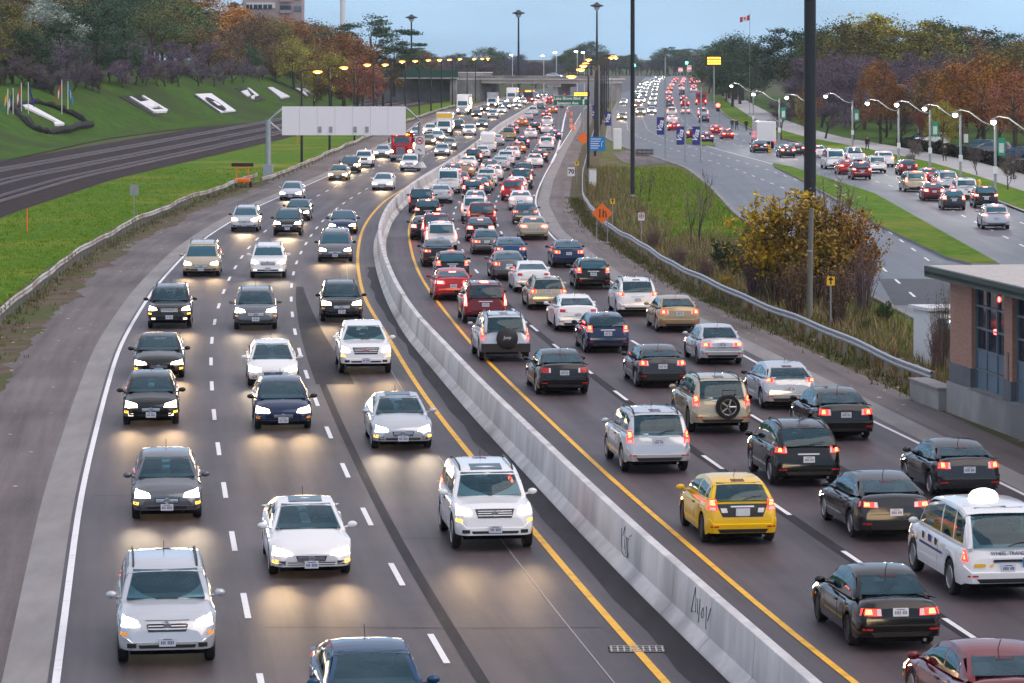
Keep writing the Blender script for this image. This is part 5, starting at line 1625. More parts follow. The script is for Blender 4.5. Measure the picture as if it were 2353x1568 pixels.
# white boulevard lamps with swan-neck arms reaching left
ARMW = MB().tube([(0,0,5.75),(-.5,0,5.75),(-1.0,0,5.95),(-1.6,0,6.4),(-2.2,0,6.85),(-2.9,0,6.98),(-3.3,0,6.85)], .055, 6).mesh('arm','grey_pole',50)
POLEW = MB().tube([(0,0,0),(0,0,6.0)], [.13,.10], 8).mesh('pole','grey_pole',40)
HEADW = MB().lathe([(.26,0),(.24,.06),(.10,.2),(.05,.22)],12,c=(-3.35,0,6.62)).mesh('lamp_head','grey_pole',40)
GLOB = MB().sphere((-3.35,0,6.55),(.21,.21,.17),12,8).mesh('lamp_globe','white_lamp',60)
BAN1 = MB().box((.42,0,0),(.62,.02,1.5)).mesh('banner','banner_green')
BAN1b = MB().box((.42,-.012,-.1),(.40,.004,.8)).mesh('banner_print','banner_pale')
BAN2 = MB().box((0,0,0),(.85,.02,2.0)).mesh('banner','banner_blue')
WL = [(1730,300,1.05,0),(1790,333,1.0,1),(1872,352,1.0,0),(1958,339,.98,1),(2064,375,.98,0),(2136,390,1.0,1),(2206,411,1.0,2),(2286,444,1.0,1),(2385,482,1.0,0)]
for i,(x,y,sc,b) in enumerate(WL):
    p = G(x, y, .12)
    o = empty('boulevard_lamp', p); o.scale = (1,1,sc)
    put('pole', POLEW, o); put('arm', ARMW, o); hd = put('lamp_head', HEADW, o); put('lamp_globe', GLOB, hd)
    lamp_light(o, (-3.35,0,6.2), 700, (1,.95,.85), .2)
    if b:
        bn = put('banner', BAN1 if b == 1 else with_mat(BAN1,'dirt'), o, (.1,0,4.1 if i < 6 else 3.9)); put('banner_print', BAN1b, bn)
    put('notice_box', MB().box((0,-.14,1.95),(.36,.1,.6)).mesh('notice_box','sign_white'), o)
    tag(o, 'grey lamp post with swan-neck arm and white globe, %s along the boulevard sidewalk' % ORD[i], 'street lamp', 'swan-neck lamps along the sidewalk')
p = G(2127, 330, 0); o = empty('twin_lamp', (58, 455, .11))
put('pole', MB().tube([(0,0,0),(0,0,5)],.09,6).mesh('pole','grey_pole'), o)
for s in (-1,1): put('arm', MB().tube([(0,0,4.8),(s*.7,0,5.7),(s*1.6,0,7.1),(s*2.5,0,7.4),(s*3.0,0,7.3)],.06,6).mesh('arm','grey_pole',50), o)
tag(o, 'grey twin-armed lamp post among the autumn trees of the park', 'street lamp')
# high masts
for i,(x,Y,h) in enumerate(((945,1000,24.3),(1191,950,25.0),(1371,900,26.4))):
    o = empty('high_mast', ((x-CXP)*Y/FPX, Y, 0))
    put('mast', MB().tube([(0,0,0),(0,0,h-.8)],[.42,.22],8).mesh('mast','black_pole',40), o)
    put('lamp_ring', MB().lathe([(.25,h-1.5),(.9,h-1.0),(1.9,h-.75),(1.85,h-.5),(.8,h-.15),(.2,h+.35)],14).mesh('lamp_ring','black_pole',40), o)
    put('lamp_glass', MB().lathe([(.3,h-2.0),(.75,h-1.5),(.85,h-1.06),(.3,h-1.04)],12).mesh('lamp_glass','white_metal',40), o)
    tag(o, ('high lighting mast over the trees behind the green railway bridge','high lighting mast standing behind the concrete road bridge','high lighting mast above the fan of orange lamps')[i], 'lighting mast', 'high lighting masts on the horizon')
for i,(x,y0,w,lab) in enumerate(((1453,452,.36,'tall black mast rising from the weedy verge near the utility cabinet'),(1860.5,612,.66,'thick tall black mast rising behind the yellow autumn bush'))):
    p = G(x,y0); o = empty('tall_mast', p)
    put('mast', MB().tube([(0,0,-.1),(0,0,30)],[w*.52,w*.47],14).mesh('mast','black_pole',40), o)
    put('base_plate', MB().lathe([(w*.9,0),(w*.9,.12),(w*.55,.2)],14).mesh('base_plate','galv_dull'), o)
    tag(o, lab, 'mast', 'tall black masts')
p = G(1860,738); o = empty('utility_pole', p)
put('shaft', MB().tube([(0,0,-.1),(.02,0,2.4),(.07,0,4.95)],[.13,.12,.11],10).mesh('shaft','wood_pole',40), o)
put('strap', MB().lathe([(.14,3.05),(.14,3.12)],10).mesh('strap','galv_dull'), o)
tag(o, 'weathered wooden pole standing in front of the yellow bush', 'pole')

# ------------------------------------------------------------------ gantry with a sign seen from behind
lp, rp = G(615,412), Vector(((965-CXP)*302/FPX, 302, 1.05))
g = empty('sign_gantry', (0,0,0))
tag(g, 'grey steel gantry over the oncoming lanes carrying a blank sign back', 'sign gantry')
lt, rt = Vector((lp.x, 299.5, 5.55)), Vector((rp.x, 302, 5.45))
put('post', MB().tube([(lp.x,299.5,0),(lp.x,299.5,5.6)],.26,10).mesh('post','galvanised',40), g)
put('post', MB().tube([(rp.x,302,1.0),(rp.x,302,5.6)],.24,10).mesh('post','galv_dull',40), g)
put('post_foot', MB().lathe([(.62,1.03),(.30,1.55)],10,c=(rp.x,302,0)).mesh('post_foot','concrete'), g)
put('post_sleeve', MB().box((lp.x,299.4,.7),(.9,.7,1.4)).mesh('post_sleeve','galvanised'), g)
x0, x1 = (648-CXP)*299.5/FPX, (932-CXP)*299.5/FPX
def zz(y): return CAM_H-(y-HOR)*299.5/FPX
pn = put('sign_back', MB().box(((x0+x1)/2,299.3,(zz(244)+zz(310))/2),(x1-x0,.08,zz(244)-zz(310))).mesh('sign_back','sign_panel'), g)
for k in range(1,7):
    put('panel_seam', MB().box((x0+(x1-x0)*k/7,299.255,(zz(244)+zz(310))/2),(.02,.006,zz(244)-zz(310)-.04)).mesh('panel_seam','galv_dull'), pn)
for x in (735,760,816,843):
    put('bracket', MB().box(((x-CXP)*299.5/FPX,299.23,zz(297)),(.32,.05,.55)).mesh('bracket','galv_dull'), pn)
for zt in (6.7, 4.4):
    for yy in (299.6, 301.4):
        put('chord', MB().tube([(x0,yy,zt),(x1,yy,zt)],.07,6).mesh('chord','galvanised'), g)
        put('chord', MB().tube([(lt.x,299.6,5.5),(x0,yy,zt)],.07,6).mesh('chord','galvanised'), g)
        put('chord', MB().tube([(x1,yy,zt),(rt.x,301.8,5.45)],.07,6).mesh('chord','galvanised'), g)
for k in range(12):
    xa = x0+(x1-x0)*k/12
    put('brace', MB().tube([(xa,300,4.4),(xa+(x1-x0)/12,301,6.7)],.04,5).mesh('brace','galv_dull'), g)
# ------------------------------------------------------------------ flat signs
def sign_post(name, base, h, label, cat='road sign', posts=((0,),), mat='grey_pole', group=None, r=.035):
    o = empty(name, base)
    for (dx,) in posts: put('post', MB().tube([(dx,0,-.05),(dx,0,h)], r, 6).mesh('post', mat), o)
    return tag(o, label, cat, group)
def disc_ring(r0, r1, n=24):
    mb = MB()
    for k in range(n):
        a, b = 2*math.pi*k/n, 2*math.pi*(k+1)/n
        mb.quad((r0*math.cos(a),0,r0*math.sin(a)),(r1*math.cos(a),0,r1*math.sin(a)),(r1*math.cos(b),0,r1*math.sin(b)),(r0*math.cos(b),0,r0*math.sin(b)))
    return mb
# no-trucks board on the gantry post
o = empty('prohibition_sign', (rp.x-.02, 301.6, 3.15))
pl = put('plate', MB().box((0,0,0),(.95,.03,1.75)).mesh('plate','sign_white'), o)
put('red_ring', disc_ring(.27,.37).mesh('red_ring','sign_red'), pl, (0,-.02,.42))
put('truck_symbol', MB().box((.03,0,.0),(.30,.004,.14)).box((-.17,0,-.03),(.1,.004,.09)).mesh('truck_symbol','sign_black'), pl, (0,-.022,.43))
put('slash', MB().box((0,0,0),(.55,.004,.06)).mesh('slash','sign_red'), pl, (0,-.026,.42), (0,R(45),0))
put('arrow', MB().poly([(-.2,0,.12),(.02,0,.06),(.18,0,-.12),(.1,0,-.16),(-.05,0,-.02),(-.2,0,.02)]).mesh('arrow','sign_black'), pl, (0,-.02,-.45))
tag(o, 'white no-trucks sign with a red ring on the gantry post', 'road sign')
# green direction sign
gY = 470.0
gx = lambda x: (x-CXP)*gY/FPX
gz = lambda y: CAM_H-(y-HOR)*gY/FPX
o = empty('direction_sign', (gx(1311), gY, 0))
W_, H_ = gx(1353)-gx(1270), gz(219)-gz(243)
zc = (gz(219)+gz(243))/2
pl = put('panel', MB().box((0,0,zc),(W_,.06,H_)).mesh('panel','sign_green'), o)
fr = MB()
for s in (-1,1):
    fr.box((0,-.035,zc+s*(H_/2-.05)),(W_-.06,.01,.05)); fr.box((s*(W_/2-.05),-.035,zc),(.05,.01,H_-.06))
put('border', fr.mesh('border','letter_white'), pl)
put('lettering', text_mesh('Lake Shore Blvd', .60, 'letter_white', .01, bold=.018), pl, (-.55,-.045,zc+.33), UPRIGHT)
put('lettering', text_mesh('Jameson Ave', .60, 'letter_white', .01, bold=.018), pl, (-.45,-.045,zc-.36), UPRIGHT)
put('arrow', MB().poly([(-.3,0,-.55),(-.05,0,-.55),(-.05,0,.1),(.2,0,.3),(.28,0,.15),(.42,0,.62),(-.12,0,.55),(.05,0,.42),(-.3,0,.15)]).mesh('arrow','letter_white'), pl, (2.05,-.045,zc))
for dx in (-1.8, 1.8): put('post', MB().tube([(dx,.1,0),(dx,.1,gz(220))],.12,8).mesh('post','galv_dull'), o)
tag(o, 'green overhead exit sign reading Lake Shore Blvd and Jameson Ave', 'road sign')
gY = 560.0
o = empty('message_board', (gx(1336), gY, 0))
zc = gz(216)
put('panel', MB().box((0,0,zc),(2.9,.2,.75)).mesh('panel','sign_black'), o)
for r_ in range(2):
    for q in range(8): put('led_character', MB().box((-1.2+q*.34,-.11,zc+.17-r_*.34),(.24,.02,.22)).mesh('led_character','led_amber'), o)
put('post', MB().tube([(0,.2,0),(0,.2,zc)],.1,6).mesh('post','galv_dull'), o)
tag(o, 'small amber electronic message board above the green exit sign', 'road sign')
# blue sign
p = G(1372,358); o = empty('information_sign', p)
bz = lambda y: CAM_H-(y-HOR)*p.y/FPX
zc = (bz(314)+bz(346))/2; hh = bz(314)-bz(346); ww = 37*p.y/FPX
pl = put('panel', MB().box((0,0,zc),(ww,.05,hh)).mesh('panel','sign_blue'), o)
for q,(a,b) in enumerate(((-.75,.45),(-.75,.35),(-.75,.2),(-.75,.3),(-.75,.1))):
    put('text_line', MB().box(((a+b)/2-.02,-.03,zc+.55-q*.26),(b-a,.006,.085)).mesh('text_line','letter_white'), pl)
put('arrow', MB().tube([(.5,0,-.35),(.5,0,.1),(.58,0,.28),(.72,0,.30)],.035,5).mesh('arrow','letter_white'), pl, (0,-.04,zc))
for dx in (-.5,.5): put('post', MB().tube([(dx,.05,-.05),(dx,.05,zc-.2)],.05,6).mesh('post','wood_pole'), o)
tag(o, 'blue information sign on posts beside the black lamp pole', 'road sign')
# orange star-like construction sign behind the lamp pole, orange diamond sign near
def diamond(base, zc, s, mat, label, sym=None, name='warning_sign', posts=((-.33,),(.33,))):
    o = sign_post(name, base, zc-.1, label, posts=posts, r=.03)
    pl = put('plate', MB().box((0,0,0),(s,.03,s)).mesh('plate',mat), o, (0,-.05,zc), (0,R(45),0))
    if sym: put('symbol', sym.mesh('symbol','sign_black'), o, (0,-.075,zc))
    return o
sy = MB().box((-.14,0,0),(.07,.004,.52)).box((.06,0,-.08),(.07,.004,.36)).box((.24,0,-.14),(.07,.004,.24)).box((.15,0,.08),(.2,.004,.06)).box((.06,0,.2),(.05,.004,.12))
o = diamond(G(1383,558), 1.85, .92, 'sign_orange', 'orange diamond lane-shift sign on a portable stand by the outbound shoulder', sy)
put('stand_foot', MB().box((0,0,.04),(1.1,.3,.06)).mesh('stand_foot','galv_dull'), o)
p = G(1341,352); diamond(Vector((p.x,p.y+2,0)), 1.75, 1.1, 'sign_orange', 'small orange construction sign behind the blue sign post')
# small yellow square signs
ar = MB().box((0,0,-.04),(.06,.004,.2)).poly([(-.12,0,.04),(.12,0,.04),(0,0,.18)])
for i,(x,yt,yb,s) in enumerate(((1908,645,755,.34),(1407,462,528,.32),(1325,375,420,.36))):
    p = G(x,yb); zt = CAM_H-(yt-HOR)*p.y/FPX
    o = sign_post('marker_sign', p, zt, ('yellow square marker sign on a thin post before the autumn bush','yellow square marker sign behind the orange diamond sign','yellow square marker sign beside the speed limit sign')[i], group='yellow marker signs')
    put('plate', MB().box((0,-.04,zt),(s,.02,s*1.1)).mesh('plate','sign_yellow'), o)
    put('symbol', ar.mesh('symbol','sign_black'), o, (0,-.055,zt))
p = G(1312,432); zt = CAM_H-(394-HOR)*p.y/FPX
o = sign_post('speed_sign', p, zt, 'white 70 speed limit sign on a post at the shoulder')
pl = put('plate', MB().box((0,-.04,zt),(.62,.02,.78)).mesh('plate','sign_white'), o)
put('lettering', text_mesh('70', .54, 'sign_black', .004, bold=.02), pl, (0,-.055,zt), UPRIGHT)
p = G(1473,560); zt = CAM_H-(497-HOR)*p.y/FPX
o = sign_post('no_stopping_sign', p, zt, 'small white sign with a red circle above the weeds by the guardrail')
pl = put('plate', MB().box((0,-.04,zt),(.40,.02,.48)).mesh('plate','sign_white'), o)
put('red_ring', disc_ring(.11,.16).mesh('red_ring','sign_red'), pl, (0,-.055,zt+.04))
put('symbol', MB().box((0,0,0),(.10,.004,.10)).mesh('symbol','sign_black'), pl, (0,-.056,zt+.04))
p = G(308,502); o = sign_post('road_sign', p, 2.0, 'grey sign seen from behind on the grass strip')
put('plate', MB().box((0,.03,2.05),(.62,.02,.75)).mesh('plate','galv_dull'), o)
p = G(1522,362); 
def banner_pole(base, h, zb, label, dx=-.55, mat='grey_pole'):
    o = sign_post('banner_pole', base, h, label, 'banner pole', mat=mat, group='blue banners along the boulevard', r=.09)
    bn = put('banner', BAN2, o, (dx,0,zb))
    put('lettering', text_mesh('Visa', .80, 'letter_white', .006, shear=.25, bold=.02), bn, (.0,-.02,0), (R(90),R(-78),0))
for i,(x,yt,yb,top_) in enumerate(((1528,289,362,130),(1574,311,372,200),(1610,311,372,200),(1376,257,312,150),(1405,272,318,180))):
    p = G(x,yb); z = lambda y: CAM_H-(y-HOR)*p.y/FPX
    banner_pole(p, max(z(top_), z(yt)+1.5), z(yt), 'blue vertical banner with white script on a grey pole, %s from the far end' % ORD[i] if 0 else ('blue banner pole between the two boulevard carriageways','blue banner pole on the small traffic island','blue banner pole at the island edge by the purple car','blue banner pole behind the fan of lamps','blue banner pole at the boulevard kerb beyond the blue sign')[i], -.54)
# orange drums and delineators at the exit gore
for i,(x,y) in enumerate(((1312,262),(1311,278),(1311,292),(1318,295),(1303,256))):
    p = G(x,y+4)
    o = empty('traffic_drum', p)
    put('barrel', MB().lathe([(.30,0),(.26,.10),(.24,.80),(.16,.88)],12).mesh('barrel','sign_orange',40), o)
    for z in (.28,.56): put('stripe', MB().lathe([(.262,z),(.258,z+.12)],12).mesh('stripe','sign_white'), o)
    tag(o, 'orange striped traffic drum at the exit gore, %s from the near tip' % ['fourth','third','second','first','fifth'][i], 'traffic drum', 'orange drums at the exit gore')
for x,y,h,lab in ((62,530,1.45,'slim orange marker post on the grass strip near the tracks'),(683,331,1.9,'slim orange marker post on the grass behind the gantry')):
    p = G(x,y); o = empty('marker_post', p)
    put('stake', MB().tube([(0,0,-.05),(0,0,h)],[.06,.04],6).mesh('stake','sign_orange'), o)
    tag(o, lab, 'marker post')
# arrow-board trailer
p = G(557,430); o = empty('arrow_board_trailer', p)
put('arrow_board', MB().rbox((0,0,2.0),(1.95,.12,.32),.04).mesh('arrow_board','sign_black'), o)
for s in (-1,1):
    put('frame_post', MB().tube([(s*.55,0,.5),(s*.5,0,1.9)],.05,6).mesh('frame_post','sign_orange'), o)
    w = put('wheel', MB().lathe([(.16,-.08),(.27,-.09),(.28,.09),(.16,.08)],14,'X').mesh('wheel','tyre'), o, (s*.72,0,.28))
put('chassis', MB().rbox((0,0,.62),(1.3,.9,.36),.05).mesh('chassis','sign_orange'), o)
put('drawbar', MB().tube([(0,.3,.4),(0,1.6,.35)],.05,6).mesh('drawbar','sign_orange'), o)
put('crossbar', MB().tube([(-.6,0,1.75),(.6,0,1.75)],.04,6).mesh('crossbar','sign_orange'), o)
tag(o, 'orange arrow-board trailer with a black panel parked at the guardrail end', 'trailer')
# cabinet and fence on the verge
p = G(1361,428); o = empty('utility_cabinet', p)
put('housing', MB().rbox((0,0,.75),(.65,.55,1.5),.04).mesh('housing','white_metal'), o)
put('cap', MB().rbox((0,0,1.53),(.72,.62,.08),.02).mesh('cap','galv_dull'), o)
tag(o, 'white utility cabinet on the weedy verge below the lamp pole', 'cabinet')
p = G(1418,343); o = empty('white_pillar', p)
put('housing', MB().rbox((0,0,1.3),(1.0,.8,2.6),.05).mesh('housing','white_metal'), o)
tag(o, 'pale concrete pillar box at the corner of the boulevard', 'cabinet')
p = G(1480,358); o = empty('wooden_fence', p)
for k in range(14): put('slat', MB().box((-.95+k*.15,0,.42),(.09,.05,.84)).mesh('slat','bark'), o)
put('rail', MB().box((0,.05,.3),(2.1,.04,.08)).mesh('rail','bark'), o); put('rail', MB().box((0,.05,.66),(2.1,.04,.08)).mesh('rail','bark'), o)
tag(o, 'short dark wooden slat fence at the foot of the black mast', 'fence')
# yellow hydrant, bollard
p = G(2249,432,.12); o = empty('fire_hydrant', p)
put('barrel', MB().lathe([(.18,0),(.18,.05),(.12,.07),(.12,.55),(.16,.57),(.15,.66),(.06,.78)],10).mesh('barrel','sign_yellow',40), o)
for s in (-1,1): put('nozzle', MB().lathe([(.06,0),(.06,.1),(.08,.11)],8,'X',(s*.1,0,.45)).mesh('nozzle','sign_yellow'), o)
tag(o, 'yellow fire hydrant on the grass verge beside the boulevard', 'hydrant')
p = G(1767,355); o = empty('hazard_marker', p)
put('plate', MB().box((0,0,.6),(.28,.03,1.1)).mesh('plate','sign_yellow'), o)
for k in range(3): put('stripe', MB().box((0,-.02,.3+.3*k),(.36,.004,.09)).mesh('stripe','sign_black'), o, None, None)
tag(o, 'yellow and black striped hazard marker on the traffic island', 'road sign')
# far traffic lights and signs of the boulevard
sig = [(1458,184,'led_green'),(1582,157,'led_green'),(1563,160,'led_red'),(1583,158,'led_red'),(1661,170,'led_red'),(1645,182,'led_red')]
for i,(x,y,m) in enumerate(((1457,147,'led_green'),(1577,141,'led_green'),(1660,172,'led_red'),(1649,246,'led_red'))):
    Y = 900 if y < 200 else 560; z = CAM_H-(y-HOR)*Y/FPX
    o = empty('traffic_light', ((x-CXP)*Y/FPX, Y, 0))
    put('pole', MB().tube([(.3,.1,0),(.3,.1,z+.4)],.08,6).mesh('pole','grey_pole'), o)
    hs_ = put('housing', MB().rbox((0,0,z),(.6,.35,1.5),.05).mesh('housing','sign_black'), o)
    put('lens', MB().sphere((0,-.2,z-.35 if m == 'led_green' else z+.35),(.36,.1,.36),10,6).mesh('lens',m), hs_)
    tag(o, ('green traffic light beside the tall black mast','green traffic light over the outbound boulevard lanes','red traffic light over the far right of the boulevard','red traffic light by the sidewalk lamp')[i], 'traffic light', 'traffic lights on the boulevard')
Y = 700; o = empty('message_sign', ((1640-CXP)*Y/FPX, Y, 0)); zc = CAM_H-(139-HOR)*Y/FPX
put('panel', MB().box((0,0,zc),(3.3,.3,2.1)).mesh('panel','sign_black'), o)
for r_ in range(3):
    for q in range(8): put('led_character', MB().box((-1.3+q*.37,-.16,zc+.6-r_*.6),(.27,.02,.36)).mesh('led_character','led_amber'), o)
put('post', MB().tube([(0,.3,0),(0,.3,zc)],.18,8).mesh('post','grey_pole'), o)
tag(o, 'yellow lit electronic message sign above the far boulevard traffic', 'road sign')
for i,(x,y) in enumerate(((1563,160),(1583,157))):
    Y = 900; z = CAM_H-(y-HOR)*Y/FPX
    o = empty('turn_sign', ((x-CXP)*Y/FPX, Y, 0))
    put('plate', MB().box((0,0,z),(1.3,.05,1.3 if i == 0 else 1.9)).mesh('plate','sign_white'), o)
    put('red_bar', MB().box((0,-.04,z),(1.0,.01,.3)).mesh('red_bar','led_red'), o)
    put('post', MB().tube([(0,.1,0),(0,.1,z)],.08,6).mesh('post','grey_pole'), o)
    tag(o, ('red and white sign over the outbound boulevard lanes','taller red and white sign beside the green light')[i], 'road sign')

# ------------------------------------------------------------------ bridges
def wz(y, Y): return CAM_H-(y-HOR)*Y/FPX
b = empty('road_bridge', (0,0,0))
A_, B_ = Vector(((1108-CXP)*826/FPX, 826, 0)), Vector(((1372-CXP)*814/FPX, 814, 0))
dv = (B_-A_); ln = dv.length; ang = math.atan2(dv.y, dv.x)
def bx(name, u0, u1, v, w, z0, z1, mat):
    c = A_.lerp(B_, (u0+u1)/2/ln) + Vector((-math.sin(ang), math.cos(ang), 0))*v
    return put(name, MB().box((c.x,c.y,(z0+z1)/2),(u1-u0,w,z1-z0),ang).mesh(name,mat), b)
zb0 = 4.5
bx('girder', -6, ln+2.5, 6, 12, zb0, zb0+.95, 'bridge_concrete')
bx('deck_edge', -8, ln+3, 6, 13.2, zb0+.95, zb0+1.25, 'bridge_concrete')
bx('parapet', -8, ln+3, -.45, .3, zb0+1.25, zb0+1.95, 'concrete_dark')
bx('parapet', -8, ln+3, 12.4, .3, zb0+1.25, zb0+1.95, 'concrete_dark')
for u in range(-6, int(ln)+3, 3): bx('railing_post', u, u+.12, -.62, .06, zb0+1.3, zb0+2.3, 'galv_dull')
for u, w_ in ((ln*.60, 1.3), (ln*.955, 1.2)): bx('pier', u, u+w_, 6, 9, -.1, zb0, 'bridge_concrete')
bx('pier_cap', ln*.56, ln*.68, 6, 11, zb0-.9, zb0-.01, 'bridge_concrete')
bx('abutment', -10, -.5, 6, 14, -.1, zb0+.9, 'concrete_dark')
bx('abutment', ln+.6, ln+2.2, 6.5, 11, -.1, zb0+.5, 'concrete_dark')
tag(b, 'grey concrete road bridge crossing the highway in the distance', 'bridge')
b = empty('railway_bridge', (0,0,0))
Y = 800
xa, xb = (880-CXP)*Y/FPX, (1052-CXP)*Y/FPX
put('girder', MB().box(((xa+xb)/2,Y,(wz(160,Y)+wz(178,Y))/2),(xb-xa,.5,wz(160,Y)-wz(178,Y))).mesh('girder','dark_green_steel'), b)
put('flange', MB().box(((xa+xb)/2,Y-.1,wz(179,Y)),(xb-xa,.9,.22)).mesh('flange','concrete'), b)
for k in range(22): put('stiffener', MB().box((xa+.4+k*(xb-xa-.8)/21,Y-.3,(wz(160,Y)+wz(178,Y))/2),(.12,.12,wz(160,Y)-wz(177,Y))).mesh('stiffener','dark_green_steel'), b)
put('deck', MB().box(((xa+xb)/2,Y+5,wz(179,Y)),(xb-xa,10,.3)).mesh('deck','concrete_dark'), b)
put('pier', MB().box((xb-1.2,Y+5,wz(180,Y)/2-.1),(1.6,9,wz(180,Y))).mesh('pier','concrete_dark'), b)
put('back_wall', MB().box((xa+6,Y+9,wz(180,Y)/2),(22,.6,wz(180,Y)-.2)).mesh('back_wall','concrete_dark'), b)
tag(b, 'dark green steel girder bridge over the railway cutting', 'bridge')
b = empty('retaining_wall', (0,0,0)); Y = 830
xa, xb = (1050-CXP)*Y/FPX, (1130-CXP)*Y/FPX
for k in range(5): put('wall_panel', MB().box((xa+(k+.5)*(xb-xa)/5,Y,(wz(168,Y)-.1)/2),((xb-xa)/5-.05,.8,wz(168,Y)+.1)).mesh('wall_panel','concrete_dark'), b)
put('coping', MB().box(((xa+xb)/2,Y,wz(167,Y)+.1),(xb-xa+.4,1.1,.25)).mesh('coping','bridge_concrete'), b)
tag(b, 'grey concrete retaining wall between the green bridge and the road bridge', 'wall')
# cars on the road bridge and lamp posts there
for i,(x,y) in enumerate(((1113,172),(1068,170),(1260,170))):
    u = (x-1108)/(1374-1108)
    c = A_.lerp(B_, max(-.02,u)) + Vector((-math.sin(ang), math.cos(ang), 0))*5
    if x < 1120: continue
    car = make_car('sedan', 'silver', Vector((c.x,c.y,zb0+1.26)), ang-math.pi/2, 0, False, ('headlamp_white','tail_lamp',None))
    tag(car, 'silver sedan crossing on the concrete road bridge', 'car')
for i,x in enumerate((1249,1278,1326,1342,1177)):
    Y = 880+i*25; o = empty('bridge_lamp', ((x-CXP)*Y/FPX, Y, 0)); h = wz((128,120,118,120,126)[i],Y)
    put('pole', MB().tube([(0,0,0),(0,0,h)],.11,6).mesh('pole','white_metal'), o)
    put('lamp_head', MB().sphere((-.4,0,h),(.5,.25,.16),8,5).mesh('lamp_head','white_lamp'), o)
    tag(o, 'slim pale lamp post beyond the road bridge, %s from its pier' % ORD[i], 'street lamp', 'pale lamp posts beyond the bridge')

# ------------------------------------------------------------------ brick pump house at the right edge
cA = Vector((14.3,104,0)); dirv = Vector((.154,-.988,0)).normalized(); nrm = Vector((-dirv.y*-1,0,0))
nrm = Vector((dirv.y, -dirv.x, 0))            # towards the highway
bld = empty('brick_building', cA, math.atan2(dirv.y, dirv.x))
tag(bld, 'brick pump house with large gridded windows and flat gravel roof', 'building')
# local: +x along facade towards the camera, +y away from the highway (into building)
LEN, DEP, TOP = 24.0, 12.0, 4.45
def lb(name, c, d, mat, par=bld): return put(name, MB().box(c,d).mesh(name,mat), par)
flip = 1 if (Matrix.Rotation(bld.rotation_euler.z,3,'Z') @ Vector((0,1,0))).dot(nrm) < 0 else -1
def wall_uv(name, x0,x1,z0,z1,yy,thick,mat):
    mb = MB().box(((x0+x1)/2,flip*yy,(z0+z1)/2),(x1-x0,thick,z1-z0))
    me = mb.mesh(name, mat, uv=[(v[0]+v[1], v[2]) for v in mb.v])
    return put(name, me, bld)
wins = [(2.35,5.75),(6.55,9.95),(10.75,14.15),(14.95,18.35)]
px = 0.0
for (a,b_) in wins+[(LEN,LEN)]:
    if a > px:
        wall_uv('brick_pier', px, a, 1.62, TOP, .15, .30, 'brick_wall')
        lb('stone_pier', ((px+a)/2, flip*.13, 1.3), (a-px, .34, .64), 'stone_base')
    px = b_
lb('foundation', (LEN/2, flip*.10, .46), (LEN+.1, .42, 1.06), 'concrete_dark')
wall_uv('end_wall', -.0, .3, 0.0, TOP, 6.3, 11.9, 'brick_wall')
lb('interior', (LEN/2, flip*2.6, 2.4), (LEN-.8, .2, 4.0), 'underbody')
for wi,(a,b_) in enumerate(wins):
    w = lb('window', ((a+b_)/2, flip*.22, (1.0+TOP)/2), (b_-a-.02, .04, TOP-1.0), 'window_dark')
    nC = 3
    for c in range(nC+1):
        x = a+.06+(b_-a-.12)*c/nC
        lb('mullion', (x, flip*.17, (1.0+TOP)/2), (.07, .08, TOP-1.0), 'mullion', bld).parent = w
    for zz_ in (1.02,1.63,2.26,2.95,3.65,4.36):
        put('mullion', MB().box(((a+b_)/2, flip*.172, zz_),(b_-a-.04,.07,.06)).mesh('mullion','mullion'), w)
    for c in range(nC):
        for r_ in range(2):
            xm = a+.06+(b_-a-.12)*(c+.5)/nC
            put('lower_panel', MB().box((xm, flip*.185, 1.325+r_*.62),((b_-a-.12)/nC-.06,.03,.55)).mesh('lower_panel','panel_blue'), w)
    put('sill', MB().box(((a+b_)/2, flip*.06, .99),(b_-a,.34,.06)).mesh('sill','concrete_gutter'), w)
for zz_,xx in ((4.0,4.6),(2.95,4.25),(3.0,8.3)):  # glowing red blobs added on the panes in place of brake-light reflections
    put('added_reflection', MB().sphere((xx, flip*.19, zz_),(.17,.05,.09),8,5).mesh('added_reflection','led_red'), bld)
lb('corner_post', (6.15, flip*.02, 1.75), (.16,.10,1.5), 'wood_pole')
rf = lb('roof', (LEN/2-.2, flip*(DEP/2-.2), TOP+.14), (LEN+.8, DEP+1.0, .26), 'fascia_green')
put('roof_gravel', MB().box((LEN/2-.2, flip*(DEP/2-.2), TOP+.275),(LEN+.6,DEP+.8,.03)).mesh('roof_gravel','gravel_roof'), rf)
put('gutter', MB().box((LEN/2-.2, flip*(-.62), TOP+.02),(LEN+.8,.16,.2)).mesh('gutter','fascia_green'), rf)
put('roof_vent', MB().lathe([(.22,0),(.22,.06),(.12,.08),(.12,.55),(.15,.56),(.15,.66)],12,c=(1.2,flip*4.4,TOP+.28)).mesh('roof_vent','white_metal',40), rf)
put('roof_curb', MB().box((2.2,flip*3.6,TOP+.36),(.6,.4,.14)).mesh('roof_curb','gravel_roof'), rf)
# low end wall
p = G(2146,905); o = empty('low_wall', (13.75,107.6,0), bld.rotation_euler.z)
put('wall_block', MB().box((1.6,0,.32),(3.4,.6,.7)).mesh('wall_block','concrete_dark'), o)
put('coping', MB().box((1.6,0,.69),(3.5,.7,.08)).mesh('coping','concrete_gutter'), o)
tag(o, 'low concrete wall stub where the guardrail meets the brick building', 'wall')
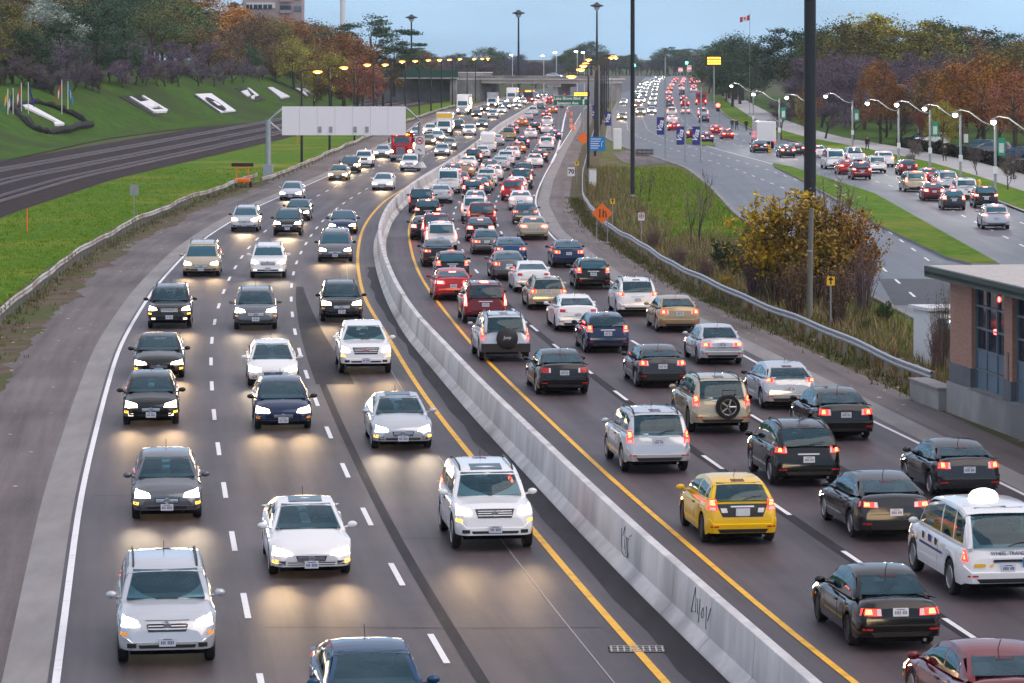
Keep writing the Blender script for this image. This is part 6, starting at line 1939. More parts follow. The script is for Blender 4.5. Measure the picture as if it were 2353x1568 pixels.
# shed
o = empty('white_shed', (16.2,119.5,0), .12)
put('wall', MB().rbox((0,0,1.05),(1.7,2.6,2.1),.03).mesh('wall','white_metal'), o)
put('roof', MB().box((0,0,2.16),(2.0,3.0,.12),0,-.03).mesh('roof','apartment_white'), o)
put('door', MB().box((-.2,-1.31,.95),(.75,.03,1.8)).mesh('door','panel_blue'), o)
put('wall_lamp', MB().sphere((.0,-1.36,1.75),(.14,.06,.12),8,5).mesh('wall_lamp','white_lamp'), o)
tag(o, 'small white shed with a lit wall lamp behind the brick building', 'shed')
# apartment block and slender tower behind the wooded hill
Y = 900.0
o = empty('apartment_block', ((625-CXP)*Y/FPX, Y, 8.0))
ax = lambda x: (x-625)*Y/FPX
az_ = lambda y: CAM_H-(y-HOR)*Y/FPX-8.0
put('wall', MB().box((0,6,14),(ax(692)-ax(556),12,28)).mesh('wall','apartment'), o)
put('white_band', MB().box(((ax(566)+ax(632))/2,-.1,az_(12)),(ax(632)-ax(566),.3,1.6)).mesh('white_band','apartment_white'), o)
for (xa_,xb_,ya,yb_) in ((583,602,10,20),(605,625,10,20),(566,580,10,20)):
    w = put('window', MB().box(((ax(xa_)+ax(xb_))/2,-.28,(az_(ya)+az_(yb_))/2),(ax(xb_)-ax(xa_),.1,az_(ya)-az_(yb_))).mesh('window','window_dark'), o)
    put('frame', MB().box(((ax(xa_)+ax(xb_))/2,-.34,(az_(ya)+az_(yb_))/2),(.12,.06,az_(ya)-az_(yb_))).mesh('frame','white_metal'), w)
for fl in range(3):
    z = az_(30)+fl*3.2
    bl = put('balcony', MB().box((ax(656),-.2,z+1.1),(ax(668)-ax(643),.5,2.2)).mesh('balcony','window_dark'), o)
    put('railing', MB().box((ax(656),-.6,z+.45),(ax(668)-ax(643),.1,.9)).mesh('railing','apartment'), bl)
    put('window', MB().box((ax(684),-.1,z+1.3),(2.0,.3,1.4)).mesh('window','panel_blue'), o)
tag(o, 'pink-brown apartment block rising behind the wooded hillside', 'apartment block')
Y = 1500.0; o = empty('slender_tower', ((787-CXP)*Y/FPX, Y, 0))
put('shaft', MB().tube([(0,0,0),(0,0,90)],[1.5,1.0],14).mesh('shaft','white_metal',40), o)
tag(o, 'pale slender tower shaft rising into the sky behind the hillside', 'tower')
# maple-leaf flag
p = Vector(((1722-CXP)*620/FPX, 620, 0)); zt = CAM_H-(34-HOR)*620/FPX
o = empty('flag_pole', p)
put('pole', MB().tube([(0,0,0),(0,0,zt+.6)],.05,6).mesh('pole','grey_pole'), o)
def flag(parent, w, h, z, bands, dx=-1, sag=0.0):
    n = 9; 
    fo = None
    for (u0,u1,mat) in bands:
        mb = MB()
        for i in range(n+1):
            u = u0+(u1-u0)*i/n
            x = dx*u*w*(1-sag*.6); yo = .12*math.sin(u*7); zd = -u*w*(.25+sag)
            mb.v += [(x,yo,z+zd),(x,yo+.03,z+zd-h)]
        for i in range(n): mb.f.append((2*i,2*i+1,2*i+3,2*i+2))
        q = put('flag' if fo is None else 'flag_band', mb.mesh('flag',mat), parent if fo is None else fo)
        fo = fo or q
    return fo
fo = flag(o, 1.9, 1.0, zt, ((0,.27,'sign_red'),(.27,.73,'sign_white'),(.73,1,'sign_red')))
put('leaf', MB().poly([(-.95,-.1,zt-.95),(-.7,-.1,zt-.7),(-.95,-.1,zt-.35),(-1.2,-.1,zt-.7)]).mesh('leaf','sign_red'), fo)
tag(o, 'red and white maple leaf flag flying above the park trees', 'flag')
# ------------------------------------------------------------------ hillside emblems and flags
def bank_hit(x, y, lift=0.0):
    m = (x-CXP)/FPX; s = (y-HOR)/FPX
    Y = 300.0
    while Y < 900:
        if CAM_H-s*Y <= bank_h(m*Y, Y): break
        Y += .5
    return Vector((m*Y, Y, bank_h(m*Y, Y)+lift))
def slab(pts, lift, th=.18):
    P_ = [bank_hit(x, y) for x, y in pts]
    mb = MB(); n = len(P_)
    for p in P_: mb.v.append((p.x, p.y, p.z+lift-th))
    for p in P_: mb.v.append((p.x, p.y, p.z+lift))
    mb.f.append(tuple(range(n, 2*n)))
    for i in range(n): mb.f.append((i, (i+1) % n, n+(i+1) % n, n+i))
    return mb
q4 = lambda l: [(.16667*a, 141.2+.16667*b) for a, b in l]
q1 = lambda l: [(.2667*a, .2667*b) for a, b in l]
q2 = lambda l: [(588.2+.2667*a, .2667*b) for a, b in l]
def ell(cx, cy, ax, ay, bx_, by_, n=16):
    return [(cx+ax*math.cos(2*math.pi*i/n)+bx_*math.sin(2*math.pi*i/n), cy+ay*math.cos(2*math.pi*i/n)+by_*math.sin(2*math.pi*i/n)) for i in range(n)]
rnd_b = random.Random(4)
EMB = [
 ('planted emblem of a long white stroke ringed by a dark hedge, beside the flag poles', q4([(150,650),(480,560),(1000,740),(1240,890),(700,1000),(480,960)]),
   [q4([(300,632),(390,608),(890,880),(840,888)]), q4([(740,872),(830,850),(890,880),(860,897),(755,893)]), q4([(470,712),(540,708),(600,742),(540,755)]), q4([(300,632),(380,615),(400,650),(350,668)])]),
 ('planted emblem with two white rails and a white block on the hillside', q4([(1640,490),(1950,470),(2340,700),(2140,770)]),
   [q4([(1785,512),(1815,508),(2150,705),(2120,715)]), q4([(1955,500),(1985,496),(2315,690),(2285,700)]), q4([(2100,690),(2290,678),(2300,712),(2150,720)]), q4([(1930,580),(2060,560),(2190,635),(2080,655)])]),
 ('white parallelogram emblem with a dark oval on the hillside', q1([(1668,828),(1825,812),(2040,968),(1895,986)]),
   [q1([(1680,825),(1820,818),(2030,965),(1900,980)])]),
 ('dark planted emblem with scattered white marks beside the lamp pole', q1([(2020,760),(2090,750),(2290,860),(2200,880)]),
   [q1([(2075,800),(2130,785),(2160,830),(2130,840)]), q1([(2130,770),(2150,768),(2230,830),(2205,840)]), q1([(2170,835),(2200,830),(2190,862),(2160,850)])]),
 ('white lettered emblem on a dark bed behind the gantry sign', q2([(85,765),(150,750),(335,860),(225,885)]),
   [q2([(100,765),(140,760),(290,840),(215,855)])]),
 ('thin white winged emblem on the hillside above the gantry sign', q2([(320,760),(430,755),(500,825),(440,845)]),
   [q2([(340,768),(365,766),(430,805),(415,812)]), q2([(395,775),(425,770),(500,820),(480,826)]), q2([(385,800),(420,798),(450,835),(430,832)])]),
 ('small distant white emblem near the railway bridge', q2([(640,750),(690,742),(745,800),(715,815)]),
   [q2([(655,760),(685,755),(735,800),(715,810)])]),
]
for lab, bed, bits in EMB:
    o = empty('hillside_emblem', (0,0,0))
    if 'long white' in lab:
        pts = [bank_hit(x, y, .3) for x, y in bed]; pts.append(pts[0])
        fine = []
        for a_, b2 in zip(pts[:-1], pts[1:]):
            for q in range(7): fine.append(a_.lerp(b2, q/7)+Vector((rnd_b.gauss(0,.16),rnd_b.gauss(0,.16),rnd_b.gauss(0,.08))))
        fine.append(fine[0]); pts = fine
        put('planted_bed', MB().tube(pts, [rnd_b.uniform(.3,.6) for _ in pts], 6).mesh('planted_bed', 'hedge_dark'), o)
    else: put('planted_bed', slab(bed, .10, .4).mesh('planted_bed', 'hedge_dark'), o)
    for b_ in bits: put('white_stone', slab(b_, .34, .3).mesh('white_stone', 'sign_white'), o)
    tag(o, lab, 'emblem', 'planted emblems on the hillside')
    if 'oval' in lab:
        C_ = [bank_hit(x, y, .34) for x, y in bits[0]]
        nn = (C_[1]-C_[0]).cross(C_[3]-C_[0]).normalized(); nn = nn if nn.z > 0 else -nn
        def on_plane(x, y, up):
            dr = Vector(((x-CXP)/FPX, 1, -(y-HOR)/FPX)); o0 = Vector((0,0,CAM_H))
            t = (C_[0]-o0).dot(nn)/dr.dot(nn)
            return o0+dr*t+nn*up
        put('dark_oval', MB().poly([on_plane(.2667*a,.2667*b,.16) for a,b in ell(1857,897,88,55,-18,12)]).mesh('dark_oval','hedge_dark'), o)
        put('white_stone', MB().poly([on_plane(a,b,.24) for a,b in q1([(1825,880),(1850,878),(1905,915),(1875,918)])]).mesh('white_stone','sign_white'), o)
for i,(x,yb,yt,bands,lab) in enumerate(((18,262,196,((0,.5,'sign_yellow'),(.5,1,'banner_green')),'green and yellow flag, leftmost on the hillside poles'),(30,262,194,((0,.5,'banner_blue'),(.5,1,'sign_white')),'blue and white flag hanging beside the red flag'),
   (49,268,180,((0,.5,'sign_red'),(.5,.75,'sign_white'),(.75,1,'sign_red')),'red and white flag on the pole by the long white emblem'),(65,262,178,((0,1,'banner_blue'),),'plain blue flag on a pole behind the long white emblem'),
   (142,262,172,((0,.5,'sign_red'),(.5,.7,'sign_white'),(.7,1,'sign_red')),'red flag of the separate pair of flag poles'),(156,258,177,((0,.4,'sign_blue'),(.4,.6,'sign_white'),(.6,1,'sign_blue')),'bright blue flag of the separate pair of flag poles'))):
    p = bank_hit(x, yb); h = (yb-yt)*p.y/FPX*.88
    o = empty('flag_pole', p)
    put('pole', MB().tube([(0,0,-.2),(0,0,h)],.06,6).mesh('pole','white_metal'), o)
    flag(o, 2.0, 1.1, h-.1, bands, 1 if i in (3,5) else -1, 1.0)
    tag(o, lab, 'flag', 'flags on the hillside')
for i,(x,y,m) in enumerate(((60,83,'white_lamp'),(140,110,'white_lamp'),(88,168,'led_green'),(108,213,'led_red'),(124,206,'led_red'))):
    Y = 610 if i < 2 else 540; z = CAM_H-(y-HOR)*Y/FPX; X = (x-CXP)*Y/FPX
    gz_ = bank_h(X, Y)
    o = empty('hill_lamp' if i < 2 else 'traffic_light', (X, Y, gz_))
    put('pole', MB().tube([(0,.2,-.2),(0,.2,z-gz_)],.07,6).mesh('pole','grey_pole'), o)
    put('lens', MB().sphere((0,-.05,z-gz_),(.3,.12,.22),8,5).mesh('lens',m), o)
    tag(o, ('upper white street light in the hillside trees','lower white street light in the hillside trees','green traffic light among the hillside trees','left red traffic light above the hillside flags','right red traffic light above the hillside flags')[i], 'street lamp' if i < 2 else 'traffic light')

# ------------------------------------------------------------------ trees
rnd = random.Random(11)
def limbs(rng, h, crown_r, n=9, tr=.2):
    mb = MB()
    top = h*.8
    pts = [(0,0,-.3),(.05*h*rng.uniform(-.3,.3),.0,h*.25),(.05*h*rng.uniform(-.6,.6),.02*h,h*.5),(.04*h*rng.uniform(-.6,.6),0,top)]
    mb.tube(pts, [tr*1.25, tr, tr*.7, tr*.2], 7)
    for k in range(n):
        a = k*2.4+rng.uniform(-.4,.4); z0 = h*rng.uniform(.28,.6)
        r_ = crown_r*rng.uniform(.55,.9)
        mb.tube([(0,0,z0),(r_*.45*math.cos(a),r_*.45*math.sin(a),z0+h*.12),(r_*math.cos(a),r_*math.sin(a),z0+h*rng.uniform(.18,.34))],[tr*.42,tr*.25,tr*.06],5)
    return mb
def crown_mesh(rng, h, cr, zc, zr, clumps, per, leaf, flatten=1.0, hollow=.35):
    mb = MB()
    for c in range(clumps):
        while True:
            u = Vector((rng.gauss(0,1),rng.gauss(0,1),rng.gauss(0,1))).normalized()
            if u.z > -.75: break
        rr = rng.uniform(hollow,1.0)**.5
        bump = 1+.22*math.sin(3*math.atan2(u.y,u.x)+c%3)+rng.uniform(-.12,.12)
        cc = Vector((u.x*cr*rr*bump, u.y*cr*rr*bump, zc+u.z*zr*rr))
        cs = cr*rng.uniform(.14,.30)
        for q in range(int(per*rng.uniform(.5,1.4))):
            p = cc+Vector((rng.gauss(0,.5)*cs,rng.gauss(0,.5)*cs,rng.gauss(0,.42)*cs*flatten))
            s = leaf*rng.uniform(.6,1.3)
            a = Vector((rng.gauss(0,1),rng.gauss(0,1),rng.gauss(0,.6))).normalized()
            b = a.cross(Vector((rng.gauss(0,1),rng.gauss(0,1),rng.gauss(0,1)))).normalized()
            mb.quad(p-a*s, p-b*s*.6, p+a*s, p+b*s*.6)
    return mb
PROTO = {}
def leafy(key, seed, h=10, cr=3.6, zc=5.8, zr=4.2, clumps=120, per=85, leaf=.125, flat_=1.0, n=9, hollow=.35):
    rng = random.Random(seed)
    PROTO[key] = (limbs(rng,h,cr,n).mesh('trunk','bark',50), crown_mesh(rng,h,cr,zc,zr,clumps,per,leaf,flat_,hollow).mesh('crown','leaf'))
leafy('round', 1); leafy('broad', 2, cr=4.4, zc=5.7, zr=4.0, clumps=150); leafy('tall', 3, cr=2.9, zc=6.2, zr=4.1, clumps=100)
leafy('thin', 4, cr=3.8, clumps=80, per=55, leaf=.11); leafy('ragged', 5, cr=4.0, zc=6.5, zr=3.6, clumps=70, per=110, flat_=.6)
leafy('layered', 6, cr=4.6, zc=6.9, zr=3.2, clumps=34, per=210, leaf=.125, flat_=.35, n=12)
def bare(key, seed, h=10.0, spread=.75, maxdep=5, minr=.02, fuzz=9):
    rng = random.Random(seed)
    tk, tw = MB(), MB()
    def grow(p, d, ln, r, dep):
        steps = 3
        pts, rad = [p], [r]
        for s in range(steps):
            d = (d+Vector((rng.gauss(0,.13),rng.gauss(0,.13),rng.gauss(.04,.08)))).normalized()
            p = p+d*ln/steps
            pts.append(p); rad.append(max(minr, r*(1-.11*(s+1))))
        (tk if dep < 3 else tw).tube(pts, rad, 5 if dep < 2 else 3, cap=False)
        if dep >= maxdep:
            for q in range(fuzz):
                b0 = pts[rng.randrange(1,4)]+Vector((rng.gauss(0,.25),rng.gauss(0,.25),rng.gauss(0,.2)))
                dd = (d+Vector((rng.gauss(0,.6),rng.gauss(0,.6),rng.gauss(.1,.45)))).normalized()*rng.uniform(.2,.5)
                ww = dd.cross(Vector((rng.gauss(0,1),rng.gauss(0,1),rng.gauss(0,1)))).normalized()*.028
                tw.quad(b0-ww,b0+ww,b0+dd+ww*.4,b0+dd-ww*.4)
            return
        for k in range(3 if dep < 4 else 4):
            a = rng.uniform(0,2*math.pi)
            side = d.cross(Vector((math.cos(a),math.sin(a),.3))).normalized()
            nd = (d*rng.uniform(.55,1.0)+side*rng.uniform(.4,.95)*spread+Vector((0,0,.12))).normalized()
            grow(pts[-1] if k == 0 else pts[rng.choice((1,2,3))], nd, ln*rng.uniform(.58,.82), rad[-1]*rng.uniform(.6,.85), dep+1)
    grow(Vector((0,0,-.3)), Vector((0,0,1)), h*.27, .17, 0)
    PROTO[key] = (tk.mesh('trunk','bark',50), tw.mesh('crown','twig'))
bare('bare_a', 21); bare('bare_b', 22, spread=.95); bare('bare_c', 23, spread=.6); bare('sapling', 27, spread=.42, maxdep=4, minr=.022, fuzz=2)
HUE = {'dark green': (.036,.072,.034), 'green': (.058,.095,.032), 'olive': (.14,.125,.035), 'yellow-green': (.24,.21,.035), 'yellow': (.42,.26,.02), 'orange': (.33,.14,.025), 'brown': (.17,.105,.05),
       'red-brown': (.22,.075,.045), 'silver-green': (.22,.26,.22), 'grey-purple': (.125,.095,.125), 'grey-brown': (.13,.105,.10), 'rust': (.23,.10,.03), 'blue-grey': (.12,.135,.165)}
TREES = []
def tree(kind, col, loc, h, zone, w=1.0, name=None):
    tk, cr = PROTO[kind]
    o = empty('bare_tree' if kind.startswith(('bare','sapling')) else 'autumn_tree' if col in ('orange','yellow','rust','red-brown','brown') else 'leafy_tree', loc, rnd.uniform(0,6.28))
    s = h/10.0
    o.scale = (s*w*rnd.uniform(.9,1.12), s*w*rnd.uniform(.9,1.12), s)
    put('trunk', tk, o)
    c = put('crown', cr, o)
    k = rnd.uniform(.85,1.3)*(1.15 if zone == 'left' else 1.0)
    c.color = tuple(x*k for x in HUE[col])+(1,)
    TREES.append((o, zone, kind, col, loc[0]/loc[1]))
    return o
def ray_bank(x, d):
    m = (x-CXP)/FPX
    Y = 250.0
    while Y < 870:
        if bank_base(Y)-m*Y <= d: break
        Y += 2.0
    # march: the ray starts outside (left of) the base far away; find first Y where we are d metres inside
    Y = 250.0; best = None
    while Y < 880:
        if bank_base(Y)-m*Y >= d: best = Y; break
        Y += 2.0
    return best
skyL = [(-60,-70),(540,-40),(556,24),(600,34),(690,40),(740,58),(790,74),(850,82),(930,104),(1000,114),(1060,120)]
def colour_left(x, layer):
    if layer < 1: return rnd.choice(['grey-purple','grey-purple','grey-purple','grey-brown'])
    if layer == 1: return rnd.choice(['grey-purple','grey-purple','dark green','brown','grey-brown','olive'])
    if rnd.random() < .22: return rnd.choice(['grey-purple','grey-brown'])
    if x < 130: return rnd.choice(['olive','dark green','silver-green','grey-brown','brown'])
    if x < 260: return rnd.choice(['dark green','dark green','green','dark green'])
    if x < 340: return rnd.choice(['silver-green','dark green','silver-green'])
    if x < 470: return rnd.choice(['olive','brown','grey-brown','green','olive'])
    if x < 650: return rnd.choice(['orange','rust','olive','brown','orange'])
    if x < 760: return rnd.choice(['olive','brown','yellow-green','dark green','rust'])
    return rnd.choice(['brown','olive','rust','yellow-green','brown'])
for layer, (d, step, fr) in enumerate(((15,24,.34),(19,34,.55),(28,40,.76),(42,38,.90),(60,36,1.0))):
    x = -70+layer*13
    while x < 830:
        xx = x+rnd.uniform(-14,14)
        # distance along the ray where the bank is d metres deep
        m = (xx-CXP)/FPX
        Y = 470.0+d*1.0
        while Y < 1000 and bank_base(Y)-m*Y < d: Y += 4
        Y += rnd.uniform(-5,8)
        X = m*Y
        g_ = bank_h(X, Y)
        zt = CAM_H-(interp(skyL, xx)-HOR)*Y/FPX
        h = max(4.5, min(21.0, (zt-g_)*fr*rnd.uniform(.9,1.06)))
        col = colour_left(xx, layer)
        kind = rnd.choice(['bare_a','bare_b','bare_c']) if col.startswith('grey') else rnd.choice(['round','broad','tall','ragged','thin'])
        tree(kind, col, (X, Y, g_-.2), h, 'left', rnd.uniform(.95,1.3)*(1.35 if layer == 0 else 1))
        x += step*rnd.uniform(.8,1.15)
# the dark layered pine on the skyline and trees near the railway bridge
Y = 690; tree('layered','dark green',((852-CXP)*Y/FPX,Y,3.0),CAM_H-(36-HOR)*Y/FPX-3.0,'left',1.15)
Y = 700; tree('layered','dark green',((905-CXP)*Y/FPX,Y,3.0),CAM_H-(88-HOR)*Y/FPX-3.0,'left',1.0)
for x,yt,col,kd,Y in ((790,74,'rust','round',660),(835,110,'brown','bare_a',650),(880,125,'brown','ragged',700),(935,108,'green','broad',900),(975,118,'brown','round',930),(1010,112,'grey-purple','bare_b',960),(760,120,'yellow-green','round',640),(720,105,'brown','bare_b',640),(870,150,'grey-purple','bare_c',690),(820,135,'red-brown','broad',640)):
    X = (x-CXP)*Y/FPX; g_ = bank_h(X,Y) if X < bank_base(Y) else 0
    tree(kd, col, (X,Y,g_-.1), CAM_H-(yt-HOR)*Y/FPX-g_, 'left', 1.1)
for x,yt,col,kd,Y in ((585,30,'brown','broad',770),(618,36,'olive','broad',780),(640,40,'grey-brown','bare_b',770),(655,37,'rust','broad',790),(684,44,'olive','round',800),(712,50,'brown','broad',800),(738,62,'green','round',810),(760,70,'olive','broad',820),(675,90,'yellow-green','broad',740),(725,100,'olive','round',760),(632,95,'brown','broad',740),(780,84,'grey-purple','bare_a',800)):
    X = (x-CXP)*Y/FPX; g_ = bank_h(X,Y) if X < bank_base(Y) else 0
    tree(kd, col, (X,Y,g_-.1), CAM_H-(yt-HOR)*Y/FPX-g_, 'left', 1.15)
for x,yt,col,kd,Y in ((1628,112,'red-brown','bare_a',1000),(1645,104,'grey-purple','bare_b',950),(1660,100,'green','round',900),(1675,92,'dark green','broad',860),(1690,88,'green','broad',840),(1705,80,'dark green','broad',820),(1722,78,'grey-purple','bare_c',780),(1668,120,'grey-purple','bare_b',800),(1700,118,'dark green','broad',760),(1682,135,'dark green','round',720)):
    tree(kd, col, ((x-CXP)*Y/FPX,Y,-.1), CAM_H-(yt-HOR)*Y/FPX, 'right', 1.25)
# park trees at the right
skyR = [(1640,122),(1670,94),(1720,70),(1760,50),(1830,64),(1900,58),(1950,42),(2010,44),(2060,52),(2100,46),(2160,56),(2230,66),(2280,86),(2330,74),(2420,70)]
for layer,(Y0,step,fr) in enumerate(((620,30,1.0),(560,30,.92),(490,32,.80),(430,40,.66))):
    x = 1668+layer*17
    while x < 2440:
        xx = x+rnd.uniform(-10,10)
        Y = Y0+rnd.uniform(-22,22)+(max(0,1800-xx)*1.0 if layer < 2 else max(0,1850-xx)*.8)
        X = (xx-CXP)*Y/FPX
        if X < SR(Y)+11.5: x += step; continue
        h = (CAM_H-(interp(skyR,xx)-HOR)*Y/FPX)*fr*rnd.uniform(.9,1.05)
        if layer == 0: col = rnd.choice(['dark green','green','grey-purple','green']) if xx < 1850 else rnd.choice(['olive','yellow-green','yellow-green','green','yellow-green']) if xx < 2140 else rnd.choice(['brown','grey-brown','dark green','olive','grey-purple'])
        elif layer == 1: col = rnd.choice(['dark green','grey-purple','green']) if xx < 1800 else rnd.choice(['grey-purple','olive','grey-brown','grey-purple','grey-purple'])
        elif layer == 2: col = rnd.choice(['grey-purple','grey-purple','grey-brown','red-brown'])
        else: col = rnd.choice(['grey-purple','grey-brown','red-brown','brown','grey-purple','grey-purple','grey-brown'])
        kind = rnd.choice(['bare_a','bare_b','bare_c']) if col.startswith('grey') else rnd.choice(['round','broad','thin','ragged'])
        tree(kind, col, (X,Y,.0), max(5,h), 'right', rnd.uniform(1.0,1.35))
        x += step*rnd.uniform(.8,1.2)
for x,y0,yt,col,kd,w in ((2262,352,128,'orange','broad',1.1),(2212,345,165,'red-brown','thin',1.0),(2022,330,140,'rust','round',.8),(2330,365,170,'red-brown','thin',1.1),(1960,322,175,'grey-purple','bare_b',1.1),(2060,330,190,'grey-brown','bare_c',1.2),(1895,318,160,'grey-purple','bare_a',1.1),(2120,350,215,'red-brown','bare_c',1.0),(1795,318,190,'grey-purple','bare_a',1.2),(1855,322,200,'rust','thin',.7),(2166,360,235,'yellow-green','round',.8)):
    p = G(x,y0,.1); tree(kd, col, p, CAM_H-(yt-HOR)*p.y/FPX, 'right', w)
for x,y0,h,kd in ((2245,402,4.3,'bare_c'),(2100,384,4.2,'bare_a'),(2315,436,4.6,'bare_b')):        # street trees on the verge
    p = G(x,y0,.12); tree(kd,'grey-brown',p,h,'verge',.8)
# far trees on the horizon
skyF = [(940,112),(1000,108),(1050,126),(1110,112),(1160,92),(1200,108),(1240,118),(1300,116),(1325,102),(1370,96),(1400,112),(1430,124),(1500,118),(1520,106),(1560,112),(1600,98),(1640,106),(1690,100)]
x = 950
while x < 1690:
    Y = rnd.uniform(1150,1500); X = (x-CXP)*Y/FPX
    on_road = (EL(Y)-4 < X < RM(Y)+5) or (SL(Y)-3 < X < SR(Y)+3)
    if on_road: Y = 1900; X = (x-CXP)*Y/FPX
    h = (CAM_H-(interp(skyF,x)-HOR)*Y/FPX)*rnd.uniform(.82,1.05)
    col = rnd.choice(['grey-purple','blue-grey','green','grey-brown','blue-grey','grey-purple'])
    tree(rnd.choice(['bare_a','bare_b','bare_c']) if col.startswith(('grey','blue')) else rnd.choice(['round','tall','ragged']), col, (X,Y,-.1), max(4,h), 'far', rnd.uniform(1.2,1.7))
    x += rnd.uniform(6,10)
# saplings on the weedy verge
for x,y0,yt in ((1606,566,368),(1586,560,420),(1490,462,372),(1470,455,390)):
    p = G(x,y0); t_ = tree('sapling','grey-brown',p,(CAM_H-(yt-HOR)*p.y/FPX)*1.3,'verge',.55); t_.children[1].color = (.42,.37,.36,1)
zn = {'left': 'on the railway hillside', 'right': 'in the boulevard park', 'far': 'on the horizon', 'verge': 'on the roadside verge'}
seen = {}
TREES.sort(key=lambda t: t[4])
for o,zone,kind,col,_ in TREES:
    k = (zone, col, kind.startswith(('bare','sapling')))
    seen[k] = seen.get(k,0)+1
    tag(o, '%s %s %s, %s of its colour from the left' % (col, 'bare tree' if k[2] else 'leafy tree', zn[zone], ORD[min(seen[k]-1,89)]), 'tree', 'trees '+zn[zone])

# ------------------------------------------------------------------ shrubs
def shrub_proto(seed, h, spread, stems, leaves, leaf, lo=.3, twigs=5):
    rng = random.Random(seed); st, lv = MB(), MB()
    tips = []
    for s in range(stems):
        a = rng.uniform(0,6.28); r0 = rng.uniform(0,.25)*spread; r1 = rng.uniform(.15,1.0)*spread
        hh = h*rng.uniform(.42,1.0)*(1-.12*(r1/spread)**2)
        p0 = Vector((r0*math.cos(a),r0*math.sin(a),-.1)); p2 = Vector((r1*math.cos(a+.2),r1*math.sin(a+.2),hh))
        p1 = p0.lerp(p2,.5)+Vector((0,0,hh*.12))
        st.tube([p0,p1,p2],[.028,.018,.006],4,cap=False)
        for t in range(twigs):
            f = rng.uniform(.35,1)
            b = p1.lerp(p2,f*2-1) if f > .5 else p0.lerp(p1,f*2)
            e = b+Vector((rng.gauss(0,.22),rng.gauss(0,.22),rng.uniform(.1,.5)))*(h/4)
            st.tube([b,e],[.010,.003],3,cap=False)
            tips.append((b,e))
    for q in range(leaves):
        b,e = rng.choice(tips)
        p = b.lerp(e, rng.uniform(.1,1.05))+Vector((rng.gauss(0,.06),rng.gauss(0,.06),rng.gauss(0,.06)))*(h/3)
        if p.z < h*lo*rng.uniform(.3,1.2): continue
        s = leaf*rng.uniform(.6,1.3)
        a = Vector((rng.gauss(0,1),rng.gauss(0,1),rng.gauss(0,.6))).normalized()
        c = a.cross(Vector((rng.gauss(0,1),rng.gauss(0,1),rng.gauss(0,1)))).normalized()
        lv.quad(p-a*s,p-c*s*.6,p+a*s,p+c*s*.6)
    return st.mesh('stems','twig'), lv.mesh('foliage','leaf')
SP = [shrub_proto(31,4.0,1.9,64,5600,.078,.28,8), shrub_proto(32,4.0,1.6,80,1900,.06,.5,8), shrub_proto(33,2.0,1.4,50,3600,.06,.05,5), shrub_proto(34,4.0,1.5,70,800,.05,.4,9)]
def shrub(i, x, y, yt, lc, tc, label, w=1.0):
    p = G(x,y); h = CAM_H-(yt-HOR)*p.y/FPX
    o = empty('shrub', p, rnd.uniform(0,6.28))
    base = 2.0 if i == 2 else 4.0
    s = h/base; o.scale = (s*w,s*w,s)
    a = put('stems', SP[i][0], o); a.color = (*tc,1)
    b_ = put('foliage', SP[i][1], o); b_.color = (*lc,1)
    tag(o, label, 'shrub')
YEL, ORA, GRN, BRN, PALE = (.42,.27,.015), (.33,.16,.025), (.030,.062,.016), (.22,.125,.06), (.50,.38,.30)
TW = (.12,.085,.065); TP = (.16,.11,.11)
shrub(0,1800,700,430,YEL,TW,'tall golden-yellow autumn shrub at the near side of the thick black mast',1.1)
shrub(0,1885,706,445,(.28,.17,.03),TW,'amber autumn shrub wrapped around the wooden pole',1.0)
shrub(0,1958,690,478,ORA,TW,'orange autumn shrub beside the boulevard, behind the yellow marker sign',.9)
shrub(3,1915,665,404,PALE,TP,'pale seed-headed shrub rising behind the golden shrubs',1.0)
shrub(3,1985,720,560,(.16,.09,.07),TP,'purple-brown twiggy shrub above the mown grass',.8)
shrub(1,1925,752,600,BRN,TW,'brown leafless thicket at the foot of the wooden pole',.95)
shrub(1,1830,735,590,BRN,TW,'brown thicket between the guardrail and the golden shrub',1.0)
shrub(1,1735,690,520,(.15,.085,.06),TP,'rusty twiggy shrub left of the golden shrub',.9)
shrub(2,1665,622,548,GRN,TW,'dark green bush on the verge near the young bare trees',1.05)
shrub(2,1700,640,585,(.045,.085,.02),TW,'mid-green low bush in front of the rusty shrub',.9)
shrub(2,1668,668,630,YEL,TW,'small yellow-flowered bush behind the guardrail',.8)
shrub(2,2030,742,690,(.04,.075,.02),TW,'small green bush at the edge of the mown grass',.8)
shrub(3,2165,850,655,(.06,.085,.035),TW,'twiggy green bush growing against the brick building',.55)
shrub(1,2150,862,735,(.15,.08,.06),TP,'reddish twiggy bush in front of the white shed',.5)
shrub(1,1560,620,560,(.17,.12,.09),TP,'low rusty weed clump behind the guardrail',1.3)
shrub(1,1500,575,520,(.16,.12,.08),TP,'straw-coloured weed clump near the small white sign',1.3)
shrub(1,1620,648,585,(.16,.10,.07),TP,'brown weed thicket behind the guardrail bend',1.3)
shrub(2,1985,760,730,(.05,.095,.02),TW,'low green tuft bush by the yellow marker sign',1.0)
# mown grass patch by the building
mb = MB().poly([G(1985,700,-.03),G(2090,700,-.03),G(2120,800,-.03),G(2110,870,-.03),G(2030,800,-.03)])
for i,v in enumerate(mb.v): mb.v[i] = (v[0],v[1],-.03)
struct('mown_lawn', mb, 'grass')
mb = MB().poly([(10.6,334,-.034),(15.6,334,-.034),(17.5,300,-.034),(16.9,260,-.034),(16.0,215,-.034),(15.6,196,-.034),(13.2,200,-.034),(11.6,225,-.034),(10.2,260,-.034),(10.0,300,-.034)])
struct('wedge_lawn', mb, 'grass')

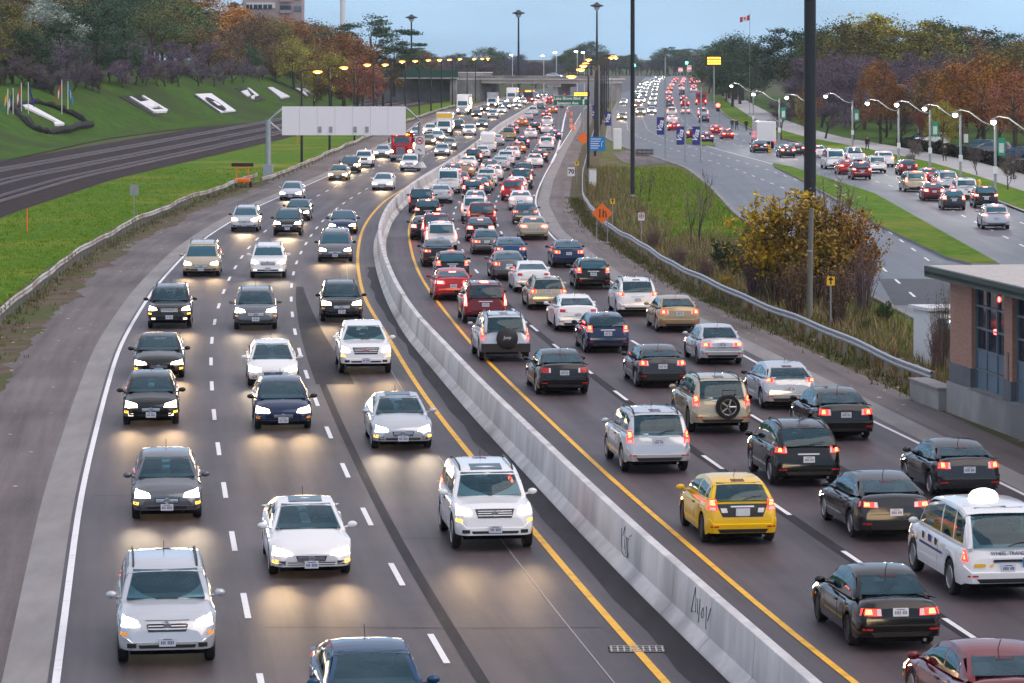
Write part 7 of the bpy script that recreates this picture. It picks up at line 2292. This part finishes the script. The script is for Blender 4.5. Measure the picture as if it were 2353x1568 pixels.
# ------------------------------------------------------------------ weeds and rough grass (uncountable)
def blades(name, n, sampler, hmin, hmax, cols, label):
    rng = random.Random(hash(name) % 1000 if 0 else len(name)*7)
    groups = [MB() for _ in cols]
    for q in range(n):
        p = sampler(rng)
        if p is None: continue
        m = groups[rng.randrange(len(cols))]
        for b_ in range(5):
            a = rng.uniform(0,6.28); h = rng.uniform(hmin,hmax); w = .02+.02*rng.random()
            o = Vector((p[0]+rng.gauss(0,.14),p[1]+rng.gauss(0,.14),p[2]))
            d = Vector((math.cos(a),math.sin(a),0))
            t = o+Vector((rng.gauss(0,.3)*h,rng.gauss(0,.3)*h,h))
            k = len(m.v); m.v += [tuple(o-d*w),tuple(o+d*w),tuple(t)]; m.f.append((k,k+1,k+2))
    for g_,c in zip(groups,cols):
        o = put(name, g_.mesh(name,'twig')); o.color = (*c,1)
        tag(o, label, 'weeds', kind='stuff')
def verge_pt(rng):
    y = rng.uniform(106,330) if rng.random() < .8 else rng.uniform(106,200)
    a, b_ = RM.pt(y,4.0).x, min(SL(y)-1, 40)
    if b_ <= a: return None
    t = rng.random()**1.6
    if y > 205 and t > .42 and rng.random() < .93: return None
    return (a+(b_-a)*t, y, -.05)
blades('weeds', 7000, verge_pt, .15, .75, [(.27,.20,.10),(.19,.13,.075),(.10,.13,.03)], 'dry brown and green weeds covering the verge behind the guardrail')
def dirt_pt(rng):
    y = rng.uniform(100,290); p = EL.pt(y, -5.6+rng.gauss(0,.55)); return (p.x,p.y,-.03)
blades('rough_grass', 1100, dirt_pt, .08, .26, [(.13,.12,.04),(.06,.095,.02),(.13,.10,.05)], 'rough grass along the foot of the guardrail by the grass strip')
def ramp_pt(rng):
    y = rng.uniform(106,260); p = RM.pt(y, 3.2+rng.gauss(0,.35)); return (p.x,p.y,-.03)
blades('verge_grass', 1500, ramp_pt, .08, .28, [(.12,.10,.04),(.07,.09,.025)], 'thin dry grass along the dirt edge of the outbound shoulder')
def strip_pt(rng):
    y = 100+230*rng.random()**1.3; a, b_ = TRK(y)+.3, EL.pt(y,-6.3).x
    x = a+(b_-a)*rng.random()
    return (x,y,-.05) if (x/y) > -.165 else None
blades('lawn_grass', 5200, strip_pt, .05, .17, [(.10,.22,.008),(.13,.25,.010),(.20,.26,.03)], 'short green grass of the strip between the railway and the highway')
def wedge_pt(rng):
    y = rng.uniform(200,332); x = rng.uniform(10.2,17.3)
    return (x,y,-.04) if x < SL(y)-.4 and x > RM.pt(y,4.5).x+1 else None
blades('verge_lawn_grass', 3800, wedge_pt, .06, .30, [(.10,.20,.010),(.16,.25,.014),(.26,.22,.07)], 'rough green grass on the verge around the young bare trees')
lit = MB(); rng = random.Random(5)
for q in range(260):
    y = rng.uniform(70,240)
    p = (RM.pt(y, rng.uniform(1.2,4.2)) if q % 2 else EL.pt(y, -rng.uniform(1.5,6)))
    s = rng.uniform(.03,.10); a = rng.uniform(0,3)
    c_,s_ = math.cos(a)*s, math.sin(a)*s
    lit.quad((p.x-c_,p.y-s_,.015),(p.x+s_,p.y-c_,.02),(p.x+c_,p.y+s_,.035),(p.x-s_,p.y+c_,.02))
o = put('litter', lit.mesh('litter','twig')); o.color = (.42,.36,.28,1)
tag(o,'scattered pale leaves and litter along both shoulders','litter',kind='stuff')
# hedge of the car park
hg = MB(); rng = random.Random(9)
for q in range(14000):
    y = rng.uniform(232,405); u = rng.uniform(0,1.6); z = rng.uniform(.1,1.25)
    if 318 < y < 330: continue
    if .2 < u < 1.4 and z < 1.05: u = rng.choice((rng.uniform(0,.2),rng.uniform(1.4,1.6)))
    p = SR.pt(y, 9.7+u, z)
    s = rng.uniform(.10,.2); a = Vector((rng.gauss(0,1),rng.gauss(0,1),rng.gauss(0,1))).normalized(); c = a.cross(Vector((.3,.5,.8))).normalized()
    hg.quad(p-a*s,p-c*s*.7,p+a*s,p+c*s*.7)
core, _ = strip(SR,SR,ysteps(232,318),1.0,9.85,11.15)
o = empty('clipped_hedge',(0,0,0)); f_ = put('foliage',hg.mesh('foliage','leaf'),o); f_.color = (.022,.024,.016,1)
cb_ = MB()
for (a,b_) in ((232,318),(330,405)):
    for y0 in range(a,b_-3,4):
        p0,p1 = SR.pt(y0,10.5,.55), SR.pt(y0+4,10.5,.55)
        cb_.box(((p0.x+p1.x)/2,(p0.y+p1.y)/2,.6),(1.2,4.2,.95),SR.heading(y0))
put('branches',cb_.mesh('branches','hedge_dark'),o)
tag(o,'dark clipped hedge between the sidewalk and the car park','hedge')
# parked cars behind the hedge
for i,(x,y,kd,c) in enumerate(((2028,330,'sedan','blue'),(2080,334,'suv','white'),(2142,352,'suv','teal'),(2206,356,'sedan','silver'),(2262,358,'suv','grey'),(2334,366,'sedan','blue'))):
    p = G(x,y,.13); p.x = max(p.x, SR(p.y)+14.5)
    car = make_car(kd,c,Vector((p.x,p.y,.13)),SR.heading(p.y)+1.2,0,False,('headlamp_off','tail_dull',None))
    tag(car,'%s %s parked behind the hedge, %s from the left of the car park' % (c,TYPES[kd]['word'],ORD[i]),'car','cars parked behind the hedge')

# ------------------------------------------------------------------ people on the sidewalk
def person_mesh(seed, stride):
    me = bpy.data.meshes.new('body')
    J = [((0,0,.98),.15),((0,0,1.18),.155),((0,0,1.42),.17),((0,0,1.54),.06),((0,.02,1.66),.095),((0,.02,1.76),.085),
         ((.10,0,.93),.10),((.11,stride*.18,.50),.072),((.11,stride*.16-.05,.09),.05),((.11,stride*.16+.12,.04),.045),
         ((-.10,0,.93),.10),((-.11,-stride*.12,.50),.072),((-.11,-stride*.34,.12),.05),((-.11,-stride*.30+.10,.05),.045),
         ((.20,0,1.42),.07),((.26,-.05*stride,1.15),.055),((.27,.05,.90),.042),((.27,.07,.81),.04),
         ((-.20,0,1.42),.07),((-.26,.05*stride,1.15),.055),((-.27,.10,.92),.042),((-.27,.13,.83),.04)]
    E_ = [(0,1),(1,2),(2,3),(3,4),(4,5),(0,6),(6,7),(7,8),(8,9),(0,10),(10,11),(11,12),(12,13),(2,14),(14,15),(15,16),(16,17),(2,18),(18,19),(19,20),(20,21)]
    me.from_pydata([j[0] for j in J],E_,[])
    ob = bpy.data.objects.new('body',me); COL.objects.link(ob)
    ob.modifiers.new('s','SKIN'); 
    sv = me.skin_vertices[0].data if me.skin_vertices else None
    if sv is None:
        bpy.context.view_layer.objects.active = ob
    for i,j in enumerate(J): me.skin_vertices[0].data[i].radius = (j[1],j[1])
    me.skin_vertices[0].data[0].use_root = True
    ob.modifiers.new('u','SUBSURF').levels = 1
    dg = bpy.context.evaluated_depsgraph_get()
    out = bpy.data.meshes.new_from_object(ob.evaluated_get(dg))
    bpy.data.objects.remove(ob); out.name = 'body'
    out.materials.clear()
    for m_ in ('cloth','black_trim','skin'): out.materials.append(MAT[m_])
    for p in out.polygons:
        z = p.center.z
        p.material_index = 1 if z < .95 else 2 if (z > 1.5 or (z < .88)) else 0
        p.use_smooth = True
    return out
def driver_mesh():
    me = bpy.data.meshes.new('body')
    J = [((0,0,-.32),.17),((0,-.03,-.05),.175),((0,-.05,.14),.15),((0,-.05,.26),.055),((0,-.02,.37),.10),((0,-.02,.46),.085),
         ((.20,-.05,.12),.075),((.25,.14,-.10),.055),((.13,.38,-.02),.042),((.12,.44,.02),.04),((-.20,-.05,.12),.075),((-.25,.14,-.10),.055),((-.13,.38,-.02),.042),((-.12,.44,.02),.04)]
    E_ = [(0,1),(1,2),(2,3),(3,4),(4,5),(2,6),(6,7),(7,8),(8,9),(2,10),(10,11),(11,12),(12,13)]
    me.from_pydata([j[0] for j in J],E_,[])
    ob = bpy.data.objects.new('body',me); COL.objects.link(ob)
    ob.modifiers.new('s','SKIN')
    for i,j in enumerate(J): me.skin_vertices[0].data[i].radius = (j[1],j[1])
    me.skin_vertices[0].data[0].use_root = True
    ob.modifiers.new('u','SUBSURF').levels = 1
    out = bpy.data.meshes.new_from_object(ob.evaluated_get(bpy.context.evaluated_depsgraph_get()))
    bpy.data.objects.remove(ob); out.name = 'body'; out.materials.clear()
    for m_ in ('cloth','skin'): out.materials.append(MAT[m_])
    for p in out.polygons: p.material_index = 1 if (p.center.z > .21 or p.center.y > .36) else 0; p.use_smooth = True
    return out
DM = driver_mesh()
HAIRD = MB().sphere((0,-.045,.45),(.105,.11,.10),10,6).mesh('hair','black_trim',60)
for (rd_,i_),c,lab in ((('on',0),(.02,.10,.09),'driver in a green top at the wheel of the nearest silver SUV'),(('on',1),(.10,.09,.10),'driver at the wheel of the white sedan with a sunroof'),(('on',7),(.04,.05,.09),'driver in dark blue at the wheel of the white SUV beside the barrier'),(('on',2),(.06,.05,.05),'driver of the dark blue sedan cut off by the photo edge'),(('out',0),(.05,.04,.04),'driver of the black sedan nearest us on the outbound highway')):
    car = SPECIAL[(rd_,i_)]; kd = [t_ for t_ in TYPES.values() if t_.get('deck') and any(ch.data == t_['deck'] for ch in car.children)]
    if not kd: continue
    dx,dy,dz = kd[0]['driver']
    bpy.context.view_layer.update()
    o = empty('person', Matrix.Rotation(car.rotation_euler.z,3,'Z') @ Vector((dx,dy,dz)) + car.location, car.rotation_euler.z)
    b_ = put('body',DM,o); b_.color = (*c,1); put('hair',HAIRD,o)
    tag(o,lab,'person','drivers')
PM = []
try:
    PM = [person_mesh(1,1.0), person_mesh(2,-.8)]
except Exception as ex:
    print('person', ex)
HAIR = MB().sphere((0,.0,1.78),(.105,.115,.09),10,6).mesh('hair','black_trim',60)
if PM:
    for i,(x,y,c,lab) in enumerate(((1682,298,(.02,.02,.03),'person in dark clothes walking beside another on the far sidewalk'),(1692,299,(.03,.03,.05),'person in dark blue walking on the far sidewalk, the one nearer the box truck'),(1714,300,(.03,.03,.03),'person in black walking alone past the lawn edge'),
        (1992,346,(.06,.02,.03),'person in dark red standing by the boulevard lamp'),(2170,370,(.03,.025,.02),'person in dark clothes walking on the sidewalk beside the hedge'),(2325,412,(.03,.03,.04),'person in dark clothes on the sidewalk by the bare street tree'))):
        p = G(x,y,.13); o = empty('person',p,rnd.uniform(-.4,.4)+(math.pi if i%2 else 0))
        b_ = put('body',PM[i%2],o); b_.color = (*c,1); put('hair',HAIR,o)
        tag(o,lab,'person','pedestrians')

# ------------------------------------------------------------------ evening haze
hz = MB().box((0,950,21),(1900,2150,46)).mesh('haze')
hm = bpy.data.materials.new('haze_air'); hm.use_nodes = True
nt = hm.node_tree; nt.nodes.clear()
vo = nt.nodes.new('ShaderNodeOutputMaterial'); pv = nt.nodes.new('ShaderNodeVolumePrincipled')
pv.inputs['Color'].default_value = (.80,.88,.97,1); pv.inputs['Density'].default_value = .00008
nt.links.new(pv.outputs[0], vo.inputs['Volume']); hz.materials.append(hm)
if HAZE: tag(put('haze',hz), 'thin bluish evening haze over the whole scene', 'haze', kind='stuff')
